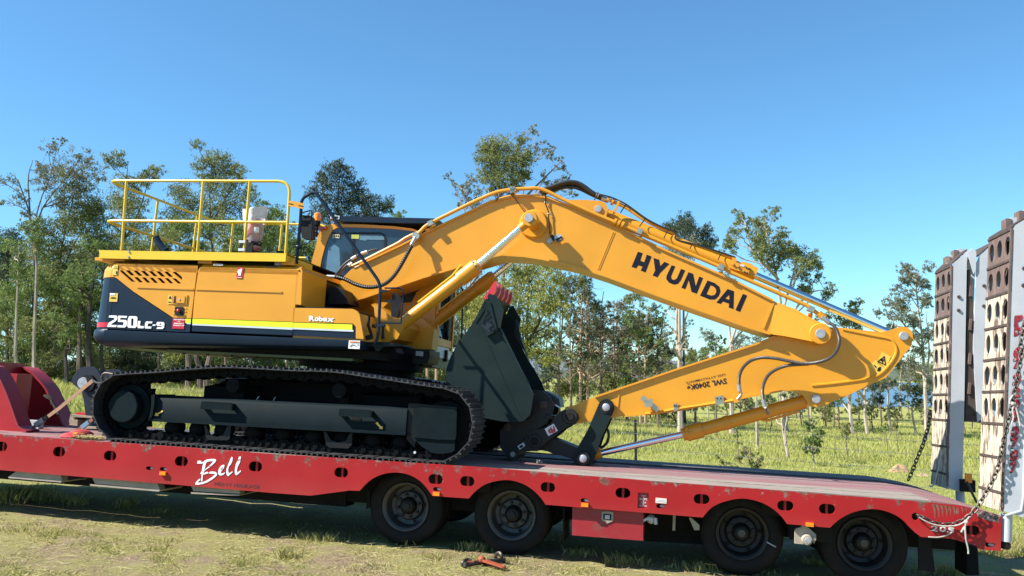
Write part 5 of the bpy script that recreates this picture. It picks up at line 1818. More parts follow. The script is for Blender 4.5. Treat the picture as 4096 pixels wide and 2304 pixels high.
g1 = [(398, 300), (376, 402)]
yellow_left = [(398, 250), (376, 402), (352, 408), (405, 425), (620, 597), (1132, 934), (1366, 944), (1412, 560), (1440, 330), (1452, 275), (1200, 262)]
louv = [((468, 277), (520, 277), (640, 390), (590, 392)), ((570, 280), (618, 281), (742, 396), (690, 396)), ((668, 283), (716, 284), (838, 400), (786, 400)), ((765, 286), (812, 287), (936, 403), (885, 402)),
        ((863, 289), (912, 290), (1036, 407), (984, 407)), ((962, 291), (1010, 293), (1136, 410), (1084, 410)), ((1060, 293), (1110, 295), (1250, 412), (1250, 455)),
        ((455, 316), (470, 316), (648, 474), (600, 474), (455, 342)), ((630, 413), (678, 414), (746, 480), (700, 482)), ((730, 416), (778, 418), (842, 484), (796, 485)), ((828, 420), (876, 421), (940, 488), (894, 488)),
        ((926, 423), (975, 425), (1040, 491), (994, 491)), ((1024, 426), (1072, 428), (1138, 494), (1092, 494)), ((1122, 429), (1168, 431), (1242, 496), (1196, 496))]
lp = plate('engine_door', xz(Rs('M5', Y0, *yellow_left)), [xz(Rs('M5', Y0, *l)) for l in louv], Y0, Y0 + .03, M['yellow'], ex)
MB().px('M5', [(440, 262), (1265, 275), (1270, 505), (445, 490)], Y0, .01, Y0 + .055).build('louvre_shade', M['recess_shade'], lp)
yellow_mid = [(1500, 300), (1475, 345), (1430, 560), (1392, 940), (2700, 985)]
top_y = {}
# the middle door runs on to the fuel tank: traced in the wider crop
mid = [(905, 775), (893, 800), (865, 1000), (852, 1146), (1582, 1172), (1600, 1000), (1618, 800), (1620, 792)]
side_panel('engine_door', mid, M['yellow'], 'A')
dark_left = [(352, 418), (400, 434), (614, 606), (1130, 946), (1364, 958), (1348, 1122), (272, 1078), (300, 800), (335, 430)]
side_panel('lower_door', dark_left, M['slate'])
side_panel('lower_door', [(851, 1152), (1582, 1178), (1573, 1270), (846, 1240)], M['slate'], 'A')
# reflective tape, fluorescent over silver
for nm, mt, pts in (('reflective_tape', 'fluoro', ((853, 1150), (1581, 1176), (1578, 1215), (851, 1186))), ('reflective_tape', 'silver', ((851, 1187), (1578, 1216), (1577, 1230), (850, 1197)))):
    MB().px('A', pts, Y0, .003, Y0 - .004).build(nm, M[mt], ex)
MB().px('M5', [(1290, 950), (1366, 953), (1362, 1008), (1295, 1004)], Y0, .003, Y0 - .004).build('reflective_tape', M['fluoro'], ex)
MB().px('M5', [(1300, 1005), (1362, 1009), (1360, 1022), (1320, 1018)], Y0, .003, Y0 - .004).build('reflective_tape', M['silver'], ex)
# pressed crease lines
for a, b in (((450, 921), (860, 936)), ((876, 936), (1500, 957))):
    A_, B_ = Rs('A', Y0, a, b)
    MB().bar(A_ + Vector((0, -.004, 0)), B_ + Vector((0, -.004, 0)), .012, .016).build('pressed_crease', M['yellow'], ex)
# hood tops with rounded shoulder
zt = pz('M5', (900, 215)).z


def hood(x0a, x0b, x1a, x1b, zl, y1, name, zlow):
    """rounded shoulder from zlow up to zl; a: x at the bottom, b: x at the top"""
    m = MB()
    prof = [(Y0, zlow)] + [(Y0 + .11 - .11 * math.cos(rad(t)), zl - .11 + .11 * math.sin(rad(t))) for t in (0, 20, 40, 60, 80, 90)] + [(y1, zl), (y1, zlow)]
    vs = []
    for (ya, yb) in ((x0a, x0b), (x1a, x1b)):
        for y, z in prof:
            t = min(max((z - zlow) / max(zl - zlow, 1e-6), 0), 1)
            vs.append((ya + (yb - ya) * t, y, z))
    k = len(prof)
    fs = [(j, (j + 1) % k, k + (j + 1) % k, k + j) for j in range(k)] + [tuple(range(k)), tuple(range(2 * k - 1, k - 1, -1))]
    return m.add(vs, fs).build(name, M['yellow'], ex, 40)


zl1 = pz('M5', (1200, 262)).z
hood(pz('M5', (398, 256)).x, pz('M5', (420, 215)).x, pz('M5', (1452, 275)).x, pz('M5', (1475, 240)).x, pz('M5', (900, 222)).z, 2.0, 'hood', zl1)
a_ = R(q('A', (905, 775))[0], Y0)
b_ = R(q('A', (1620, 792))[0], Y0)
hood(a_.x, R(q('A', (915, 745))[0], Y0).x, b_.x, R(q('A', (1625, 768))[0], Y0).x, R(q('A', (1300, 755))[0], Y0).z, 2.0, 'hood', min(a_.z, b_.z))
# dark core behind the gaps
xa, xb = xl + .15, R(q('B', (180, 800))[0], Y0).x - .05
MB().box(xa, xb, Y0 + .075, 1.95, cz_sk + .02, pz('M5', (900, 222)).z - .06).build('engine_housing', M['black'], ex)

# --- front of the house: fuel tank block and tool box
xh = R(q('B', (197, 700))[0], Y0).x
tank_y1 = 1.0
tp = Rs('B', Y0, (158, 700), (197, 705), (188, 940), (140, 936))
MB().prism(xz(tp), Y0, Y0 + .06).build('tank_corner', M['yellow'], ex)
zt2 = R(q('B', (197, 668))[0], Y0).z
z940 = R(q('B', (188, 942))[0], Y0).z
MB().prism([(tp[0].x + .005, z940), (xh, z940), (xh, zt2 - .04), (xh - .04, zt2), (tp[0].x + .005, zt2)], Y0 + .05, tank_y1).build('fuel_tank', M['yellow'], ex)
MB().prism([(tp[0].x + .01, tp[0].z), (tp[1].x, tp[1].z), (tp[1].x - .03, zt2), (tp[0].x + .02, zt2 + .005)], Y0 + .02, Y0 + .08).build('tank_shoulder', M['yellow'], ex)
tbx = Rs('B', Y0, (135, 962), (560, 970), (592, 985), (612, 1010), (640, 1172), (640, 1188), (585, 1184), (585, 1100), (565, 1076), (129, 1066))
o_tb = MB().prism(xz(tbx), Y0, Y0 + .05).build('tool_box', M['yellow'], ex)
side_panel('lower_door', [(129, 1070), (562, 1081), (580, 1104), (580, 1184), (122, 1160)], M['slate'], 'B', Y0 + .005)
for mt, pts in (('fluoro', ((131, 1070), (560, 1083), (560, 1122), (129, 1106))), ('silver', ((129, 1107), (568, 1123), (568, 1136), (128, 1117)))):
    MB().px('B', pts, Y0, .003, Y0 - .002).build('reflective_tape', M[mt], ex)
x_tb = tbx[5].x
zb, zt3 = tbx[5].z - .02, tbx[0].z
core = MB()
core.hexa([(tbx[0].x, Y0 + .045, zb), (tbx[4].x - .01, Y0 + .045, zb), (tbx[4].x - .02, 1.02, zb), (tbx[0].x, 1.02, zb)],
          [(tbx[0].x, Y0 + .045, zt3), (tbx[1].x + .02, Y0 + .045, zt3 - .015), (tbx[1].x, 1.02, zt3 - .02), (tbx[0].x, 1.02, zt3)])
core.build('tool_box_body', M['yellow'], o_tb)
MB().box(tbx[0].x, tbx[1].x - .02, Y0 + .02, .98, zt3 + .002, zt3 + .02).build('tread_plate', M['black'], o_tb)
# latch, hose guard and small fittings on the box front
f = lambda p, y: R(q('M7', p)[0], y)
MB().tube([f(p, .45) for p in ((495, 670), (490, 740), (480, 800), (505, 870), (530, 950))], .018, 8).build('latch_strap', M['black'], ex)
MB().bar(f((545, 805), .62), f((598, 815), .62), .03, .05).build('latch_recess', M['black'], ex)
MB().tube([f(p, .55) for p in ((690, 800), (690, 900), (695, 1000))], .02, 8).build('gas_strut', M['black'], ex)
MB().bar(f((455, 985), .4), f((545, 965), .4), .05, .05).build('step_bracket', M['black'], ex)
MB().px('M7', [(400, 1050), (560, 1040), (760, 1045), (985, 1080), (985, 1105), (700, 1110), (640, 1175), (590, 1175), (560, 1110), (420, 1105)], .45, .4).build('step_bracket', M['black'], ex)
# red-brown swing frame with its lugs, under the boom foot
sw = MB().px('M7', [(560, 500), (640, 530), (830, 690), (960, 720), (1000, 820), (900, 1000), (700, 1060), (640, 1150), (600, 900)], 1.05, 1.2)
sw.build('swing_frame', M['yellow'], ex)
MB().px('M7', [(700, 900), (1000, 780), (1260, 700), (1440, 860), (1395, 1150), (960, 1150), (920, 1270), (760, 1000)], 1.75, .3).build('frame_cheek', M['yellow'], ex)
MB().px('M7', [(690, 1150), (800, 1120), (920, 1120), (1375, 1160), (1372, 1260), (1340, 1350), (1240, 1365), (880, 1345), (700, 1290)], 1.5, .5).build('front_shroud', M['black'], ex)
MB().px('M7', [(760, 1130), (860, 1110), (900, 1200), (860, 1290), (740, 1310), (660, 1290)], 1.0, .3).build('cylinder_foot', M['black'], ex)
MB().px('M7', [(1172, 1172), (1280, 1182), (1275, 1250), (1170, 1240)], 1.49, .006).build('name_plate', M['pin'], ex)

# --- skirt and belly
x_sk0 = pz('M5', (270, 1090)).x
x_sk1 = R(q('B', (625, 1200))[0], Y0).x
zs_a, zs_b = pz('M5', (270, 1093)).z, R(q('B', (580, 1198))[0], Y0).z
zb_a, zb_b = pz('O5', (300, 352)).z, R(q('B', (600, 1262))[0], Y0).z
m = MB()
prof = [(-.012, 0), (-.03, -.03), (-.03, -.62), (-.02, -.76), (.01, -.88), (.06, -.96), (.16, -1.0), (2.83, -1.0), (2.83, 0)]
vs = []
for x, za, zb_ in ((x_sk0, zs_a, zb_a), (x_sk1, zs_b, zb_b)):
    vs += [(x, Y0 + dy, za + (za - zb_) * t) for dy, t in prof]
k = len(prof)
m.add(vs, [(j, (j + 1) % k, k + (j + 1) % k, k + j) for j in range(k)] + [tuple(range(k)), tuple(range(2 * k - 1, k - 1, -1))])
m.build('house_skirt', M['slate'], ex, 30)
MB().box(xl + .5, x_sk1 + .1, .6, 2.8, zb_b - .10, zb_b - .004).build('belly_plate', M['under'], ex)
MB().box(xl + .9, x_sk1 - .2, .55, 1.4, zb_b - .13, zb_b - .10).build('bottom_cover', M['cover'], ex)
for i in range(8):
    x = xl + 1.1 + i * .32
    MB().lathe((x, .6, zb_b - .145), [(0, .018), (.02, .018)], 8, ax='z').build('cover_bolt', M['black'], ex)
# slew ring
c = Vector((-2.35, 1.65, 0))
m = MB()
m.lathe((c.x, c.y, 0), [(.93, .70), (1.02, .70), (1.02, .80), (1.10, .80), (1.10, .74), (1.24, .74)], 40, ax='z')
m.build('slew_ring', M['link'], ex)

# --- decals and small fittings on the side
def deca(name, c, pts, m, y=Y0, lift=.004, parent=ex):
    return MB().px(c, pts, y, .003, y - lift - .003).build(name, M[m] if isinstance(m, str) else m, parent)


for sx in ('250', 'LC-9'):
    pass
# model figures: squared, slanted numerals traced
_num = {
    '2': [(162, 128), (270, 130), (290, 150), (282, 195), (255, 225), (195, 262), (185, 282), (278, 284), (268, 318), (124, 314), (138, 262), (165, 235), (235, 198), (240, 170), (145, 160)],
    '5': [(300, 132), (445, 138), (438, 170), (335, 166), (330, 198), (420, 202), (445, 222), (435, 300), (405, 326), (284, 320), (292, 286), (380, 290), (388, 238), (296, 232)],
    '0': [(470, 150), (490, 140), (590, 142), (612, 162), (605, 300), (575, 332), (465, 328), (448, 305), (455, 200)],
    'L': [(622, 218), (662, 220), (650, 298), (718, 302), (708, 338), (620, 334), (610, 320)],
    'C': [(752, 226), (855, 228), (846, 258), (785, 256), (772, 306), (840, 310), (830, 342), (740, 340), (728, 325), (735, 255)],
    '-': [(862, 274), (908, 276), (900, 298), (852, 296)],
    '9': [(932, 234), (1028, 236), (1048, 255), (1042, 325), (1015, 350), (918, 346), (932, 318), (1000, 320), (1004, 302), (935, 300), (918, 282), (920, 255)]}
_nh = {'0': [(512, 178), (550, 180), (545, 296), (508, 294)], '9': [(970, 258), (998, 259), (996, 280), (968, 279)]}
for k_, pl in _num.items():
    plate('model_figure', xz(Rs('P1', Y0, *pl)), [xz(Rs('P1', Y0, *_nh[k_]))] if k_ in _nh else [], Y0 - .008, Y0 - .005, M['white'], ex)
rb = [('R', (247, 1057), (290, 1058), (247, 1020)), ('o', (288, 1058), (318, 1059), (289, 1030)), ('b', (318, 1060), (348, 1061), (320, 1023)), ('e', (346, 1061), (378, 1062), (349, 1033)), ('x', (374, 1063), (424, 1064), (385, 1036))]
for ch, a, b, c in rb:
    lettering(ch, 'B', a, b, c, Y0, M['print_black'], ex, .09, lift=.003, name='lettering_shadow')
    lettering(ch, 'B', a, b, c, Y0, M['white'], ex, .045, lift=.006)
deca('stop_label', 'M5', [(1136, 944), (1286, 950), (1278, 1083), (1126, 1076)], 'stripe_red')
for t_, a, b, c in (('PUSH BUTTON', (1146, 968), (1284, 972), (1147, 950)), ('FOR', (1195, 990), (1228, 991), (1195, 980)), ('EMERGENCY', (1146, 1018), (1276, 1022), (1148, 1002)), ('ENGINE STOP', (1140, 1042), (1278, 1047), (1142, 1026))):
    lettering(t_, 'M5', a, b, c, Y0 - .007, M['white'], ex, .03, lift=.002)
deca('safety_label', 'M5', [(326, 620), (428, 622), (418, 732), (316, 730)], 'decal')
deca('label_print', 'M5', [(328, 622), (392, 624), (388, 650), (326, 648)], 'white', lift=.008)
deca('label_print', 'M5', [(335, 680), (360, 672), (400, 676), (405, 690), (340, 690)], 'print_black', lift=.008)
deca('safety_label', 'M5', [(372, 254), (428, 256), (420, 388), (356, 384)], mat('pale_yellow_decal', (.72, .50, .10), .5, var=.05))
deca('label_print', 'M5', [(398, 262), (422, 304), (372, 302)], mat('thin_print', (.50, .33, .07), .5), lift=.008)
deca('label_print', 'M5', [(405, 338), (416, 338), (414, 375), (402, 375)], 'print_black', lift=.008)
deca('safety_label', 'M5', [(1076, 642), (1128, 644), (1120, 762), (1068, 760)], 'decal')
deca('label_print', 'M5', [(1102, 655), (1120, 692), (1082, 690)], 'print_black', lift=.008)
deca('label_print', 'M5', [(1076, 730), (1112, 732), (1110, 742), (1076, 740)], 'print_black', lift=.008)
hd = MB().px('M5', [(1140, 640), (1325, 645), (1312, 768), (1128, 762)], Y0, .012, Y0 - .012).build('door_handle', M['yellow'], ex)
MB().px('M5', [(1158, 660), (1300, 664), (1290, 752), (1146, 748)], Y0, .004, Y0 - .016).build('handle_well', M['recess_shade'], hd)
MB().px('M5', [(1188, 662), (1300, 665), (1290, 750), (1184, 746)], Y0, .006, Y0 - .020).build('handle_paddle', M['yellow'], hd)
c = pz('M5', (1228, 705))
MB().lathe((c.x, Y0 - .026, c.z), [(0, .012), (.008, .016)], 14).build('handle_lock', M['pin'], hd)
so_ = MB().px('M5', [(1175, 795), (1265, 798), (1280, 815), (1272, 900), (1255, 912), (1172, 908), (1160, 890), (1166, 808)], Y0, .012, Y0 - .010).build('stop_switch_recess', M['black'], ex)
c = pz('M5', (1218, 848))
MB().ball((c.x, Y0 - .025, c.z), .022, 12).build('stop_button', M['redpaint'], so_)
for p in ((1152, 805), (1302, 815), (1145, 850), (1298, 855), (1142, 892), (1290, 898)):
    c = pz('M5', p)
    MB().lathe((c.x, Y0 - .008, c.z), [(0, .007), (.01, .008)], 6).build('recess_screw', M['decal'], so_)
deca('extinguisher_label', 'M5', [(1972, 290), (2050, 292), (2026, 432), (1946, 428)], 'redpaint')
deca('label_print', 'M5', [(1985, 318), (2010, 312), (2018, 300), (2028, 312), (2024, 330), (2010, 396), (1978, 394), (1982, 345), (1966, 365), (1968, 340)], 'white', lift=.008)
deca('label_print', 'M5', [(1952, 416), (2022, 420), (2021, 425), (1951, 421)], 'white', lift=.008)
lettering('DIESEL', 'M5', (2352, 290), (2482, 292), (2360, 270), Y0, M['print_black'], ex, .02, lift=.003)
deca('fluid_label', 'M5', [(1660, 243), (1782, 247), (1774, 268), (1654, 262)], 'white')
lettering('HYD.OIL', 'M5', (1664, 258), (1768, 262), (1668, 248), Y0 - .007, M['print_black'], ex, .02, lift=.002)
wl = deca('warning_label', 'M7', [(205, 1020), (366, 1025), (358, 1146), (194, 1138)], 'white', Y0 - .03)
deca('label_print', 'M7', [(218, 1034), (356, 1038), (354, 1056), (216, 1052)], M['amber'], Y0 - .03, .009)
lettering('WARNING', 'M7', (250, 1052), (345, 1055), (251, 1038), Y0 - .040, M['print_black'], ex, .03, lift=.002)
deca('label_print', 'M7', [(220, 1110), (250, 1078), (290, 1085), (320, 1110), (318, 1116), (285, 1092), (252, 1086), (226, 1114)], 'print_black', Y0 - .03, .009)
deca('label_print', 'M7', [(318, 1070), (342, 1071), (340, 1086), (316, 1084)], 'silver', Y0 - .03, .009)

# --- walkway on the roof with its rails
PL = .22
fa = Rs('A', PL, (172, 652), (390, 657), (1530, 676), (1524, 736), (390, 717), (185, 711))
pf = part_empty('roof_walkway', ex)
MB().prism(xz(fa), PL, PL + .02).build('fascia', M['lemon'], pf)
xw0, xw1 = fa[0].x, fa[2].x
zp = fa[1].z
MB().hexa([(xw0, PL + .02, zp - .02), (fa[2].x, PL + .02, fa[2].z - .02), (fa[2].x, 3.02, fa[2].z - .02), (xw0 - .1, 3.02, zp - .02)],
          [(xw0, PL + .02, zp - .005), (fa[2].x, PL + .02, fa[2].z - .005), (fa[2].x, 3.02, fa[2].z - .005), (xw0 - .1, 3.02, zp - .005)]).build('deck_mesh', M['black'], pf)
MB().hexa([(xw0, PL + .021, fa[5].z), (xw0 + .02, PL + .021, fa[5].z), (xw0 - .06, 3.02, fa[5].z), (xw0 - .1, 3.02, fa[5].z)],
          [(xw0, PL + .021, zp), (xw0 + .02, PL + .021, zp), (xw0 - .06, 3.02, zp), (xw0 - .1, 3.02, zp)]).build('fascia', M['lemon'], pf)
MB().hexa([(xw1 - .02, PL + .021, fa[3].z), (xw1, PL + .021, fa[3].z), (xw1, 1.0, fa[3].z), (xw1 - .02, 1.0, fa[3].z)],
          [(xw1 - .02, PL + .021, fa[2].z), (xw1, PL + .021, fa[2].z), (xw1, 1.0, fa[2].z), (xw1 - .02, 1.0, fa[2].z)]).build('fascia', M['lemon'], pf)
for p in ((392, 664), (388, 702)):
    c = R(q('A', p)[0], PL)
    MB().lathe((c.x, PL - .012, c.z), [(0, .012), (.012, .014)], 8).build('bolt', M['pin'], pf)
YR = .30
top_n = Rs('A', YR, (250, 149), (900, 151), (1200, 153), (1560, 154), (1561, 210), (1544, 440), (1525, 690))
zr_top = top_n[0].z
corner = R(q('A', (238, 149))[0], YR)
far_c = Vector((corner.x + .05, 2.95, corner.z))
mid_l = R(q('A', (212, 440))[0], YR)
mid_r = R(q('A', (1543, 452))[0], YR)
RR = .0175
far_end = R(q('M6', (545, 385))[0], 2.95)
rail_top = bend([Vector((far_end.x + .08, 2.95, far_c.z - .30)), Vector((far_end.x, 2.95, far_c.z)), far_c, corner, top_n[3], top_n[6]], .16, 6)
MB().tube(rail_top, RR, 8).build('top_rail', M['lemon'], pf)
rail_mid = bend([Vector((far_end.x - .3, 2.95, mid_l.z)), Vector((mid_l.x + .05, 2.95, mid_l.z)), mid_l, mid_r], .14, 6)
MB().tube(rail_mid, RR, 8).build('mid_rail', M['lemon'], pf)
for a, b in (((374, 150), (339, 655)), ((930, 152), (887, 665)), ((1267, 154), (1224, 672))):
    MB().cyl(R(q('A', a)[0], YR), R(q('A', b)[0], YR), RR, n=8).build('rail_post', M['lemon'], pf)
for y, xx in ((1.35, None), (2.35, None)):
    xx = corner.x + .02 + .03 * (y - .3) / 2.7
    MB().cyl((xx, y, corner.z), (xx - .02, y, zp), RR, n=8).build('rail_post', M['lemon'], pf)
for px_ in (1140, 1700):
    c = R((300 + 1145 / 1.811, 900) if px_ == 1140 else (1128, 900), 2.95)
    MB().cyl((c.x, 2.95, corner.z), (c.x - .01, 2.95, zp), RR, n=8).build('rail_post', M['lemon'], pf)
tg = MB().px('A', [(1552, 298), (1600, 303), (1662, 318), (1665, 350), (1655, 357), (1600, 345), (1548, 336)], YR, .006, YR - .024).build('tag_plate', M['yellow'], pf)
for p in ((1554, 316), (1626, 330)):
    MB().px('A', [(p[0], p[1]), (p[0] + 34, p[1] + 6), (p[0] + 33, p[1] + 12), (p[0] - 1, p[1] + 6)], YR, .002, YR - .027).build('tag_print', M['print_black'], pf)
# exhaust and caps on the roof
MB().tube([R(p, 1.2) for p in q('A', (585, 560), (600, 590), (640, 648), (660, 660))], .048, 10).build('exhaust_pipe', M['slate'], ex)
c = R(q('A', (1487, 668))[0], .5)
MB().lathe((c.x, c.y, c.z - .12), [(0, .06), (.08, .06), (.10, .045), (.13, .045)], 16, ax='z').build('fuel_cap', M['black'], ex)
c = R(q('A', (1487, 745))[0], .42)
MB().lathe((c.x, c.y, c.z - .04), [(0, .07), (.07, .07)], 16, ax='z').build('filler_neck', M['pin'], ex)
for p, w_ in (((250, 718), .2), ((940, 738), .09), ((1540, 748), .08)):
    c = R(q('A', p)[0], Y0 + .05)
    MB().box(c.x - w_, c.x + w_, c.y, c.y + .3, c.z - .02, c.z + .02).build('walkway_bracket', M['yellow'], pf)

# --- access rail tube with both mirrors
ar = Rs('A', .36, (1606, 752), (1612, 640), (1636, 400), (1640, 300), (1665, 262), (1748, 241))
ar2 = Rs('B', .36, (300, 132), (765, 788), (764, 850), (752, 1090), (742, 1190), (718, 1228), (690, 1236))
MB().tube(bend([ar[0], ar[2], ar[3], ar[4], ar2[0]], .10, 5)[:-1] + bend([ar2[0] + Vector((-.06, 0, .006)), ar2[0], ar2[1], ar2[3], ar2[4], ar2[5]], .09, 5), .019, 10).build('grab_rail', M['slate'], ex)
mi = MB().px('M6', [(215, 255), (330, 270), (348, 285), (358, 540), (345, 568), (240, 565), (212, 540), (188, 280)], .52, .09).build('mirror', M['black'], ex)
MB().tube(bend(Rs('M6', .50, (195, 235), (330, 198), (345, 215), (335, 570), (300, 625), (175, 645)), .03, 4), .009, 6).build('mirror_arm', M['black'], mi)
MB().px('M6', [(300, 385), (325, 370), (350, 390), (345, 430), (310, 405)], .49, .05).build('mirror_clamp', M['black'], mi)
c = R(q('M6', (175, 668))[0], .36)
MB().ball(c, .035, 10, (1.3, 1, .8)).build('rail_clamp', M['slate'], ex)
mi2 = MB().px('M7', [(835, 335), (852, 320), (900, 340), (935, 400), (935, 520), (912, 660), (890, 690), (825, 680), (812, 660), (818, 480)], .75, .08).build('mirror', M['black'], ex)
MB().tube(bend(Rs('M7', .62, (720, 262), (955, 262), (992, 305), (958, 745), (960, 772), (670, 762)), .05, 4), .010, 6).build('mirror_arm', M['slate'], mi2)
for p in ((695, 300), (655, 800)):
    MB().px('M7', [(p[0] - 40, p[1] - 22), (p[0] + 55, p[1] - 12), (p[0] + 40, p[1] + 18), (p[0] - 40, p[1] + 24)], .33, .07).build('rail_clamp', M['slate'], ex)

# --- cab at the far front corner
CYN = 2.05
cab = part_empty('cab', ex)
xf = -1.5184
cb = Rs('M6', CYN, (300, 1200), (318, 960), (345, 850), (436, 500), (475, 430), (535, 388), (600, 374), (1000, 378), (1400, 402), (1640, 432), (1740, 472))
roof_z = [p for p in cb]
win = Rs('M6', CYN, (440, 1010), (470, 830), (520, 640), (560, 545), (610, 455), (660, 425), (760, 415), (1000, 418), (1400, 436), (1640, 462), (1720, 490))
fr_top = R((1752, 960), CYN)
low = R((1732, 1396), CYN)
outer_c = xz(cb) + [(xf - .08, cb[-1].z - .25), (xf, 2.30), (xf, low.z), (cb[0].x, low.z)]
win_c = xz(win) + [(xf - .20, win[-1].z - .25), (xf - .14, 2.34), (xf - .14, 2.22), (xf - .28, 2.10), (xf - .34, 1.96), (xf - .55, 1.94), (xf - .9, 1.95), (win[0].x + .1, win[0].z - .05)]
plate('cab_side', outer_c, [win_c], CYN, CYN + .05, M['yellow'], cab)
gl = MB().prism(win_c, CYN + .02, CYN + .03).build('side_glass', M['glass'], cab)
wf = Rs('M6', CYN + .015, (580, 480), (1230, 482), (1290, 510), (1305, 560), (1300, 900), (1275, 900), (1280, 570), (1262, 515), (1220, 500), (590, 496))
MB().prism(xz(wf), CYN + .012, CYN + .018).build('window_frame', M['black'], gl)
MB().px('M6', [(872, 496), (900, 496), (900, 780), (872, 780)], CYN + .015, .004).build('window_bar', M['black'], gl)
MB().px('M6', [(958, 512), (1290, 522), (1290, 580), (1050, 575), (1050, 588), (958, 580)], CYN + .015, .003).build('painted_sky_reflection', M['glasslight'], gl)  # pale patch painting the sky's reflection onto the glass
MB().px('M6', [(858, 510), (955, 512), (955, 566), (858, 562)], CYN + .015, .003, CYN + .010).build('window_label', mat('yellow_green_label', (.42, .46, .08), .5), gl)
MB().px('M6', [(618, 508), (704, 510), (702, 556), (616, 553)], CYN + .015, .003, CYN + .010).build('window_label', mat('cream_label', (.70, .62, .35), .5), gl)
for a in ((628, 520), (655, 518), (680, 520)):
    MB().px('M6', [(a[0], a[1]), (a[0] + 16, a[1]), (a[0] + 16, a[1] + 22), (a[0], a[1] + 22)], CYN + .015, .002, CYN + .008).build('label_print', M['print_black'], gl)
MB().px('M6', [(560, 680), (640, 640), (700, 680), (715, 1000), (700, 1040), (520, 1020)], CYN + .018, .003).build('seat_cover', M['glasslight'], gl)
# far side, back, front of the cab
MB().prism(outer_c, 2.98, 3.02).build('cab_side', M['yellow'], cab)
rz = roof_z
roof = MB()
vs, fs = [], []
seq = rz[2:]
for p in seq:
    vs += [(p.x, CYN + .05, p.z), (p.x, 2.98, p.z), (p.x, CYN + .05, p.z - .05), (p.x, 2.98, p.z - .05)]
for i in range(len(seq) - 1):
    a, b = i * 4, i * 4 + 4
    fs += [(a, a + 1, b + 1, b), (a + 2, b + 2, b + 3, a + 3)]
roof.add(vs, fs)
roof.build('cab_roof', M['yellow'], cab)
MB().box(cb[0].x + .02, xf - .02, CYN + .06, 2.96, low.z, low.z + .55).build('cab_floor', M['black'], cab)
# front face: door glass with black handle frame, seen past the boom cylinders
zf0, zf1 = low.z + .16, 2.62
MB().hexa([(xf - .02, CYN + .06, zf0), (xf, CYN + .06, zf0), (xf, 2.97, zf0), (xf - .02, 2.97, zf0)], [(xf - .22, CYN + .06, zf1 + .35), (xf - .2, CYN + .06, zf1 + .35), (xf - .2, 2.97, zf1 + .35), (xf - .22, 2.97, zf1 + .35)]).build('front_glass', M['glass'], cab)
for y in (CYN + .06, 2.94):
    MB().bar((xf + .01, y, low.z + .02), (xf + .01, y, 2.35), .06, .06).build('front_pillar', M['yellow'], cab)
    MB().bar((xf + .01, y, 2.35), (xf - .2, y, zf1 + .36), .06, .06).build('front_pillar', M['yellow'], cab)
MB().box(xf - .02, xf + .03, CYN + .05, 2.98, low.z + .06, low.z + .16).build('front_sill', M['yellow'], cab)
MB().bar((xf + .02, 2.72, zf0), (xf + .02, 2.72, 2.3), .10, .04).build('front_post', M['black'], cab)
MB().tube(bend([Vector((xf + .06, 2.50, zf0 + .72)), Vector((xf + .06, 2.50, zf0 + .08)), Vector((xf + .06, 2.66, zf0 + .05))], .08, 4), .016, 6).build('grab_handle', M['black'], cab)
MB().tube(bend(Rs('M7', 3.1, (1690, 1100), (1790, 1105), (1835, 1000), (1850, 300), (1830, 250)), .08, 4), .013, 6).build('grab_handle', M['black'], cab)
MB().box(xf - .05, xf + .012, CYN + .05, 2.98, low.z - .10, low.z + .055).build('reflective_sill', M['silver'], cab)
MB().box(xf - .02, xf + .05, 2.62, 2.68, low.z - .14, low.z + .02).build('sill_clip', M['black'], cab)
MB().box(xf - 1.2, xf + .0, CYN, 3.0, low.z - .24, low.z - .10).build('cab_base', M['cover'], cab)
MB().bar((xf + .03, 2.35, zf0 + .9), (xf - .1, 2.45, zf0 + 1.55), .02, .02).build('wiper', M['black'], cab)
# roof guard
gu = Rs('M6', 1.98, (548, 265), (1960, 302), (1905, 362), (1500, 362), (730, 338), (552, 300))
MB().prism(xz(gu), 1.98, 3.05).build('roof_guard', M['slate'], cab)
MB().px('M6', [(600, 300), (700, 355), (760, 365), (1650, 405), (1900, 362), (730, 338)], 2.15, .7).build('guard_frame', M['black'], cab)
deca('guard_label', 'M6', [(590, 264), (704, 270), (698, 314), (586, 306)], 'white', 1.98, .004, cab)
deca('label_print', 'M6', [(602, 272), (690, 276), (686, 306), (598, 300)], 'black', 1.98, .007, cab)
# beacon on its black stalk
c = R(q('M6', (415, 335))[0], 2.0)
be = part_empty('beacon', cab)
MB().lathe((c.x, c.y, c.z), [(0, .052), (.03, .052), (.10, .046), (.115, .03)], 20, ax='z').build('beacon_lens', M['amber'], be)
MB().lathe((c.x, c.y, c.z - .11), [(0, .02), (.03, .022), (.05, .045), (.108, .052)], 16, ax='z').build('beacon_base', M['black'], be)
MB().lathe((c.x, c.y, c.z - .22), [(0, .018), (.02, .026), (.04, .018), (.06, .026), (.08, .018), (.11, .026)], 12, ax='z').build('beacon_stalk', M['black'], be)
MB().px('M6', [(430, 420), (520, 400), (530, 430), (440, 450)], 2.0, .05).build('beacon_bracket', M['redpaint'], be)

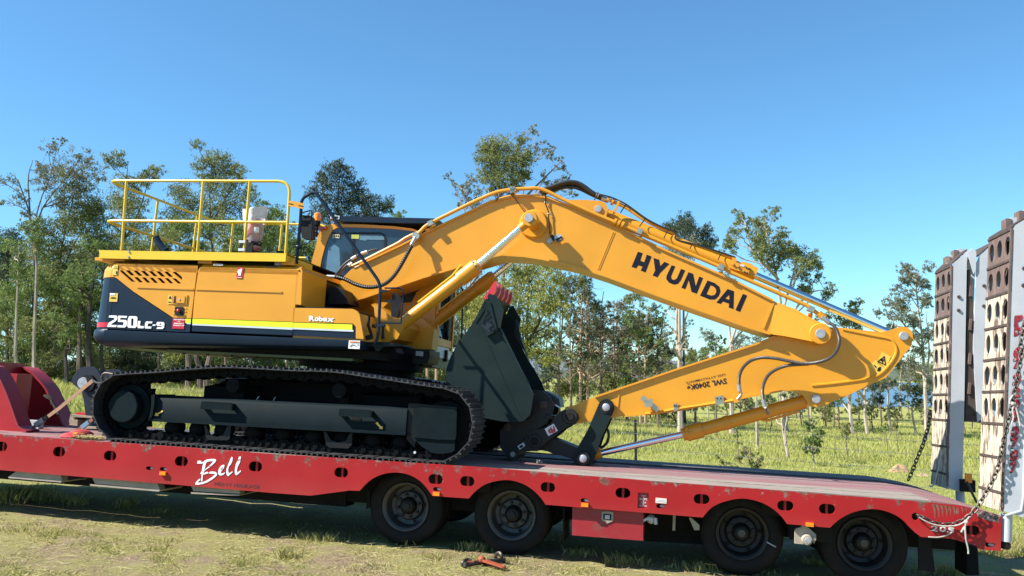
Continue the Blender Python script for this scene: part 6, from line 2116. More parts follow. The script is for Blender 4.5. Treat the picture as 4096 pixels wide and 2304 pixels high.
# --- boom
BY0, BY1 = 1.38, 1.90
boom_px = [(1354, 1140), (1372, 1110), (1404, 1078), (1440, 1060), (1600, 985), (1739, 915), (1900, 838), (1960, 808), (2050, 787), (2120, 783), (2190, 790), (2300, 833), (2440, 893), (2530, 935), (2650, 997), (2926, 1118),
           (3092, 1203), (3080, 1336), (3000, 1312), (2650, 1190), (2425, 1106), (2300, 1066), (2176, 1038), (2100, 1026), (2010, 1020), (1983, 1024), (1845, 1066), (1696, 1110), (1453, 1193), (1425, 1203), (1390, 1225), (1370, 1180)]
boom = MB().prism(xz([R(p, BY0) for p in boom_px]), BY0, BY1).build('boom', M['yellow'], ex)
tipp = [(3092, 1203), (3180, 1238), (3262, 1288), (3300, 1300), (3322, 1325), (3323, 1345), (3310, 1366), (3281, 1377), (3255, 1370), (3133, 1345), (3080, 1336)]
MB().prism(xz([R(p, BY0) for p in tipp]), BY0, BY1, [0, -.05, -.10, -.10, -.10, -.10, -.10, -.10, -.10, -.06, 0]).build('boom_tip', M['yellow'], boom)
# lower and upper flange plates stand proud
for nm, line, dz in (('lower_flange', [(1453, 1193), (1696, 1110), (1845, 1066), (1983, 1024), (2010, 1020), (2100, 1026), (2176, 1038), (2300, 1066), (2425, 1106), (2650, 1190), (3000, 1312), (3080, 1336)], -.012),
                     ('upper_flange', [(1440, 1060), (1600, 985), (1739, 915), (1900, 838), (1960, 808), (2050, 787), (2120, 783), (2190, 790), (2300, 833), (2440, 893), (2650, 997), (2926, 1118), (3092, 1203)], .012)):
    m = MB()
    pts = [R(p, BY0) for p in line]
    for a, b in zip(pts[:-1], pts[1:]):
        d = (b - a).normalized()
        m.hexa([(a.x, BY0 - .03, a.z - .013), (b.x, BY0 - .03, b.z - .013), (b.x, BY1 + .03, b.z - .013), (a.x, BY1 + .03, a.z - .013)],
               [(a.x, BY0 - .03, a.z + .013), (b.x, BY0 - .03, b.z + .013), (b.x, BY1 + .03, b.z + .013), (a.x, BY1 + .03, a.z + .013)])
    m.build(nm, M['yellow'], boom)
for a, b in (((1000, 448), (888, 722)), ((1013, 452), (900, 726))):
    A_, B_ = Rs('E', BY0, a, b)
    MB().bar(A_, B_, .008, .010, up=(0, 1, 0)).build('weld_bead', M['yellow'], boom)
A_, B_ = Rs('O4', BY0, (1612, 832), (1462, 1208))
MB().bar(A_, B_, .02, .03, up=(0, 1, 0)).build('weld_bead', M['yellow'], boom)
c = R((3281, 1335), BY0 - .10)
MB().lathe((c.x, BY0 - .115, c.z), [(0, .115), (.02, .125)], 28).build('tip_boss', M['yellow'], boom)
MB().lathe((c.x, BY0 - .135, c.z), [(0, .052), (.006, .056), (.03, .056)], 24).build('tip_pin', M['pin'], boom)
lug = [(2275, 799), (2345, 799), (2405, 804), (2424, 814), (2433, 838), (2424, 868), (2420, 888), (2300, 836)]
for y in (BY0 + .06, BY1 - .12):
    MB().prism(xz([R(p, BY0 + .06) for p in lug]), y, y + .06).build('cylinder_lug', M['yellow'], boom)
pinA = R((2393, 836), BY0 + .06)
MB().lathe((pinA.x, BY0 + .04, pinA.z), [(0, .042), (.006, .046), (.40, .046), (.44, .042)], 20).build('lug_pin', M['pin'], boom)
# HYUNDAI along the boom: each letter set on its own baseline
hy = [('H', (1135, 702), (1235, 742), (1180, 594)), ('Y', (1290, 765), (1388, 808), (1290, 640)), ('U', (1384, 812), (1487, 850), (1425, 690)), ('N', (1495, 855), (1620, 905), (1545, 742)),
      ('D', (1628, 910), (1745, 958), (1683, 800)), ('A', (1750, 960), (1872, 1010), (1775, 840)), ('I', (1888, 1012), (1930, 1030), (1940, 890))]
hyp = {'H': [(1180, 592), (1214, 602), (1197, 657), (1226, 668), (1244, 613), (1279, 626), (1235, 742), (1200, 728), (1214, 700), (1182, 690), (1168, 712), (1134, 702)],
       'Y': [(1293, 637), (1334, 650), (1342, 697), (1372, 665), (1408, 680), (1342, 745), (1322, 777), (1287, 764), (1305, 728)],
       'U': [(1424, 690), (1450, 698), (1420, 770), (1424, 790), (1442, 797), (1462, 785), (1492, 716), (1522, 727), (1490, 800), (1468, 825), (1440, 830), (1404, 815), (1385, 790), (1388, 765)],
       'N': [(1546, 740), (1580, 752), (1598, 843), (1624, 772), (1652, 782), (1606, 896), (1568, 882), (1548, 797), (1523, 863), (1495, 853)],
       'D': [(1684, 800), (1735, 818), (1770, 845), (1778, 880), (1764, 915), (1738, 938), (1700, 938), (1630, 910)],
       'A': [(1830, 862), (1876, 878), (1872, 1008), (1838, 996), (1840, 968), (1795, 952), (1780, 970), (1748, 960)],
       'I': [(1940, 897), (1971, 909), (1920, 1028), (1886, 1015)]}
hyh = {'D': [(1705, 835), (1728, 843), (1745, 862), (1748, 885), (1735, 905), (1712, 910), (1677, 899)], 'A': [(1842, 904), (1842, 940), (1812, 930)]}
for ch, pl in hyp.items():
    plate('lettering', xz(Rs('E', BY0, *pl)), [xz(Rs('E', BY0, *hyh[ch]))] if ch in hyh else [], BY0 - .0022, BY0 - .001, M['print_black'], boom)
# boss ring and boom cylinder eye
eyeP = R((2119, 876), 1.06)
ring = R(q('O3', (478, 690))[0], BY0)
MB().lathe((eyeP.x, BY0 - .035, eyeP.z), [(0, .165), (.02, .185), (.035, .188)], 36).build('boss_plate', M['yellow'], boom)
MB().lathe((eyeP.x, BY0 - .15, eyeP.z), [(0, .075), (.115, .085)], 28).build('boss', M['yellow'], boom)
MB().lathe((eyeP.x, .985, eyeP.z), [(0, .050), (.004, .053), (.012, .053), (.016, .045), (.25, .045)], 28).build('boom_pin', M['pin'], boom)

# --- boom cylinders
CYL_Y = 1.14
ge = R(q('B', (1478, 648))[0], CYL_Y)
ft = R(q('B', (820, 1160))[0], CYL_Y)
ey_ = Vector((eyeP.x, CYL_Y, eyeP.z))
dirc = (ge - ft).normalized()


def boom_cyl(y):
    S = lambda v: Vector((v.x, y, v.z))
    o = MB().cyl(S(ft), S(ge), .080, n=28).build('boom_cylinder', M['yellow'], ex)
    MB().cyl(S(ge) - dirc * .30, S(ge) - dirc * .05, .098, n=28).build('cylinder_head', M['yellow'], o)
    m = MB()
    u = Vector((0, 1, 0))
    w2 = dirc.cross(u)
    for i in range(10):
        a = 2 * math.pi * i / 10
        c = S(ge) - dirc * .05 + (u * math.cos(a) + w2 * math.sin(a)) * .082
        m.cyl(c, c + dirc * .03, .011, n=6)
    m.build('head_bolts', M['zinc'], o)
    MB().cyl(S(ge) - dirc * .06, S(ey_) - dirc * .12, .046, n=20).build('rod', M['chrome'], o)
    MB().cyl(S(ey_) - dirc * .17, S(ey_) - dirc * .04, .055, n=16).build('rod_end', M['yellow'], o)
    MB().lathe((ey_.x, y - .105 if y < 1.6 else y - .06, ey_.z), [(0, .088), (.01, .098), (.15, .098), (.165, .088)], 28).build('rod_eye', M['yellow'], o)
    # feed pipe along the barrel
    up_ = Vector((0, -.4, 0)) + (w2 if w2.z > 0 else -w2) * .9
    up_.normalize()
    a = S(ft) + dirc * .55 + up_ * .095
    b = S(ge) - dirc * .35 + up_ * .095
    MB().tube([a, b, b + dirc * .18 + up_ * .04], .012, 6).build('feed_pipe', M['lemon'], o)
    MB().lathe((ft.x, y - .08, ft.z), [(0, .10), (.16, .10)], 20).build('foot_eye', M['yellow'], o)
    return o


boom_cyl(CYL_Y)
boom_cyl(3.28 - CYL_Y)

# --- arm cylinder on top
AYC = 1.64
pA = Vector((pinA.x, AYC, pinA.z))
gl_ = R(q('O4', (1335, 437))[0], AYC)
pE = R((3614, 1345), 1.46)
pE = Vector((pE.x, AYC, pE.z))
dA = (gl_ - pA).normalized()
ac = MB().cyl(pA + dA * .06, gl_, .083, n=28).build('arm_cylinder', M['yellow'], ex)
MB().cyl(gl_ - dA * .20, gl_ + dA * .01, .10, n=28).build('cylinder_head', M['yellow'], ac)
MB().cyl(gl_, pE - dA * .02, .046, n=20).build('rod', M['chrome'], ac)
MB().lathe((pA.x, AYC - .1, pA.z), [(0, .075), (.2, .075)], 20).build('barrel_eye', M['yellow'], ac)
MB().lathe((pE.x, AYC - .1, pE.z), [(0, .08), (.2, .08)], 20).build('rod_eye', M['yellow'], ac)
vb = MB().px('O4', [(955, 250), (985, 215), (1010, 215), (1015, 175), (1075, 195), (1070, 250), (1130, 270), (1120, 380), (960, 330)], 1.52, .12).build('valve_block', M['yellow'], ac)
MB().px('O4', [(1125, 270), (1190, 285), (1180, 390), (1112, 372)], 1.52, .10).build('valve_block', M['yellow'], ac)
MB().px('O4', [(1190, 290), (1270, 325), (1245, 432), (1172, 400)], 1.52, .12).build('valve_block', M['yellow'], ac)
for p in ((1218, 334), (1255, 348), (1190, 395), (1225, 408)):
    c = R(q('O4', p)[0], 1.52)
    MB().lathe((c.x, 1.512, c.z), [(0, .012), (.01, .012)], 8).build('bolt_hole', M['recess_shade'], vb)
for p in ((1020, 280), (1090, 308)):
    c = R(q('O4', p)[0], 1.52)
    MB().lathe((c.x, 1.50, c.z), [(0, .015), (.02, .018)], 8).build('port_plug', M['yellow'], vb)
MB().px('O4', [(1190, 245), (1300, 275), (1315, 300), (1290, 340), (1190, 290)], 1.60, .1).build('valve_block', M['yellow'], ac)
MB().px('O4', [(1130, 278), (1190, 290), (1184, 318), (1124, 305)], 1.52, .003, 1.514).build('block_label', M['silver'], ac)

# --- hydraulic pipes and hoses on the boom
PY = 1.33
pipe1 = Rs('M6', PY, (1655, 560), (1690, 520), (1745, 470), (1800, 410), (1850, 378)) + Rs('E', PY, (-260, 353), (0, 225), (150, 160), (265, 140), (460, 130), (530, 157), (640, 215), (860, 315), (1030, 385))
MB().tube(bend(pipe1, .10, 4), .024, 10).build('boom_pipe', M['yellow'], boom)
pipe2 = Rs('E', PY, (1065, 400), (1190, 452), (1800, 712), (1850, 735)) + Rs('F', PY, (325, 128), (360, 145), (860, 362), (890, 388), (950, 432))
MB().tube(bend(pipe2, .05, 3), .024, 10).build('boom_pipe', M['yellow'], boom)
for dy, dz, n_ in ((.11, -.015, 9), (.19, -.01, 9)):
    pp = [p + Vector((0, dy, dz)) for p in Rs('B', PY, (560, 655), (700, 605), (830, 540), (960, 475), (1120, 385), (1400, 255), (1640, 140), (1740, 125), (1900, 130), (1990, 150))]
    MB().tube(bend(pp, .1, 3), .019, 8).build('boom_pipe', M['yellow'], boom)
MB().tube(bend(Rs('B', PY + .05, (560, 660), (640, 622), (900, 490), (940, 460), (990, 435), (1060, 408)), .08, 3), .022, 8).build('boom_pipe', M['yellow'], boom)
for c_, p in (('B', (1133, 352)), ('B', (1728, 112)), ('O3', (190, 220)), ('O3', (2028, 825)), ('O4', (848, 325)), ('O4', (2150, 930))):
    c = R(q(c_, p)[0], PY)
    dd = (R(q(c_, (p[0] + 30, p[1] + (12 if c_ != 'B' else -14)))[0], PY) - c).normalized()
    MB().bar(c - dd * .035, c + dd * .035, .11, .062, up=(0, 0, 1)).build('pipe_clamp', M['zinc'], boom)
    MB().bar(c + Vector((0, .03, -.05)), c + Vector((0, .08, -.12)), .05, .03).build('clamp_foot', M['yellow'], boom)
c = R(q('E', (1042, 388))[0], PY)
dd = (R(q('E', (1102, 414))[0], PY) - c).normalized()
for s_ in (-.05, .0, .05):
    MB().cyl(c + dd * (s_ - .016), c + dd * (s_ + .016), .046, n=12).build('pipe_flange', M['yellow'], boom)
# cable ties and thin cable on the upper pipe
up1 = Rs('O3', 1.60, (1595, 365), (1660, 395), (1840, 478), (2090, 645), (2300, 750), (2536, 860)) + Rs('O4', 1.60, (150, -60), (430, -10), (850, 135), (1050, 200))
MB().tube(spline(up1, 4), .024, 10).build('arm_cylinder_pipe', M['yellow'], ac)
cab_ = Rs('O3', 1.56, (1440, 280), (1600, 320), (1730, 375), (1850, 440), (2100, 620), (2300, 730), (2536, 830)) + Rs('O4', 1.56, (200, -80), (520, 0), (860, 112), (1060, 180))
MB().tube(spline(cab_, 4), .010, 6).build('cable', M['rubberhose'], ac)
for c_, p, e in (('O3', (1425, 250), (1368, 362)), ('O3', (1822, 430), (1745, 548)), ('O3', (2105, 632), (2022, 745)), ('O3', (2432, 795), (2375, 915)), ('O4', (432, -20), (400, 50)), ('O4', (858, 100), (805, 212))):
    MB().bar(R(q(c_, p)[0], 1.555), R(q(c_, e)[0], 1.50), .006, .012).build('cable_tie', M['black'], ac)
br = Rs('O3', 1.5, (1725, 380), (1650, 560))
MB().bar(br[0], br[1], .03, .025, up=(0, 1, 0)).build('pipe_bracket', M['yellow'], ac)
c = R(q('O3', (1600, 370))[0], 1.6)
for s_ in (-.03, .03):
    MB().cyl(c + Vector((s_ - .012, 0, -.5 * s_)), c + Vector((s_ + .012, 0, -.5 * s_ - .01)), .044, n=12).build('pipe_flange', M['yellow'], ac)
hoses = part_empty('hoses', ex)
hz = [Rs('O3', 1.60, (560, 260), (640, 205), (760, 165), (900, 118), (1000, 98), (1110, 108), (1210, 155), (1330, 245), (1420, 295), (1570, 365)),
      Rs('O3', 1.68, (600, 280), (740, 235), (850, 195), (950, 175), (1080, 178), (1190, 215), (1300, 270), (1420, 325), (1560, 380)),
      Rs('O3', 1.66, (620, 265), (740, 200), (880, 148), (1000, 122), (1100, 130), (1220, 185), (1340, 270), (1560, 372))]
for h in hz:
    hose('hose', spline(h, 5), .024, M['rubberhose'], hoses)
m = MB()
for a, b in (((475, 283), (585, 275)),):
    m.cyl(R(q('O3', a)[0], 1.5), R(q('O3', b)[0], 1.5), .018, n=10)
m.build('hose_fitting', M['zinc'], hoses)
for a, b in (((1395, 285), (1435, 300)), ((1480, 330), (1560, 365))):
    MB().cyl(R(q('O3', a)[0], 1.6), R(q('O3', b)[0], 1.6), .030, n=12).build('hose_fitting', M['zinc'], hoses)
# big hose with wound guard from the house to the boom pipe
bh = spline(Rs('M6', 1.20, (640, 1053), (700, 1062), (790, 1092), (910, 1150), (1050, 1186), (1190, 1178), (1310, 1130), (1420, 1020), (1520, 860), (1580, 750), (1632, 655)), 6)
hose('guarded_hose', bh, .027, M['rubberhose'], hoses, (.030, .004), 12)
MB().cyl(Rs('M6', 1.20, (532, 1048))[0], Rs('M6', 1.20, (650, 1054))[0], .022, n=12).build('hose_fitting', M['pin'], hoses)
MB().cyl(Rs('M6', 1.22, (1625, 650))[0], Rs('M6', 1.28, (1690, 535))[0], .026, n=12).build('hose_fitting', M['zinc'], hoses)
MB().lathe(Rs('M6', 1.28, (1690, 530))[0] + Vector((0, -.03, 0)), [(0, .05), (.06, .05)], 14).build('hose_fitting', M['zinc'], hoses)
for dy, pts in ((1.5, ((600, 1160), (640, 1060), (690, 980), (780, 880), (880, 815), (990, 755), (1060, 735))), (1.56, ((640, 1150), (680, 1040), (740, 960), (830, 880), (930, 810), (1100, 720), (1200, 700)))):
    hose('hose', spline(Rs('M6', dy, *pts), 4), .016, M['rubberhose'], hoses)
for p, e in (((860, 825), (920, 790)), ((985, 755), (1060, 730)), ((820, 910), (870, 880))):
    MB().cyl(Rs('M6', 1.48, p)[0], Rs('M6', 1.48, e)[0], .022, n=10).build('hose_fitting', M['pin'], hoses)
# greasing lines and the work lamp cable
MB().tube(spline(Rs('O3', 1.34, (-60, 380), (0, 300), (60, 262), (130, 268), (210, 330), (290, 445), (365, 545)), 4), .006, 5).build('grease_line', M['black'], boom)
MB().tube(spline(Rs('O3', 1.35, (640, 260), (662, 300), (655, 400), (700, 530), (705, 640), (725, 860)), 4), .008, 5).build('lamp_cable', M['black'], boom)
for p in ((650, 398), (702, 562)):
    c = R(q('O3', p)[0], 1.35)
    MB().ball(c, .013, 8).build('cable_clip', M['zinc'], boom)
    MB().bar(c, c + Vector((.045, .02, -.008)), .015, .012).build('cable_clip', M['zinc'], boom)
wlp = MB().px('O3', [(785, 905), (800, 870), (850, 855), (882, 862), (918, 912), (905, 935), (842, 978), (795, 935)], 1.27, .07).build('work_lamp', M['pin'], boom)
MB().px('O3', [(800, 935), (890, 885), (915, 912), (905, 935), (842, 975)], 1.27, .006, 1.265).build('lamp_face', M['black'], wlp)
MB().px('O3', [(840, 945), (890, 920), (894, 932), (845, 957)], 1.27, .003, 1.262).build('lamp_print', M['dustgrey'], wlp)
MB().px('O3', [(676, 962), (700, 925), (745, 905), (765, 965), (715, 998)], 1.355, .02).build('lamp_bracket', M['zinc'], wlp)
MB().px('O3', [(720, 880), (760, 865), (790, 900), (785, 940), (750, 930)], 1.30, .06).build('lamp_joint', M['black'], wlp)

# --- arm
AY0, AY1 = 1.46, 1.82
arm_px = [(2262, 1628), (2294, 1622), (2352, 1598), (2700, 1480), (3023, 1377), (3098, 1346), (3230, 1308), (3358, 1310), (3526, 1329), (3582, 1314), (3600, 1307), (3628, 1308), (3648, 1325), (3653, 1354), (3644, 1386), (3613, 1422),
          (3545, 1510), (3476, 1541), (3383, 1585), (3290, 1625), (3262, 1628), (3232, 1616), (3216, 1584), (3192, 1566), (3135, 1562), (2992, 1587), (2700, 1644), (2500, 1664), (2385, 1681), (2307, 1694), (2270, 1690), (2252, 1660)]
arm = MB().prism(xz([R(p, AY0) for p in arm_px]), AY0, AY1).build('arm', M['yellow'], ex)
for nm, line in (('upper_flange', [(2380, 1588), (2700, 1480), (3023, 1377), (3098, 1346)]), ('lower_flange', [(2500, 1664), (2700, 1644), (2992, 1587), (3128, 1563)])):
    m = MB()
    pts = [R(p, AY0) for p in line]
    for a, b in zip(pts[:-1], pts[1:]):
        m.hexa([(a.x, AY0 - .03, a.z - .012), (b.x, AY0 - .03, b.z - .012), (b.x, AY1 + .03, b.z - .012), (a.x, AY1 + .03, a.z - .012)],
               [(a.x, AY0 - .03, a.z + .012), (b.x, AY0 - .03, b.z + .012), (b.x, AY1 + .03, b.z + .012), (a.x, AY1 + .03, a.z + .012)])
    m.build(nm, M['yellow'], arm)
MB().tube(spline(Rs('F', AY0, (880, 872), (1050, 855), (1250, 825), (1330, 790), (1400, 710), (1425, 650), (1410, 600), (1375, 570), (1250, 545), (1080, 510)), 4), .016, 6).build('edge_bead', M['yellow'], arm)
for pts in (((2700 - 190, 1535), (2492, 1640)),):
    MB().bar(R((2478, 1560), AY0), R((2468, 1655), AY0), .012, .02, up=(0, 1, 0)).build('weld_bead', M['yellow'], arm)
for p, r_ in (((3614, 1344.7), .056), ((3264, 1596), .054)):
    c = R(p, AY0)
    MB().lathe((c.x, AY0 - .03, c.z), [(0, .046), (.004, .05), (.03, .05)], 24).build('arm_pin', M['pin'], arm)
c = R((3281, 1335), AY0)
sl1 = MB().px('F', [(1332, 655), (1390, 688), (1358, 762), (1300, 730)], AY0, .002, AY0 - .004).build('safety_label', M['decal'], arm)
MB().px('F', [(1250, 745), (1292, 708), (1358, 762), (1305, 796)], AY0, .002, AY0 - .004).build('safety_label', M['decal'], arm)
plate('label_print', xz(Rs('F', AY0, (1348, 682), (1358, 745), (1300, 718))), [xz(Rs('F', AY0, (1344, 692), (1352, 737), (1311, 716)))], AY0 - .008, AY0 - .006, M['print_black'], sl1)
MB().px('F', [(1320, 700), (1345, 705), (1343, 714), (1338, 714), (1336, 735), (1330, 716), (1318, 710)], AY0, .002, AY0 - .008).build('label_print', M['print_black'], sl1)
MB().px('F', [(1308, 758), (1324, 750), (1324, 775), (1312, 782), (1300, 778)], AY0, .002, AY0 - .008).build('label_print', M['print_black'], sl1)
MB().px('F', [(1278, 742), (1288, 742), (1298, 757), (1290, 758)], AY0, .002, AY0 - .008).build('label_print', M['print_black'], sl1)
lettering('SWL 2040Kg', 'F', (328, 815), (74, 860), (334, 860), AY0, M['print_black'], arm, .02, lift=.004)
lettering('LESS ATTACHMENTS', 'F', (321, 795), (71, 849), (323, 808), AY0, M['print_black'], arm, .012, 1.1, lift=.004)
# arm pipes, clamps, fittings
ap = Rs('F', 1.42, (-190, 1056), (-130, 1050), (0, 1026), (390, 968), (412, 962))
MB().tube(ap, .019, 8).build('arm_pipe', M['yellow'], arm)
MB().lathe(Rs('F', 1.38, (392, 965))[0], [(0, .035), (.06, .035)], 12).build('pipe_flange', M['yellow'], arm)
for pts in (((255, 945), (312, 935), (316, 990), (262, 1000)), ((-12, 992), (18, 985), (22, 1030), (-8, 1040))):
    o = MB().px('F', pts, 1.40, .05).build('pipe_clamp', M['zinc'], arm)
    for k_ in (.3, .7):
        c = R(q('F', (pts[0][0] + (pts[1][0] - pts[0][0]) * k_, pts[0][1] + 12))[0], 1.40)
        MB().lathe((c.x, 1.392, c.z), [(0, .010), (.01, .010)], 6).build('clamp_bolt', M['black'], o)
ft_ = MB().bar(*[Rs('G', 1.38, p)[0] for p in ((1570, 885), (1690, 980))], .05, .06).build('pipe_valve', M['zinc'], arm)
MB().bar(*[Rs('G', 1.36, p)[0] for p in ((1590, 930), (1650, 925))], .06, .09).build('pipe_valve', M['zinc'], ft_)
# wound hoses at the arm joint
h1 = spline(Rs('F', 1.27, (990, 468), (1020, 485), (1045, 525), (1058, 580), (1045, 640), (1010, 685), (960, 712), (880, 730), (800, 728), (720, 712), (640, 697), (560, 693), (490, 712), (440, 755), (415, 810), (412, 865)), 8)
hose('guarded_hose', h1, .0215, M['armhose'], hoses, (.014, .004), 10)
h2 = spline(Rs('F', 1.29, (860, 735), (790, 738), (720, 745), (650, 770), (600, 808), (572, 860), (563, 910), (570, 970)), 8)
hose('guarded_hose', h2, .0215, M['armhose'], hoses, (.014, .004), 10)
for a, b, r_ in (((945, 430), (995, 472), .026), ((411, 862), (416, 910), .024), ((568, 965), (580, 1010), .024), ((416, 905), (428, 930), .020), ((428, 930), (402, 962), .020)):
    MB().cyl(R(q('F', a)[0], 1.28), R(q('F', b)[0], 1.29), r_, n=12).build('hose_fitting', M['pin'] if r_ > .021 else M['zinc'], hoses)
MB().cyl(R(q('F', (585, 1010))[0], 1.33), R(q('F', (600, 1050))[0], 1.45), .024, n=10).build('hose_fitting', M['zinc'], hoses)
MB().cyl(R(q('F', (925, 405))[0], 1.3), R(q('F', (962, 440))[0], 1.3), .038, n=12).build('pipe_flange', M['yellow'], boom)

# --- bucket cylinder under the arm
bP = R((3264, 1596), AY0)
bP = Vector((bP.x, AYC, bP.z))
bG = R((2745, 1735), AYC)
bE = R(q('O1', (1715, 998))[0], 1.34)
bE = Vector((bE.x, AYC, bE.z))
dB = (bG - bP).normalized()
bc = MB().cyl(bP + dB * .10, bG, .078, n=28).build('bucket_cylinder', M['yellow'], ex)
MB().cyl(bG - dB * .20, bG, .096, n=28).build('cylinder_head', M['yellow'], bc)
MB().cyl(bG - dB * .02, bG + dB * .05, .075, n=20).build('cylinder_gland', M['yellow'], bc)
MB().cyl(bG, bE - dB * .14, .040, n=20).build('rod', M['chrome'], bc)
MB().cyl(bE - dB * .20, bE, .068, n=18).build('rod_end', M['yellow'], bc)
MB().lathe((bP.x, AYC - .12, bP.z), [(0, .085), (.24, .085)], 20).build('barrel_eye', M['yellow'], bc)
MB().cyl(bP + dB * 1.02, bP + dB * 1.08, .085, n=24).build('barrel_band', M['yellow'], bc)
m = MB()
for p in ((75, 1155), (95, 1160), (85, 1180), (100, 1182)):
    c = R(q('F', p)[0], AYC - .11)
    m.lathe((c.x, c.y, c.z), [(0, .014), (.03, .016)], 8)
m.build('head_bolts', M['yellow'], bc)
MB().tube([bP + dB * .18 + Vector((0, 0, -.10)), bP + dB * .55 + Vector((0, 0, -.105)), bP + dB * .62 + Vector((0, 0, -.085))], .014, 6).build('feed_pipe', M['yellow'], bc)

# --- linkage and quick hitch
LY = 1.30
pinL = R(q('G', (1313, 958))[0], 1.38)
pinB = R(q('O1', (1715, 998))[0], 1.34)


def link_plate(name, a, ra, b, rb, y, tk, m, parent, wa=.6):
    a2, b2 = Vector((a.x, 0, a.z)), Vector((b.x, 0, b.z))
    d = (b2 - a2).normalized()
    s_ = Vector((-d.z, 0, d.x))
    ang = math.atan2(d.z, d.x)
    pts = []
    for i in range(9):
        t = ang + math.pi / 2 + math.pi * i / 8
        pts.append((a2.x + ra * math.cos(t), a2.z + ra * math.sin(t)))
    mid_ = a2.lerp(b2, .5)
    ww = (ra + rb) / 2 * wa
    pts.append(((mid_ - s_ * ww).x, (mid_ - s_ * ww).z))
    for i in range(9):
        t = ang - math.pi / 2 + math.pi * i / 8
        pts.append((b2.x + rb * math.cos(t), b2.z + rb * math.sin(t)))
    pts.append(((mid_ + s_ * ww).x, (mid_ + s_ * ww).z))
    return MB().prism(pts, y, y + tk).build(name, m, parent)


lk1 = link_plate('tilt_lever', pinL, .098, pinB, .125, 1.38, .05, M['bucket'], ex, .82)
lk2 = link_plate('tilt_lever', pinL, .098, pinB, .125, 1.85, .05, M['bucket'], ex, .82)
for c, y in ((pinL, 1.35), (pinB, 1.30)):
    MB().lathe((c.x, y, c.z), [(0, .040), (.004, .046), (.06, .046)], 22).build('link_pin', M['pin'], lk1)
    MB().lathe((c.x, y + .02, c.z), [(0, .075), (.03, .080)], 22).build('link_boss', M['hitch'], lk1)
hi = R(q('O1', (720, 640))[0], 1.32)
tl = MB()
tl.px('O1', [(960, 640), (1080, 575), (1700, 822), (1850, 900), (1890, 1040), (1800, 1110), (1690, 1130), (1600, 1060), (1420, 990), (1230, 930), (1080, 900), (1000, 860), (860, 830), (740, 850), (800, 740)], 1.46, .36)
tl.build('tipping_link', M['hitch'], ex)
hc = R(q('O1', (1440, 130))[0], 1.34)
hp_ = [(1480, -10), (1600, 75), (1632, 170), (1565, 268), (1400, 335), (1250, 428), (1100, 560), (1000, 625), (880, 730), (755, 848), (390, 858), (300, 780), (310, 700), (480, 640), (560, 520), (700, 420), (900, 372), (1040, 280), (1130, 160), (1220, 50), (1330, -10)]
hit = part_empty('quick_hitch', ex)
for y in (1.30, 1.90):
    MB().px('O1', hp_, 1.30, .05, y).build('hitch_plate', M['hitch'], hit)
for p, r_ in (((1440, 130), .092), ((720, 640), .084)):
    c = R(q('O1', p)[0], 1.30)
    MB().lathe((c.x, 1.275, c.z), [(0, r_ * .92), (.01, r_), (.03, r_)], 28).build('pin_boss', M['hitch'], hit)
    MB().lathe((c.x, 1.262, c.z), [(0, r_ * .52), (.004, r_ * .58), (.03, r_ * .58)], 22).build('hitch_pin', M['under'], hit)
MB().px('O1', [(170, 860), (200, 820), (310, 790), (390, 860), (385, 930), (340, 1000), (270, 1035), (190, 1010), (150, 940)], 1.32, .6).build('hitch_hook', M['hitch'], hit)
c = R(q('O1', (258, 915))[0], 1.30)
MB().lathe((c.x, 1.305, c.z), [(0, .030), (.02, .032)], 16).build('hook_eye', M['dustgrey'], hit)
lb = MB().px('O1', [(920, 390), (1105, 280), (1195, 425), (1000, 535)], 1.30, .004, 1.292).build('maker_label', M['white'], hit)
lettering('F', 'O1', (1118, 325), (1052, 366), (1150, 440), 1.29, M['stripe_red'], lb, .06, lift=.003)
lettering('I', 'O1', (1055, 345), (1028, 362), (1096, 450), 1.29, M['stripe_red'], lb, .08, lift=.003)
lettering('3', 'O1', (1040, 375), (980, 412), (1080, 462), 1.29, M['stripe_red'], lb, .06, lift=.003)
l2 = MB().px('O1', [(360, 745), (485, 668), (522, 735), (410, 820)], 1.30, .004, 1.292).build('hitch_label', M['silver'], hit)
MB().px('O1', [(395, 750), (460, 712), (485, 750), (420, 790)], 1.30, .003, 1.287).build('label_print', M['print_black'], l2)
hose('hose', spline(Rs('O1', 1.86, (2170, 340), (2215, 400), (2240, 500), (2225, 620), (2180, 700), (2100, 770), (1990, 815)), 5), .017, M['rubberhose'], hoses)

# --- bucket
KY0, KY1 = 1.04, 2.24
bkt = part_empty('bucket', ex)
side = Rs('G', KY0, (432, 182), (345, 350), (290, 425), (232, 500), (182, 600), (152, 690), (150, 770), (165, 840), (215, 920), (300, 985), (420, 1035), (560, 1060), (650, 1070), (712, 1058), (760, 1015), (772, 960), (784, 872), (745, 770), (690, 670), (640, 592), (600, 520), (570, 445), (546, 390), (520, 300))
for y in (KY0, KY1 - .03):
    MB().prism(xz(side), y, y + .03).build('bucket_side', M['bucket'], bkt)
shell = side[:15]
ins = Vector((np.mean([p.x for p in side]), 0, np.mean([p.z for p in side])))
m = MB()
vs, fs = [], []
for p in shell:
    d = Vector((ins.x - p.x, 0, ins.z - p.z)).normalized() * .022
    for y in (KY0 + .03, KY1 - .03):
        vs += [(p.x + d.x * .12, y, p.z + d.z * .12), (p.x + d.x * 1.2, y, p.z + d.z * 1.2)]
for i in range(len(shell) - 1):
    a, b = i * 4, i * 4 + 4
    fs += [(a, a + 2, b + 2, b), (a + 1, b + 1, b + 3, a + 3), (a, b, b + 1, a + 1), (a + 2, a + 3, b + 3, b + 2)]
m.add(vs, fs)
m.build('bucket_shell', M['bucket_in'], bkt, 40)
A_, B_ = Rs('G', KY0, (520, 300), (784, 872))
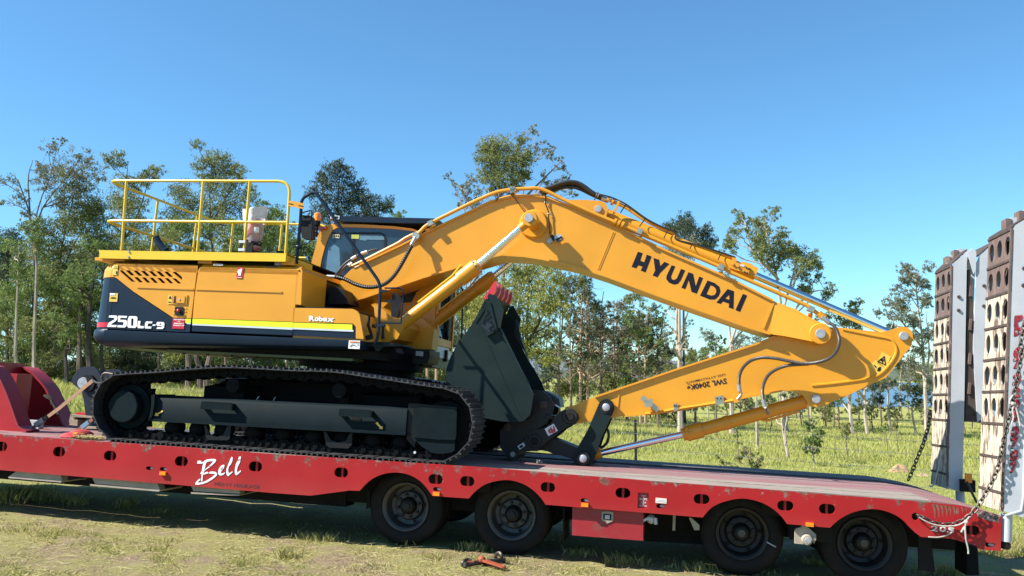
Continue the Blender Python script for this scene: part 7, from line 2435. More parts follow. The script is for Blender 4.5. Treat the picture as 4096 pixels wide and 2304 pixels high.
MB().px('O8', [(935, 935), (955, 950), (1200, 560), (1185, 545)], KY0, .01, KY0 - .008).build('weld_bead', M['bucket'], bkt)
A_, B_ = Rs('G', KY0, (395, 350), (700, 1050))
MB().bar(A_, B_, .004, .006, up=(0, 1, 0)).build('weld_seam', M['under'], bkt)
MB().bar(*Rs('G', KY0, (549, 395), (784, 872)), .05, .02).build('mouth_edge', M['bucket'], bkt)
# side cutters
sc_px = [(1240, 430), (1305, 412), (1460, 700), (1400, 1010), (1345, 1085), (1155, 1195), (1030, 985), (1170, 600)]
for y, yy in ((KY0 - .045, KY0), (KY1, KY0)):
    o = MB().px('O8', sc_px, KY0 - .045, .045, y).build('side_cutter', M['bucket'], bkt)
    if yy == KY0 and y < KY0:
        MB().px('O8', [(1155, 700), (1185, 705), (1300, 960), (1320, 1060), (1200, 1120), (1060, 990)], y, .003, y - .002).build('cutter_recess', M['bucket_in'], o)
        for a, b in (((1130, 900), (1215, 815)), ((1190, 1060), (1275, 975)), ((1215, 560), (1335, 1050)), ((1080, 960), (1165, 690))):
            MB().bar(Rs('O8', y, a)[0], Rs('O8', y, b)[0], .015, .03, up=(0, 1, 0)).build('cutter_rib', M['bucket'], o)
        for p in ((1165, 770), (1222, 918), (1285, 1070)):
            c = R(q('O8', p)[0], y)
            MB().lathe((c.x, y - .022, c.z), [(0, .015), (.02, .018)], 6).build('cutter_bolt', M['bucket'], o)
MB().px('G', [(545, 390), (560, 270), (575, 290), (600, 420), (650, 560)], KY0, .02, KY1 - .25).build('far_lip', M['bucket_in'], bkt)
MB().bar(R(q('G', (445, 195))[0], KY0) + Vector((0, 0, 0)), R(q('G', (445, 195))[0], KY0) + Vector((0, KY1 - KY0, 0)), .05, .22, up=(.45, 0, .9)).build('cutting_lip', M['bucket'], bkt)
# five red teeth across the lip
tpx = [(1085, 485), (1150, 380), (1290, 150), (1330, 165), (1310, 330), (1245, 440), (1215, 460), (1185, 530)]
base_t = xz(Rs('O8', KY0, *tpx))
for i in range(5):
    y = KY0 + .01 + i * (KY1 - KY0 - .12) / 4
    tip = Vector((base_t[2][0], 0, base_t[2][1]))
    m = MB()
    k_ = len(base_t)
    vs = []
    for sgn in (0, 1):
        for (x, z) in base_t:
            t = (Vector((x, 0, z)) - tip).length / .36
            hw = .018 + .042 * min(t, 1)
            vs.append((x, y + .05 + (hw if sgn else -hw), z))
    m.add(vs, [tuple(range(k_)), tuple(range(2 * k_ - 1, k_ - 1, -1))] + [((j + 1) % k_, j, k_ + j, k_ + (j + 1) % k_) for j in range(k_)])
    o = m.build('bucket_tooth', M['redpaint'], bkt)
    c = R(q('O8', (1165, 480))[0], y)
    MB().lathe((c.x, y - .016, c.z), [(0, .012), (.01, .014)], 8).build('tooth_pin', M['stripe_red'], o)
# hinge ears between shell and hitch
ears = [(700, 880), (790, 830), (850, 838), (905, 880), (935, 950), (925, 1000), (880, 1075), (800, 1130), (720, 1180), (680, 1240), (600, 1330), (545, 1250), (540, 1130), (600, 1060), (700, 1060)]
for y in (1.34, 1.86):
    MB().px('G', ears, 1.34, .05, y).build('bucket_ear', M['hitch'], bkt)
for p, r_ in (((857, 940), .05), ((597, 1102), .045), ((895, 1027), .03)):
    c = R(q('G', p)[0], 1.34)
    MB().lathe((c.x, 1.31, c.z), [(0, r_ * .8), (.006, r_), (.60, r_)], 20).build('ear_pin', M['rust'] if r_ > .04 else M['hitch'], bkt)
MB().px('G', [(855, 838), (920, 870), (960, 900), (970, 960), (925, 935)], 1.34, .4, 1.5).build('ear_bridge', M['bucket_in'], bkt)
MB().px('G', [(928, 915), (942, 935), (936, 938), (925, 922)], 1.49, .01, 1.49).build('ear_mark', M['stripe_red'], bkt)
MB().px('G', [(945, 935), (985, 960), (975, 966), (940, 945)], 1.49, .01, 1.49).build('ear_mark', M['white'], bkt)

# --- undercarriage
TY0, TY1 = .05, .65


def track_path():
    p3 = [(300, 192), (560, 172), (800, 160), (1100, 132), (1400, 108), (1700, 92), (1900, 96), (2200, 112), (2560, 132)]
    p4 = [(100, 136), (400, 142), (640, 158), (900, 202), (1200, 243), (1600, 308), (1900, 350), (2040, 375), (2190, 440), (2290, 560), (2350, 720), (2350, 890), (2320, 1010), (2250, 1145), (2120, 1236), (1975, 1288), (1500, 1258), (700, 1206), (0, 1160)]
    p3b = [(2000, 1098), (1200, 1040), (600, 1002), (260, 982), (190, 955), (105, 870), (50, 760), (22, 620), (35, 500), (100, 345), (190, 255)]
    pts = Rs('M3', TY0, *p3) + Rs('M4', TY0, *p4) + Rs('M3', TY0, *p3b)
    # flatten the lower run onto the deck: grouser tips touch it
    zlo = .034
    out = []
    for p in pts:
        out.append(Vector((p.x, 0, p.z)))
    return out, zlo


tpts, zlo = track_path()
lowz = np.median([p.z for p in tpts if p.z < .08])
tpts = [Vector((p.x, 0, zlo if abs(p.z - lowz) < .035 else p.z)) for p in tpts]
loop = spline(tpts, 6, closed=True)
cum = [0.0]
for i in range(1, len(loop) + 1):
    cum.append(cum[-1] + (loop[i % len(loop)] - loop[i - 1]).length)
NSH = int(round(cum[-1] / .19))


def at_len(s):
    s %= cum[-1]
    i = next(k_ for k_ in range(1, len(cum)) if cum[k_] >= s - 1e-9)
    a, b = loop[i - 1], loop[i % len(loop)]
    return a.lerp(b, (s - cum[i - 1]) / max(cum[i] - cum[i - 1], 1e-9))


pitch = cum[-1] / NSH
_b1 = BASE[1]
BASE[1] = Matrix.Identity(4)
sm = MB()
hw = pitch / 2 * .985
sm.add([(x, y, z) for y in (-.30, .30) for x, z in ((-hw - .012, -.012), (-hw + .02, 0.004), (hw - .03, .004), (hw, .012), (hw, .002), (hw - .03, -.008), (-hw + .02, -.008))],
       [(6, 5, 4, 3, 2, 1, 0), (7, 8, 9, 10, 11, 12, 13)] + [(i, (i + 1) % 7, 7 + (i + 1) % 7, 7 + i) for i in range(7)])
for gx, gh in ((-.072, .030), (-.004, .026), (.062, .030)):
    sm.hexa([(gx - .014, -.298, .004), (gx + .014, -.298, .004), (gx + .014, .298, .004), (gx - .014, .298, .004)], [(gx - .007, -.298, gh), (gx + .007, -.298, gh), (gx + .007, .298, gh), (gx - .007, .298, gh)])
shoe_me = sm.mesh('track_shoe', [M['shoe']], 30)
lm = MB()
for y in (-.10, .10):
    lm.prism([(-hw - .02, -.105), (-hw - .02, -.03), (-hw + .02, -.010), (hw - .02, -.010), (hw + .02, -.03), (hw + .02, -.105), (hw - .03, -.115), (.02, -.085), (-.02, -.085), (-hw + .03, -.115)], y - .025, y + .025)
lm.cyl((hw, -.14, -.062), (hw, .14, -.062), .030, n=10)
lm.cyl((hw * -.1, -.14, -.045), (hw * -.1, -.128, -.045), .018, n=8)
link_me = lm.mesh('track_link', [M['link']], 30)
BASE[1] = _b1
exb = -Vector(ex.matrix_world.to_translation())
base_off = Vector((-2.6, 1.65, 0.0))
for yc in ((TY0 + TY1) / 2, 3.30 - (TY0 + TY1) / 2):
    tr = part_empty('track', ex)
    for i in range(NSH):
        s = (i + .5) * pitch
        a, b = at_len(s - pitch / 2), at_len(s + pitch / 2)
        d = (b - a).normalized()
        nrm = Vector((-d.z, 0, d.x))            # the loop runs clockwise in the picture: outwards is to its left
        c = (a + b) / 2
        mt = Matrix(((d.x, 0, nrm.x, c.x - base_off.x), (0, 1, 0, yc - base_off.y), (d.z, 0, nrm.z, c.z - base_off.z), (0, 0, 0, 1)))
        for me_, nm in ((shoe_me, 'track_shoe'), (link_me, 'track_link')):
            o = link(nm, me_, tr)
            o.matrix_local = mt


def under(sgn):
    """one side of the undercarriage; sgn mirrors it to the far track"""
    Yf = (lambda y: y) if sgn > 0 else (lambda y: 3.30 - y)
    u = part_empty('track_frame', ex)

    def pr(c, pts, ya, yb, name, m, yp=None):
        a, b = sorted((Yf(ya), Yf(yb)))
        return MB().prism(xz(Rs(c, ya if yp is None else yp, *pts)), a, b).build(name, m, u)

    FY = .16
    a0 = Rs('M3', FY, (838, 500), (838, 760))
    a1 = Rs('M4', FY, (1508, 655), (1490, 935))
    x0, x1 = a0[0].x, a1[0].x
    zt_, zb_ = a0[0].z, a0[1].z
    zt2_, zb2_ = a1[0].z, a1[1].z
    m = MB()
    sec = [(FY + .02, 0.0), (FY, .02), (FY, 1.0)]
    top = lambda x: zt_ + (zt2_ - zt_) * (x - x0) / (x1 - x0)
    bot = lambda x: zb_ + (zb2_ - zb_) * (x - x0) / (x1 - x0)
    vs = []
    for x in (x0, x1):
        z0, z1 = bot(x), top(x)
        vs += [(x, Yf(FY), z0), (x, Yf(FY), z1 - .0), (x, Yf(FY + .045), z1 + .038), (x, Yf(.52), z1 + .045), (x, Yf(.56), z1 - .02), (x, Yf(.56), z0)]
    m.add(vs, [(0, 1, 7, 6), (1, 2, 8, 7), (2, 3, 9, 8), (3, 4, 10, 9), (4, 5, 11, 10), (5, 0, 6, 11), (5, 4, 3, 2, 1, 0), (6, 7, 8, 9, 10, 11)])
    m.build('side_beam', M['frame'], u, 50)
    fl = MB()
    fl.hexa([(x0 - .02, Yf(FY - .03), zb_ - .028), (x1 + .01, Yf(FY - .03), zb2_ - .028), (x1 + .01, Yf(.56), zb2_ - .028), (x0 - .02, Yf(.56), zb_ - .028)],
            [(x0 - .02, Yf(FY - .03), zb_ + .004), (x1 + .01, Yf(FY - .03), zb2_ + .004), (x1 + .01, Yf(.56), zb2_ + .004), (x0 - .02, Yf(.56), zb_ + .004)])
    fl.build('lower_flange', M['frame'], u)
    pr('M3', [(790, 455), (832, 440), (828, 560), (800, 720), (748, 790), (765, 715), (785, 600)], .12, .56, 'end_plate', M['frame'])
    # sprocket with its bolted cover
    c = R(q('M3', (415, 600))[0], .12)
    ya, yb = Yf(.12), Yf(.60)
    sg = 1 if sgn > 0 else -1
    MB().lathe((c.x, Yf(.16), c.z), [(-.03 * sg, .178), (-.02 * sg, .188), (.10 * sg, .19), (.11 * sg, .26), (.30 * sg, .26)], 36).build('final_drive', M['frame'], u)
    m = MB()
    for i in range(20):
        a = 2 * math.pi * (i + .4) / 20
        m.lathe((c.x + .174 * math.cos(a), Yf(.132), c.z + .174 * math.sin(a)), [(-.002, .008), (.012, .009)], 6)
    m.build('cover_bolts', M['black'], u)
    teeth = []
    for i in range(42):
        a = 2 * math.pi * i / 42
        r_ = .335 if i % 2 else .285
        teeth.append((c.x + r_ * math.cos(a), c.z + r_ * math.sin(a)))
    MB().prism(teeth, min(Yf(.31), Yf(.39)), max(Yf(.31), Yf(.39))).build('sprocket', M['link'], u)
    # idler, its cover and back plate
    ci = R(q('M4', (2010, 880))[0], .28)
    MB().lathe((ci.x, Yf(.24), ci.z), [(0, .20), (.02 * sg, .30), (.05 * sg, .315), (.17 * sg, .315), (.20 * sg, .30), (.22 * sg, .2)], 40).build('idler', M['link'], u)
    pr('M4', [(1595, 632), (1640, 606), (2110, 636), (2148, 660), (2140, 990), (2128, 1030), (1900, 1025), (1700, 1005), (1590, 1000), (1562, 945), (1575, 760)], .15, .24, 'idler_cover', M['frame'])
    pr('M4', [(1590, 1003), (1700, 1008), (2126, 1034), (2118, 1165), (2080, 1190), (1960, 1210), (1820, 1195), (1690, 1110)], .17, .26, 'idler_guard', M['frame'])
    pr('M4', [(1525, 560), (1600, 560), (2150, 610), (2150, 650), (1640, 600), (1590, 640), (1570, 950), (1620, 1040), (1600, 1130), (1500, 1020), (1515, 760)], .19, .30, 'yoke_plate', M['black'])
    # rollers
    for cr, ps in (('M3', ((1000, 885), (1320, 895), (1645, 905), (2050, 920), (2440, 945))), ('M4', ((262, 985), (628, 1005), (1030, 1030), (1392, 1050)))):
        for p in ps:
            c = R(q(cr, p)[0], .2)
            MB().lathe((c.x, Yf(.27), .195), [(-.02 * sg, .05), (0, .085), (.03 * sg, .10), (.14 * sg, .10), (.18 * sg, .085)], 24).build('track_roller', M['link'], u)
    for cr, p in (('M3', (1850, 330)), ('M4', (640, 392))):
        c = R(q(cr, p)[0], .2)
        MB().lathe((c.x, Yf(.20), c.z), [(-.03 * sg, .05), (-.025 * sg, .082), (.22 * sg, .085), (.24 * sg, .05)], 22).build('carrier_roller', M['link'], u)
        MB().box(c.x - .06, c.x + .06, min(Yf(.34), Yf(.46)), max(Yf(.34), Yf(.46)), c.z - .16, c.z).build('roller_mount', M['link'], u)
    for cr, pts in (('M3', [(1470, 830), (1500, 850), (1540, 960), (1640, 990), (1720, 960), (1770, 850), (1815, 840), (1800, 1010), (1770, 1035), (1520, 1030), (1490, 1000)]),
                    ('M4', [(430, 915), (475, 940), (520, 1030), (620, 1065), (720, 1040), (760, 960), (800, 940), (795, 1090), (750, 1140), (510, 1130), (465, 1100)])):
        pr(cr, pts, .19, .22, 'roller_guard', M['black'])
    # steps
    for cr, (xa_, xb_, y1_, y2_) in (('M3', (1436, 1828, 545, 632)), ('M4', (638, 1045, 640, 722))):
        A1 = R(q(cr, (xa_, y1_))[0], .09)
        B1 = R(q(cr, (xb_, y1_ + 18))[0], .09)
        A2 = R(q(cr, (xa_ - 4, y2_))[0], .09)
        m = MB()
        hgt = (A1.z - A2.z)
        yo = .09
        for (P_, Q_) in (((A1.x, yo), (B1.x, yo)),):
            m.hexa([(A1.x, Yf(yo), A1.z - hgt), (B1.x, Yf(yo), B1.z - hgt), (B1.x, Yf(yo + .012), B1.z - hgt), (A1.x, Yf(yo + .012), A1.z - hgt)],
                   [(A1.x, Yf(yo), A1.z), (B1.x, Yf(yo), B1.z), (B1.x, Yf(yo + .012), B1.z), (A1.x, Yf(yo + .012), A1.z)])
        for P_ in (A1, B1):
            m.hexa([(P_.x - .006, Yf(yo), P_.z - hgt), (P_.x + .006, Yf(yo), P_.z - hgt), (P_.x + .006, Yf(FY + .01), P_.z - hgt), (P_.x - .006, Yf(FY + .01), P_.z - hgt)],
                   [(P_.x - .006, Yf(yo), P_.z), (P_.x + .006, Yf(yo), P_.z), (P_.x + .006, Yf(FY + .01), P_.z), (P_.x - .006, Yf(FY + .01), P_.z)])
        nt_ = 22
        for i in range(nt_):
            x = A1.x + (B1.x - A1.x) * (i + .5) / nt_
            z = A1.z + (B1.z - A1.z) * (i + .5) / nt_
            m.hexa([(x - .01, Yf(yo), z), (x + .01, Yf(yo), z), (x + .01, Yf(yo + .012), z), (x - .01, Yf(yo + .012), z)], [(x - .002, Yf(yo), z + .012), (x + .002, Yf(yo), z + .012), (x + .002, Yf(yo + .012), z + .012), (x - .002, Yf(yo + .012), z + .012)])
        m.build('step', M['frame'], u)
    if sgn > 0:
        for cr, pts in (('M3', [(905, 668), (938, 645), (945, 665), (880, 700), (885, 722), (835, 718), (850, 675), (868, 688)]), ('M4', [(1102, 815), (1125, 797), (1175, 858), (1192, 850), (1192, 895), (1148, 882), (1160, 872)])):
            MB().prism(xz(Rs(cr, FY, *pts)), FY - .006, FY - .003).build('tie_down_arrow', M['decal'], u)
        c = R(q('M4', (858, 755))[0], FY)
        MB().prism(ellipse((c.x, c.z), .055, .034), FY - .005, FY - .002).build('grease_port', M['black'], u)
        c = R(q('M4', (1606, 1192))[0], .10)
        MB().lathe((c.x, .10, c.z), [(0, .014), (.01, .015)], 12).build('inspection_tag', M['silver'], u)
        for p, e in (((2145, 510), (2178, 468)), ((2360, 522), (2388, 478))):
            MB().bar(R(q('M3', p)[0], .3), R(q('M3', e)[0], .3), .006, .006).build('lock_wire', M['pin'], u)


under(1)
under(-1)
# cross frame between the tracks
m = MB()
m.box(-3.75, -1.0, .70, 2.60, .42, .80)
m.hexa([(-3.9, .5, .35), (-3.3, .5, .35), (-3.0, 1.65, .5), (-3.4, 1.65, .5)], [(-3.9, .5, .70), (-3.3, .5, .70), (-3.0, 1.65, .93), (-3.4, 1.65, .93)])
m.hexa([(-1.9, .5, .35), (-1.2, .5, .35), (-1.4, 1.65, .5), (-1.9, 1.65, .5)], [(-1.9, .5, .70), (-1.2, .5, .70), (-1.4, 1.65, .93), (-1.9, 1.65, .93)])
m.lathe((-2.35, 1.65, 0), [(.60, .80), (.93, .78)], 32, ax='z')
m.build('cross_frame', M['link'], ex)
MB().px('B', [(395, 815), (440, 805), (490, 830), (515, 880), (532, 935), (380, 935)], 1.05, .4).build('hose_guard', M['black'], ex)
# ------------------------------------------------------------------ loose things on and round the trailer
# fire extinguisher in a plastic bag, clamped to the walkway rail
c = R(q('A', (1285, 660))[0], .46)
xt = thing('fire_extinguisher', 'red fire extinguisher under a white plastic bag, strapped to the yellow rail', 'fire extinguisher', RIG, tuple(c))
r_e = .088
htot = R(q('A', (1285, 395))[0], .46).z - c.z
MB().lathe((c.x, c.y, c.z), [(0, r_e * .9), (.02, r_e), (htot * .82, r_e), (htot * .9, r_e * .7), (htot * .95, .035), (htot, .03)], 24, ax='z').build('cylinder', M['extred'], xt)
MB().px('A', [(1297, 485), (1332, 485), (1330, 525), (1294, 525)], .36, .004, .362).build('paper_label', M['white'], xt)
rg = random.Random(5)
m = MB()
vs, fs = [], []
n, k = 22, 12
htop = R(q('A', (1290, 362))[0], .46).z - c.z
for i in range(k + 1):
    t = i / k
    for j in range(n):
        a = 2 * math.pi * j / n
        sq = (abs(math.cos(a)) ** 1.6 + abs(math.sin(a)) ** 1.6) ** -.625
        rr = (.098 + .03 * t + .022 * math.sin(5 * a + 4 * t) * t) * (1 + rg.uniform(-.03, .03))
        fl = 1.0 if t < .8 else 1 + (t - .8) * .9
        vs.append((c.x + rr * fl * math.cos(a) * (1.06 if t > .6 else 1), c.y + rr * (1 - .55 * max(t - .7, 0) / .3) * math.sin(a), c.z + htop * (.08 + .92 * t) + .025 * math.sin(3 * a) * t))
for i in range(k):
    fs += [(i * n + j, i * n + (j + 1) % n, (i + 1) * n + (j + 1) % n, (i + 1) * n + j) for j in range(n)]
m.add(vs, fs)
film = mat('thin_plastic_film', (.80, .78, .80), .25, var=.05, bump=.4, bscale=22)
fb = film.node_tree.nodes['Principled BSDF']
fb.inputs['Alpha'].default_value = 0.30
m.build('plastic_bag', film, xt, 80)
m = MB()
vs, fs = [], []
k = 4
for i in range(k + 1):
    t = i / k
    for j in range(n):
        a = 2 * math.pi * j / n
        rr = .118 + .018 * t + .02 * math.sin(5 * a + 3)
        vs.append((c.x + rr * math.cos(a) * 1.08, c.y + rr * .8 * math.sin(a), c.z + htop * (.72 + .30 * t) + .03 * math.cos(2 * a + 1)))
for i in range(k):
    fs += [(i * n + j, i * n + (j + 1) % n, (i + 1) * n + (j + 1) % n, (i + 1) * n + j) for j in range(n)]
m.add(vs, fs)
m.build('bag_top', M['bagplastic'], xt, 80)
MB().px('A', [(1205, 578), (1270, 575), (1288, 590), (1282, 668), (1200, 668), (1196, 610)], .36, .05).build('clamp_plate', M['black'], xt)
MB().lathe((c.x, c.y, c.z + .06), [(0, .103), (.03, .103)], 22, ax='z', caps=(False, False)).build('clamp_band', M['black'], xt)
MB().tube(Rs('A', .34, (1280, 595), (1340, 592), (1355, 602), (1335, 612)), .012, 6).build('clamp_lever', M['black'], xt)
for p in ((1228, 598), (1224, 656)):
    MB().px('A', [(p[0] - 22, p[1] - 10), (p[0] + 24, p[1] - 8), (p[0] + 24, p[1] + 8), (p[0] - 22, p[1] + 10)], .34, .012, .27).build('u_bolt', M['silver'], xt)

# webbing straps with ratchets
def strap_thing(label, pts, y, wdt, m, bottom):
    P = [R(p, yy) for p, yy in zip(q('O6', *pts), y)]
    t = thing('tie_down_strap', label, 'strap', RIG, tuple(P[0]))
    d0 = Vector((0, .9, .45)).normalized()
    mm = MB()
    for a, b in zip(P[:-1], P[1:]):
        d = (b - a).normalized()
        s_ = d.cross(Vector((0, 1, 0))).normalized() * wdt / 2
        yv = Vector((0, .003, 0))
        mm.hexa([a - s_ - yv, a + s_ - yv, a + s_ + yv, a - s_ + yv], [b - s_ - yv, b + s_ - yv, b + s_ + yv, b - s_ + yv])
    mm.build('webbing', m, t)
    return t, P


s1, P1s = strap_thing('long tan webbing strap from the gooseneck deck to the track end', [(440, 1160), (560, 1060), (850, 850), (1345, 440)], [.75, .75, .72, .62], .045, M['strap'], 0)
rt = MB()
c, d = P1s[1], (P1s[2] - P1s[1]).normalized()
rt.bar(c - d * .05, c + d * .09, .06, .05, up=(0, 1, 0))
rt.build('ratchet', M['pin'], s1)
MB().bar(c + d * .09, c + d * .16, .05, .035, up=(0, 1, 0)).build('ratchet_handle', M['black'], s1)
MB().tube([P1s[0] + Vector((0, 0, .01)), P1s[0] + Vector((-.04, 0, -.01)), P1s[0] + Vector((-.07, 0, -.012))], .012, 6).build('hook', M['chain'], s1)
MB().tube([P1s[3], R(q('O6', (1400, 475))[0], .55), R(q('O6', (1480, 480))[0], .45)], .012, 6).build('hook', M['chain'], s1)
s2, P2s = strap_thing('short brown webbing strap with blue ratchet leading under the track', [(1090, 1180), (1210, 1105), (1270, 1060), (1340, 1000)], [.95, .95, .95, .95], .045, mat('brown_webbing', (.26, .10, .07), .85, var=.2, scale=25), 0)
c, d = P2s[1].lerp(P2s[2], .5), (P2s[2] - P2s[1]).normalized()
MB().bar(c - d * .06, c + d * .06, .055, .04, up=(0, 1, 0)).build('ratchet', mat('blue_grey_ratchet', (.16, .26, .33), .5), s2)

# red and yellow bag, straw and dirt on the deck
bag = MB()
pp = Rs('O6', .30, (930, 1250), (975, 1205), (1090, 1185), (1190, 1150), (1225, 1160), (1300, 1205), (1310, 1235), (1250, 1262), (1120, 1275), (1000, 1270))
zb = 0.0
rg = random.Random(2)
cx = sum(p.x for p in pp) / len(pp)
vs, fs = [], []
for (yy, sc, dz) in ((.12, .55, 0), (.18, .85, .0), (.28, 1.0, 0), (.38, .92, 0), (.46, .6, 0)):
    for p in pp:
        vs.append((cx + (p.x - cx) * sc + rg.uniform(-.008, .008), yy, max((p.z - pp[0].z) * (.4 + .6 * sc), 0.004) + rg.uniform(0, .01)))
k = len(pp)
for i in range(4):
    fs += [(i * k + j, i * k + (j + 1) % k, (i + 1) * k + (j + 1) % k, (i + 1) * k + j) for j in range(k)]
fs += [tuple(range(k - 1, -1, -1)), tuple(4 * k + j for j in range(k))]
bag.add(vs, fs)
single('cloth_bag', bag, M['redbag'], 'crumpled red and yellow cloth bag on the deck before the track', 'bag', RIG, (cx, .3, 0), smooth=70)

rgn = np.random.default_rng(6)
nd = 900
c0 = RZ(q('O6', (1180, 1285))[0], 0)
c1 = RZ(q('O6', (1560, 1300))[0], 0)
t = rgn.uniform(0, 1, nd)
px_ = c0.x + (c1.x - c0.x) * t + rgn.normal(size=nd) * .04
py_ = np.clip(.06 + rgn.uniform(0, .22, nd), .01, 1)
h_ = rgn.uniform(.0, .05, nd)
v = []
for i in range(nd):
    a = rgn.uniform(0, 3.14)
    l_ = rgn.uniform(.015, .06)
    p = Vector((px_[i], py_[i], .004 + h_[i] * .7))
    e = Vector((math.cos(a) * l_, math.sin(a) * l_, rgn.uniform(-.01, .02)))
    s_ = Vector((-math.sin(a), math.cos(a), 0)) * .004
    for w3 in (p - s_, p + s_, p + e + s_, p + e - s_):
        v.append(tuple(RIG @ w3))
me = raw_mesh('straw_on_deck', np.array(v), (np.arange(nd) * 4)[:, None] + np.array([[0, 1, 2, 3]]), np.repeat(rgn.uniform(0, .25, nd), 4), GM_SHORT)
link('straw_on_deck', me, None, kind='stuff')

# timber dunnage behind the track end, with a red cloth on it
dz = [R(p, 1.9) for p in q('O6', (1000, 1050), (1350, 1060))]
dn = thing('timber_stack', 'small stack of grey timber blocks and boards behind the track end', 'timber', RIG, (dz[0].x, 1.9, 0))
f6 = lambda p, y: R(q('O6', p)[0], y)
for (pts, y, dp) in (([(1018, 930), (1350, 958), (1350, 988), (1015, 968)], 1.75, .5), ([(1000, 1005), (1125, 1010), (1120, 1098), (1000, 1085)], 1.75, .5), ([(1010, 970), (1090, 978), (1088, 1005), (1008, 1000)], 1.8, .4), ([(1190, 985), (1330, 995), (1330, 1090), (1200, 1085)], 1.95, .4), ([(1150, 1110), (1400, 1120), (1400, 1145), (1145, 1135)], 1.6, .5)):
    MB().px('O6', pts, y, dp).build('timber_block', M['timber'] if y != 1.95 else M['under'], dn)
mm = MB().px('O6', [(1080, 920), (1130, 902), (1200, 918), (1280, 930), (1240, 942), (1100, 932)], 1.8, .25)
single('red_cloth', mm, M['redpaint'], 'red cloth lying on top of the timber stack', 'cloth', RIG, tuple(f6((1180, 930), 1.8)))
# spare bucket ears standing behind the track
sp_b = thing('spare_bucket', 'dark spare bucket ear plate with round pale boss behind the track end', 'bucket', RIG, (f6((1250, 700), 1.7).x, 1.7, 0))
c = f6((1250, 480), 1.7)
circ = [(c.x + .235 * math.cos(rad(a)), c.z + .235 * math.sin(rad(a))) for a in range(-20, 200, 20)]
lowp = xz([f6(p, 1.7) for p in ((1185, 600), (1200, 690), (1320, 785), (1500, 900), (1500, 560))])
plt = circ[::1] + lowp
MB().prism(plt, 1.7, 1.75).build('ear_plate', M['bucket_in'], sp_b)
MB().prism([(x + .05, z - .02) for x, z in plt], 2.2, 2.25).build('ear_plate', M['bucket_in'], sp_b)
MB().lathe((c.x + .04, 1.66, c.z), [(0, .115), (.04, .12)], 24).build('boss', M['black'], sp_b)
MB().lathe((c.x - .02, 1.64, c.z), [(0, .075), (.02, .08)], 20).build('boss_bush', M['pin'], sp_b)
MB().prism(xz([f6(p, 1.75) for p in ((1200, 690), (1320, 785), (1320, 1100), (1240, 1000))]), 1.76, 2.2).build('bucket_shell', M['bucket_in'], sp_b)
mm = MB().tube(bend([f6(p, .75) for p in ((1480, 440), (1475, 380), (1510, 335), (1560, 335), (1640, 350))], .05, 4), .016, 8)
o = mm.build('hoist_loop', M['chain'], sp_b)

# chains
BASE[1] = Matrix.Identity(4)
cl_m = MB()
Lk, Wk, rk = .062, .040, .0072
ringp = [Vector((x, 0, z)) for x, z in oval((0, 0), Lk, Wk, 6)]
cl_m.tube(ringp, rk, 6, closed=True)
link_mesh = cl_m.mesh('chain_link', [M['chain']], 60)


def chain(label, path, group=None):
    P = spline(path, 10)
    cum_ = [0.0]
    for i in range(1, len(P)):
        cum_.append(cum_[-1] + (P[i] - P[i - 1]).length)
    t = thing('chain', label, 'chain', RIG, tuple(P[0]))
    step = Lk - 2.2 * rk
    n = int(cum_[-1] / step)
    for i in range(n):
        s = (i + .5) * step
        j = next(k_ for k_ in range(1, len(cum_)) if cum_[k_] >= s - 1e-9)
        c = P[j - 1].lerp(P[j], (s - cum_[j - 1]) / max(cum_[j] - cum_[j - 1], 1e-9))
        d = (P[j] - P[j - 1]).normalized()
        u = d.cross(Vector((0, 1, 0))).normalized()
        v_ = d.cross(u)
        a = rad(45 + (90 if i % 2 else 0))
        z = u * math.cos(a) + v_ * math.sin(a)
        y = z.cross(d)
        o = link('chain_link', link_mesh, t)
        c = c - P[0]
        o.matrix_local = Matrix(((d.x, y.x, z.x, c.x), (d.y, y.y, z.y, c.y), (d.z, y.z, z.z, c.z), (0, 0, 0, 1)))
    return t


cp_ = Rs('O7', -.05, (75, 690), (130, 705), (200, 740), (300, 778), (400, 792), (500, 790), (600, 760), (690, 708), (770, 635), (850, 535), (920, 410), (975, 320), (1020, 240), (1060, 140), (1100, 20)) + Rs('K', -.05, (720, 330), (745, 220), (765, 110), (780, 10)) + Rs('J', -.05, (1000, 1180), (1020, 1080), (1030, 1000))
cp_[0].y = .03
chain('rusty chain sagging from the tail of the side beam up to the near ramp', cp_)
fcp = Rs('K', 2.0, (52, 835), (75, 785), (100, 720), (125, 660), (150, 600), (165, 550), (180, 495), (190, 420), (195, 370))
chain('rusty chain rising from the far deck edge to the far ramp', fcp)
# rope along the slack chain with hanging tail, and the knot on the ramp chain
rp = thing('rope', 'dirty white rope tied along the sagging chain with its tail hanging down', 'rope', RIG, tuple(R(q('O7', (400, 800))[0], -.07)))
MB().tube(spline(Rs('O7', -.075, (85, 700), (160, 745), (250, 785), (350, 806), (450, 812), (560, 803), (650, 765), (730, 690), (700, 730), (685, 770), (675, 800)), 5), .0065, 7).build('rope_strand', M['rope'], rp)
MB().tube(spline(Rs('O7', -.08, (685, 765), (672, 820), (675, 900), (682, 980), (700, 1060), (712, 1120), (712, 1165)), 5), .0075, 7).build('rope_strand', M['rope'], rp)
MB().tube(spline(Rs('O7', -.03, (520, 870), (490, 900), (420, 935), (320, 955), (200, 950)), 5), .0065, 7).build('rope_strand', M['rope'], rp)
for p, e in (((665, 815), (622, 890)), ((500, 845), (520, 870))):
    MB().cyl(R(q('O7', p)[0], -.07), R(q('O7', e)[0], -.07), .009, n=6).build('rope_end', M['rope'], rp)
MB().ball(R(q('O7', (685, 765))[0], -.08), .02, 8).build('knot', M['rope'], rp)
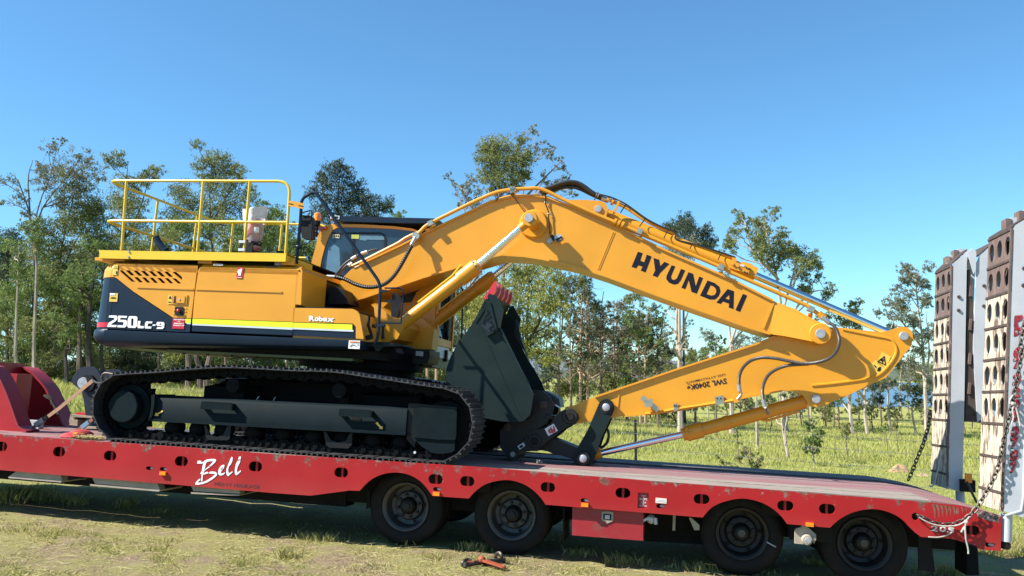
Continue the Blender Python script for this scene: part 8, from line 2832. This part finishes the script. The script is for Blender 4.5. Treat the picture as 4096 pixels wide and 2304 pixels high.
rp2 = thing('rope', 'white rope knotted on the chain in front of the telephone number', 'rope', RIG, tuple(R(q('K', (730, 340))[0], -.08)))
MB().tube(spline(Rs('K', -.08, (725, 290), (706, 320), (708, 350), (735, 345), (745, 375), (760, 430), (771, 488)), 5), .009, 7).build('rope_strand', M['rope'], rp2)
MB().tube(spline(Rs('K', -.085, (700, 345), (740, 342), (722, 380), (728, 430), (715, 480)), 5), .007, 7).build('rope_strand', M['rope'], rp2)
MB().ball(R(q('K', (722, 345))[0], -.08), .022, 8).build('knot', M['rope'], rp2)
rp3 = thing('rope', 'short white rope hanging down the face of the far ramp', 'rope', RIG, tuple(R(q('K', (240, 780))[0], 2.2)))
MB().tube(spline(Rs('K', 2.12, (190, 470), (185, 510), (165, 555), (150, 590)), 5), .010, 7).build('rope_strand', M['rope'], rp3)
MB().tube(spline(Rs('K', 2.14, (268, 640), (258, 700), (240, 780), (222, 850), (205, 875), (188, 868)), 5), .009, 7).build('rope_strand', M['rope'], rp3)
# shackle lying on the deck by the hitch
sh = MB()
sh.tube(spline([R(p, 1.2) for p in q('O1', (755, 1030), (790, 1060), (800, 1095), (840, 1088), (872, 1060))], 4), .011, 7)
sh.tube(spline([R(p, 1.22) for p in q('O1', (760, 1085), (800, 1060), (830, 1045))], 4), .010, 7)
single('shackle', sh, M['dustgrey'], 'small pale steel shackle lying on the deck under the hitch', 'shackle', RIG, tuple(R(q('O1', (810, 1080))[0], 1.2)))

# ratchet load binder dropped on the grass
def onground(p, lift=0.0):
    d = ray(p)
    s = 6.0
    for _ in range(60):
        P = d * s
        s += (P.z - lift - gzf(P.x, P.y)) / max(-d.z, .05) * .6
    return d * s


g = lambda p, l=.03: onground(q('M1', p)[0], l)
bd = thing('load_binder', 'orange handled chain load binder lying on the grass by the second wheel', 'load binder', Matrix.Identity(4), tuple(onground(q('M1', (1560, 1330))[0])))
MB().tube([g((1340, 1345)), g((1560, 1318)), g((1860, 1290))], .026, 8).build('screw_barrel', M['chain'], bd)
hm = MB()
a, b = g((1570, 1285), .06), g((1855, 1378), .04)
hm.bar(a, b, .05, .02)
hm.ball(a, .04, 10)
hm.ball(b, .022, 8)
hm.build('handle', M['binder'], bd)
MB().bar(g((1575, 1320), .02), g((1840, 1375), .02), .02, .03).build('handle_web', M['binder'], bd)
MB().tube(spline([g((1790, 1300), .03), g((1745, 1255), .05), g((1760, 1210), .10), g((1800, 1195), .12), g((1825, 1240), .09), g((1815, 1290), .03)], 5), .017, 7).build('grab_hook', M['chain'], bd)
MB().tube(spline([g((1440, 1300), .05), g((1380, 1285), .06), g((1330, 1310), .05), g((1320, 1350), .02), g((1370, 1365), .01), g((1450, 1340), .02)], 5), .020, 7).build('grab_hook', M['chain'], bd)
MB().bar(g((1380, 1310), .05), g((1470, 1310), .055), .03, .012).build('hook_latch', M['binder'], bd)
MB().tube([g((1165, 1090), .04), g((1175, 1112), .01)], .010, 6).build('loose_pin', M['chain'], bd)
